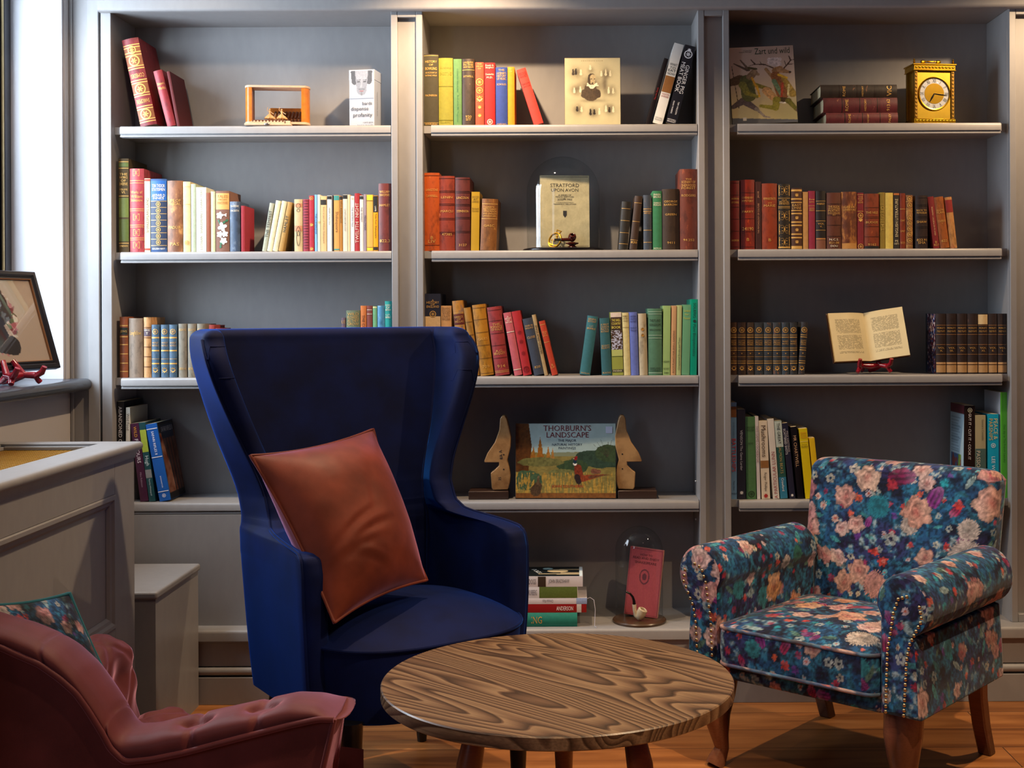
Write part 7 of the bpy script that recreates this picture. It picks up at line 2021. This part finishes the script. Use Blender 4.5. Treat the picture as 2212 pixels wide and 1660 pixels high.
# ---------------------------------------------------------------- round coffee table
tc_ = PD(1204.5, 1400, 2.64)
ct = thing('coffee_table', 'round low coffee table with dark streaked ash top in the foreground', 'table', (tc_.x, 2.64 - CAMD, 0))
TOPW = wood_mat('ash_tabletop', '38281c', '644a36', '876c50', (.8, 4.6, 4.6), 19, .36, R(40), 2.6, .25, .8)
RT, ZTB = .3715, .45
MB().lathe([(.0001, ZTB - .028), (RT - .004, ZTB - .028), (RT, ZTB - .025), (RT, ZTB - .0025), (RT - .0025, ZTB), (.0001, ZTB)], 128).build('tabletop', TOPW, ct, True, 0, 0, 30)
LW = wood_mat('table_leg_wood', '3c1c0c', '6c3a1c', '8a5028', (3, 3, 1.0), 4, .3, 0, 2.0, .04, .5)
for a in (R(225), R(-48), R(88)):
    x, y = math.cos(a), math.sin(a)
    MB().tube([(x * .22, y * .22, ZTB - .029), (x * .245, y * .245, .33), (x * .275, y * .275, .18), (x * .305, y * .305, 0)], [.019, .026, .021, .013], 24).build('leg', LW, ct)
for a in (R(225), R(-48), R(88)):
    x, y = math.cos(a), math.sin(a)
    M = Matrix.Translation((0, 0, 0)) @ Matrix.Rotation(a, 4, 'Z')
    MB().box(.0, .235, -.018, .018, ZTB - .062, ZTB - .0285, M).build('cross_rail', LW, ct, True, .003)

# ---------------------------------------------------------------- tufted pink velvet chair at the left edge
PK = velvet('dusty_pink_velvet', '#5e2c2c', '#f0b4d8', 1.0, .32, .2, .55)
pc_ = thing('tufted_chair', 'dusty pink velvet button-tufted low chair at the lower left corner', 'armchair', (0, 0, 0))
dn = 2.30
pip = [(-60, 1385), (0, 1397), (41, 1416), (86, 1435), (130, 1466), (165, 1497), (192, 1535), (220, 1580), (240, 1617), (271, 1646), (330, 1640), (398, 1626), (515, 1595), (629, 1566), (690, 1553), (722, 1554)]
out = [(-60, 1322), (0, 1342), (41, 1351), (100, 1375), (137, 1396), (182, 1439), (220, 1490), (247, 1531), (266, 1566), (282, 1577), (330, 1573), (371, 1562), (447, 1546), (540, 1526), (636, 1506), (690, 1512), (739, 1537)]
def path3(pts, d, n):
    q = [W(x, y, d - CAMD) for x, y in pts]
    P = np.array([tuple(v) for v in q])
    dd = np.concatenate([[0], np.cumsum(np.linalg.norm(np.diff(P, axis=0), axis=1))])
    t = np.linspace(0, dd[-1], n)
    P = np.stack([np.interp(t, dd, P[:, k]) for k in range(3)], 1)
    for _ in range(3): P[1:-1] = (P[:-2] + 2 * P[1:-1] + P[2:]) / 4
    return P
NN = 150
A_ = path3(pip, dn - .012, NN); O_ = path3(out, dn + .045, NN)
# roll: from the piping (near side), over the outer line, down to the inside
tuf = [W(425, 1583, 0), W(568, 1548, 0), W(93, 1400, 0), W(210, 1540, 0), W(300, 1600, 0)]
cols_ = []
M_ = 40
inside = O_.copy(); inside[:, 1] += .075
for i in range(NN):
    a, o_ = A_[i], O_[i]
    row = []
    up_ = (o_ - a); up_[1] = 0
    hgt = np.linalg.norm(up_); up_ = up_ / hgt
    dep = .135
    for k in range(M_):
        ph = PI * k / (M_ - 1)
        # ellipse from the near piping over the crest to the inside foot
        y_ = a[1] + dep / 2 * (1 - math.cos(ph)) - .012 * math.sin(ph) * (ph < 1.2)
        h_ = hgt * math.sin(ph) ** .62
        q = a + up_ * h_; q = np.array([q[0], y_, q[2]])
        row.append(q)
    cols_.append(row)
G = np.array(cols_)
ce0 = G[-1].mean(0)
# pleats and buttons
arc = np.concatenate([[0], np.cumsum(np.linalg.norm(np.diff(O_, axis=0), axis=1))])
for k_, (px_, py_) in enumerate(((422, 1580), (567, 1547), (97, 1376), (245, 1540))):
    c0 = W(px_, py_, dn - CAMD + .02)
    i0 = int(np.argmin(np.hypot(O_[:, 0] - c0.x, O_[:, 2] - c0.z)))
    j0 = int(M_ * .42)
    for i in range(NN):
        for j in range(M_):
            ds_ = (arc[i] - arc[i0]); dj = (j - j0) / M_ * .22
            r_ = math.hypot(ds_, dj)
            dpt = .062 * math.exp(-(r_ / .023) ** 2) + .018 * math.exp(-(ds_ / .007) ** 2) * math.exp(-((j - j0) / M_ / .40) ** 2) if k_ < 2 else .006 * math.exp(-(ds_ / .004) ** 2)
            if dpt > 1e-4:
                ce_ = (A_[i] + O_[i]) / 2; ce_ = np.array([ce_[0], A_[i][1] + .065, ce_[2]])
                v_ = ce_ - G[i, j]; L_ = np.linalg.norm(v_) + 1e-6
                G[i, j] += v_ / L_ * min(dpt, L_ * .8)
tail = [ce0 + (G[-1] - ce0) * q + np.array([dx, 0, 0]) for q, dx in ((.93, .010), (.80, .016), (.55, .019), (.25, .020), (.01, .020))]
G = np.concatenate([G, np.array(tail)])
color_grid('padded_rim', G, np.ones(G.shape), PK, pc_)
MB().tube([tuple(q) for q in A_ + np.array([0, -.004, 0])], .0058, 10).build('piping', PK, pc_)
for px_, py_ in ((423, 1581), (568, 1547)):
    c0 = W(px_, py_ + 2, dn - CAMD + .030)
    MB().sphere(tuple(c0), .010, 14, 8, (1, .7, .8)).build('button', PK, pc_)
# outer side panel below the piping
def foff(t): return -.034 * min(1, t * 3) + .005 * math.sin(t * 3)
pan = []
idx_ = list(range(0, NN, 3)); 
if idx_[-1] != NN - 1: idx_.append(NN - 1)
for i in idx_:
    q = A_[i]
    wgt = float(np.clip((q[0] - (A_[-1][0] - .09)) / .09, 0, 1)) ** 1.3
    pan.append([(q[0] + foff(k / 13) * wgt, q[1], q[2] - (q[2] - .10) * k / 13) for k in range(14)])
MB().grid(pan).build('side_panel', PK, pc_, True, 0, 0, 70, fix=False)
e0 = A_[-1]
fpn = []
for k in range(14):
    t = k / 13
    xo = foff(t)
    zt_ = e0[2] - (e0[2] - .10) * t
    fpn.append([(e0[0] + xo, e0[1], zt_), (e0[0] + xo + .004, e0[1] + .06, zt_ + .004 * (1 - t)), (e0[0] + xo, e0[1] + .13, zt_), (e0[0] + xo - .030, e0[1] + .16, min(zt_, .29)), (e0[0] + xo - .075, e0[1] + .44, min(zt_, .25))])
MB().grid(fpn).build('front_panel', PK, pc_, True, 0, 0, 70, fix=False)
MB().tube([tuple(r_[0]) for r_ in fpn], .0055, 8).build('front_piping', PK, pc_)
# seat and inner back, button tufted
ybk = dn - CAMD
def tuft(X, Y, sx, sy, amp):
    """diamond tufting height"""
    a = np.mod(X / sx, 1.0) - .5; b = np.mod(Y / sy, 1.0) - .5
    a2 = np.mod(X / sx + .5, 1.0) - .5; b2 = np.mod(Y / sy + .5, 1.0) - .5
    d = np.minimum(np.hypot(a * sx, b * sy), np.hypot(a2 * sx, b2 * sy))
    cr = np.minimum(np.abs(np.mod(X / sx + Y / sy, 1.0) - .5), np.abs(np.mod(X / sx - Y / sy, 1.0) - .5))
    return amp * (1 - np.exp(-(d / .035) ** 2)) - amp * .35 * np.exp(-(cr / .07) ** 2)
def sweep(pts, d_, name, amp, seed):
    q = np.array([tuple(W(x, y, d_ - CAMD)) for x, y in pts])
    dd = np.concatenate([[0], np.cumsum(np.linalg.norm(np.diff(q, axis=0), axis=1))])
    t = np.linspace(0, dd[-1], 110)
    q = np.stack([np.interp(t, dd, q[:, k]) for k in (0, 2)], 1)
    for _ in range(4): q[1:-1] = (q[:-2] + 2 * q[1:-1] + q[2:]) / 4
    tg = np.gradient(q, axis=0); tg /= np.linalg.norm(tg, axis=1)[:, None]
    nn = np.stack([tg[:, 1], -tg[:, 0]], 1)
    if nn[len(nn) // 2].sum() < 0: nn = -nn
    Y_ = np.linspace(ybk + .07, d_ - CAMD + .03, 70)
    T2, Y2 = np.meshgrid(t, Y_, indexing='ij')
    ht = tuft(T2 + .02, Y2 - (d_ - CAMD) + .085, .16, .17, amp) - amp - .10 * smooth01(-.005, .035, Y2 - (d_ - CAMD))
    P = np.stack([q[:, 0][:, None] + nn[:, 0][:, None] * ht, Y2, q[:, 1][:, None] + nn[:, 1][:, None] * ht], -1)
    color_grid(name, P, np.ones(P.shape), PK, pc_)
sweep([(309, 1570), (308, 1535), (303, 1478), (291, 1442), (293, 1425), (288, 1396), (270, 1374), (240, 1363), (205, 1368), (150, 1392), (90, 1420)], 2.72, 'inner_back', .011, 3)
sweep([(296, 1560), (312, 1533), (335, 1521), (366, 1519), (400, 1530), (428, 1548), (470, 1556), (540, 1556), (600, 1562), (640, 1580)], 2.74, 'seat', .014, 5)
far = MB().grid([[(x_, ybk + .455, z_), (x_, ybk + .455, .10)] for x_, z_ in ((-1.16, .50), (-1.12, .50), (-1.02, .48), (-.95, .30), (-.7, .29), (-.47, .26))])
far.build('far_panel', PK, pc_, True, 0, 0, 70, fix=False)
for (x_, y_) in ((-.50, ybk + .04), (-.50, ybk + .40), (-1.15, ybk + .40), (-1.15, ybk + .06)):
    MB().lathe([(.013, 0), (.016, .01), (.024, .11), (.0001, .111)], 20, Matrix.Translation((x_, y_, 0))).build('leg', LEGW, pc_, True)
# floral cushion in it, teal piping
TEAL = velvet('teal_piping', '#2c6a78', '#8cc4d0', .6, .35, .1)
def dark_floral(X, Y):
    C = paint_floral(X, Y, 77) 
    n = fbm(X * 10, Y * 10, 5)
    return C * (.25 + .9 * smooth01(.42, .62, n))[..., None]
pillow('cushion', 'dark floral velvet cushion with pale teal piping in the pink tufted chair', (PD(-62, 1308, 2.44), PD(150, 1283, 2.55), PD(292, 1580, 2.50), PD(60, 1640, 2.42)), .075, FLORAL, TEAL, 90, .06, dark_floral, .004, 9)
# ================================================================ sub-parts
SUB = {'spine_band': 'cover', 'spine_label': 'cover', 'spine_lettering': 'cover', 'gilt_ornament': 'cover', 'spine_ornament': 'cover', 'painted_flowers': 'cover', 'painted_leaves': 'cover', 'spine_picture': 'cover',
       'cover_picture': 'cover', 'cover_lettering': 'cover', 'cover_title': 'cover', 'cover_subtitle': 'cover', 'cover_author': 'cover', 'price_sticker': 'cover', 'printed_face': 'box_body', 'printed_lettering': 'box_body',
       'dial_numerals': 'dial', 'dial_centre': 'dial', 'clock_hand': 'dial', 'dial_glass': 'dial', 'relief_ornament': 'frieze', 'seat_piping': 'seat_cushion', 'panel_moulding': 'body', 'stamped_size': 'shoe_last', 'nail_hole': 'shoe_last',
       'frame_line': 'frame', 'button': 'padded_rim', 'ferrule': 'stem', 'catch': 'front_flap', 'scalloped_strip': 'front_flap', 'ribbed_tray': 'front_flap', 'ribbed_holder': 'rear_flap', 'inner_lining': 'post'}
base_ = lambda o: o.name.split('.')[0]
for o in list(bpy.data.objects):
    tgt = SUB.get(base_(o))
    if tgt and o.parent is not None and o.parent.type == 'EMPTY':
        for q in o.parent.children:
            if base_(q) == tgt:
                o.parent = q
                break
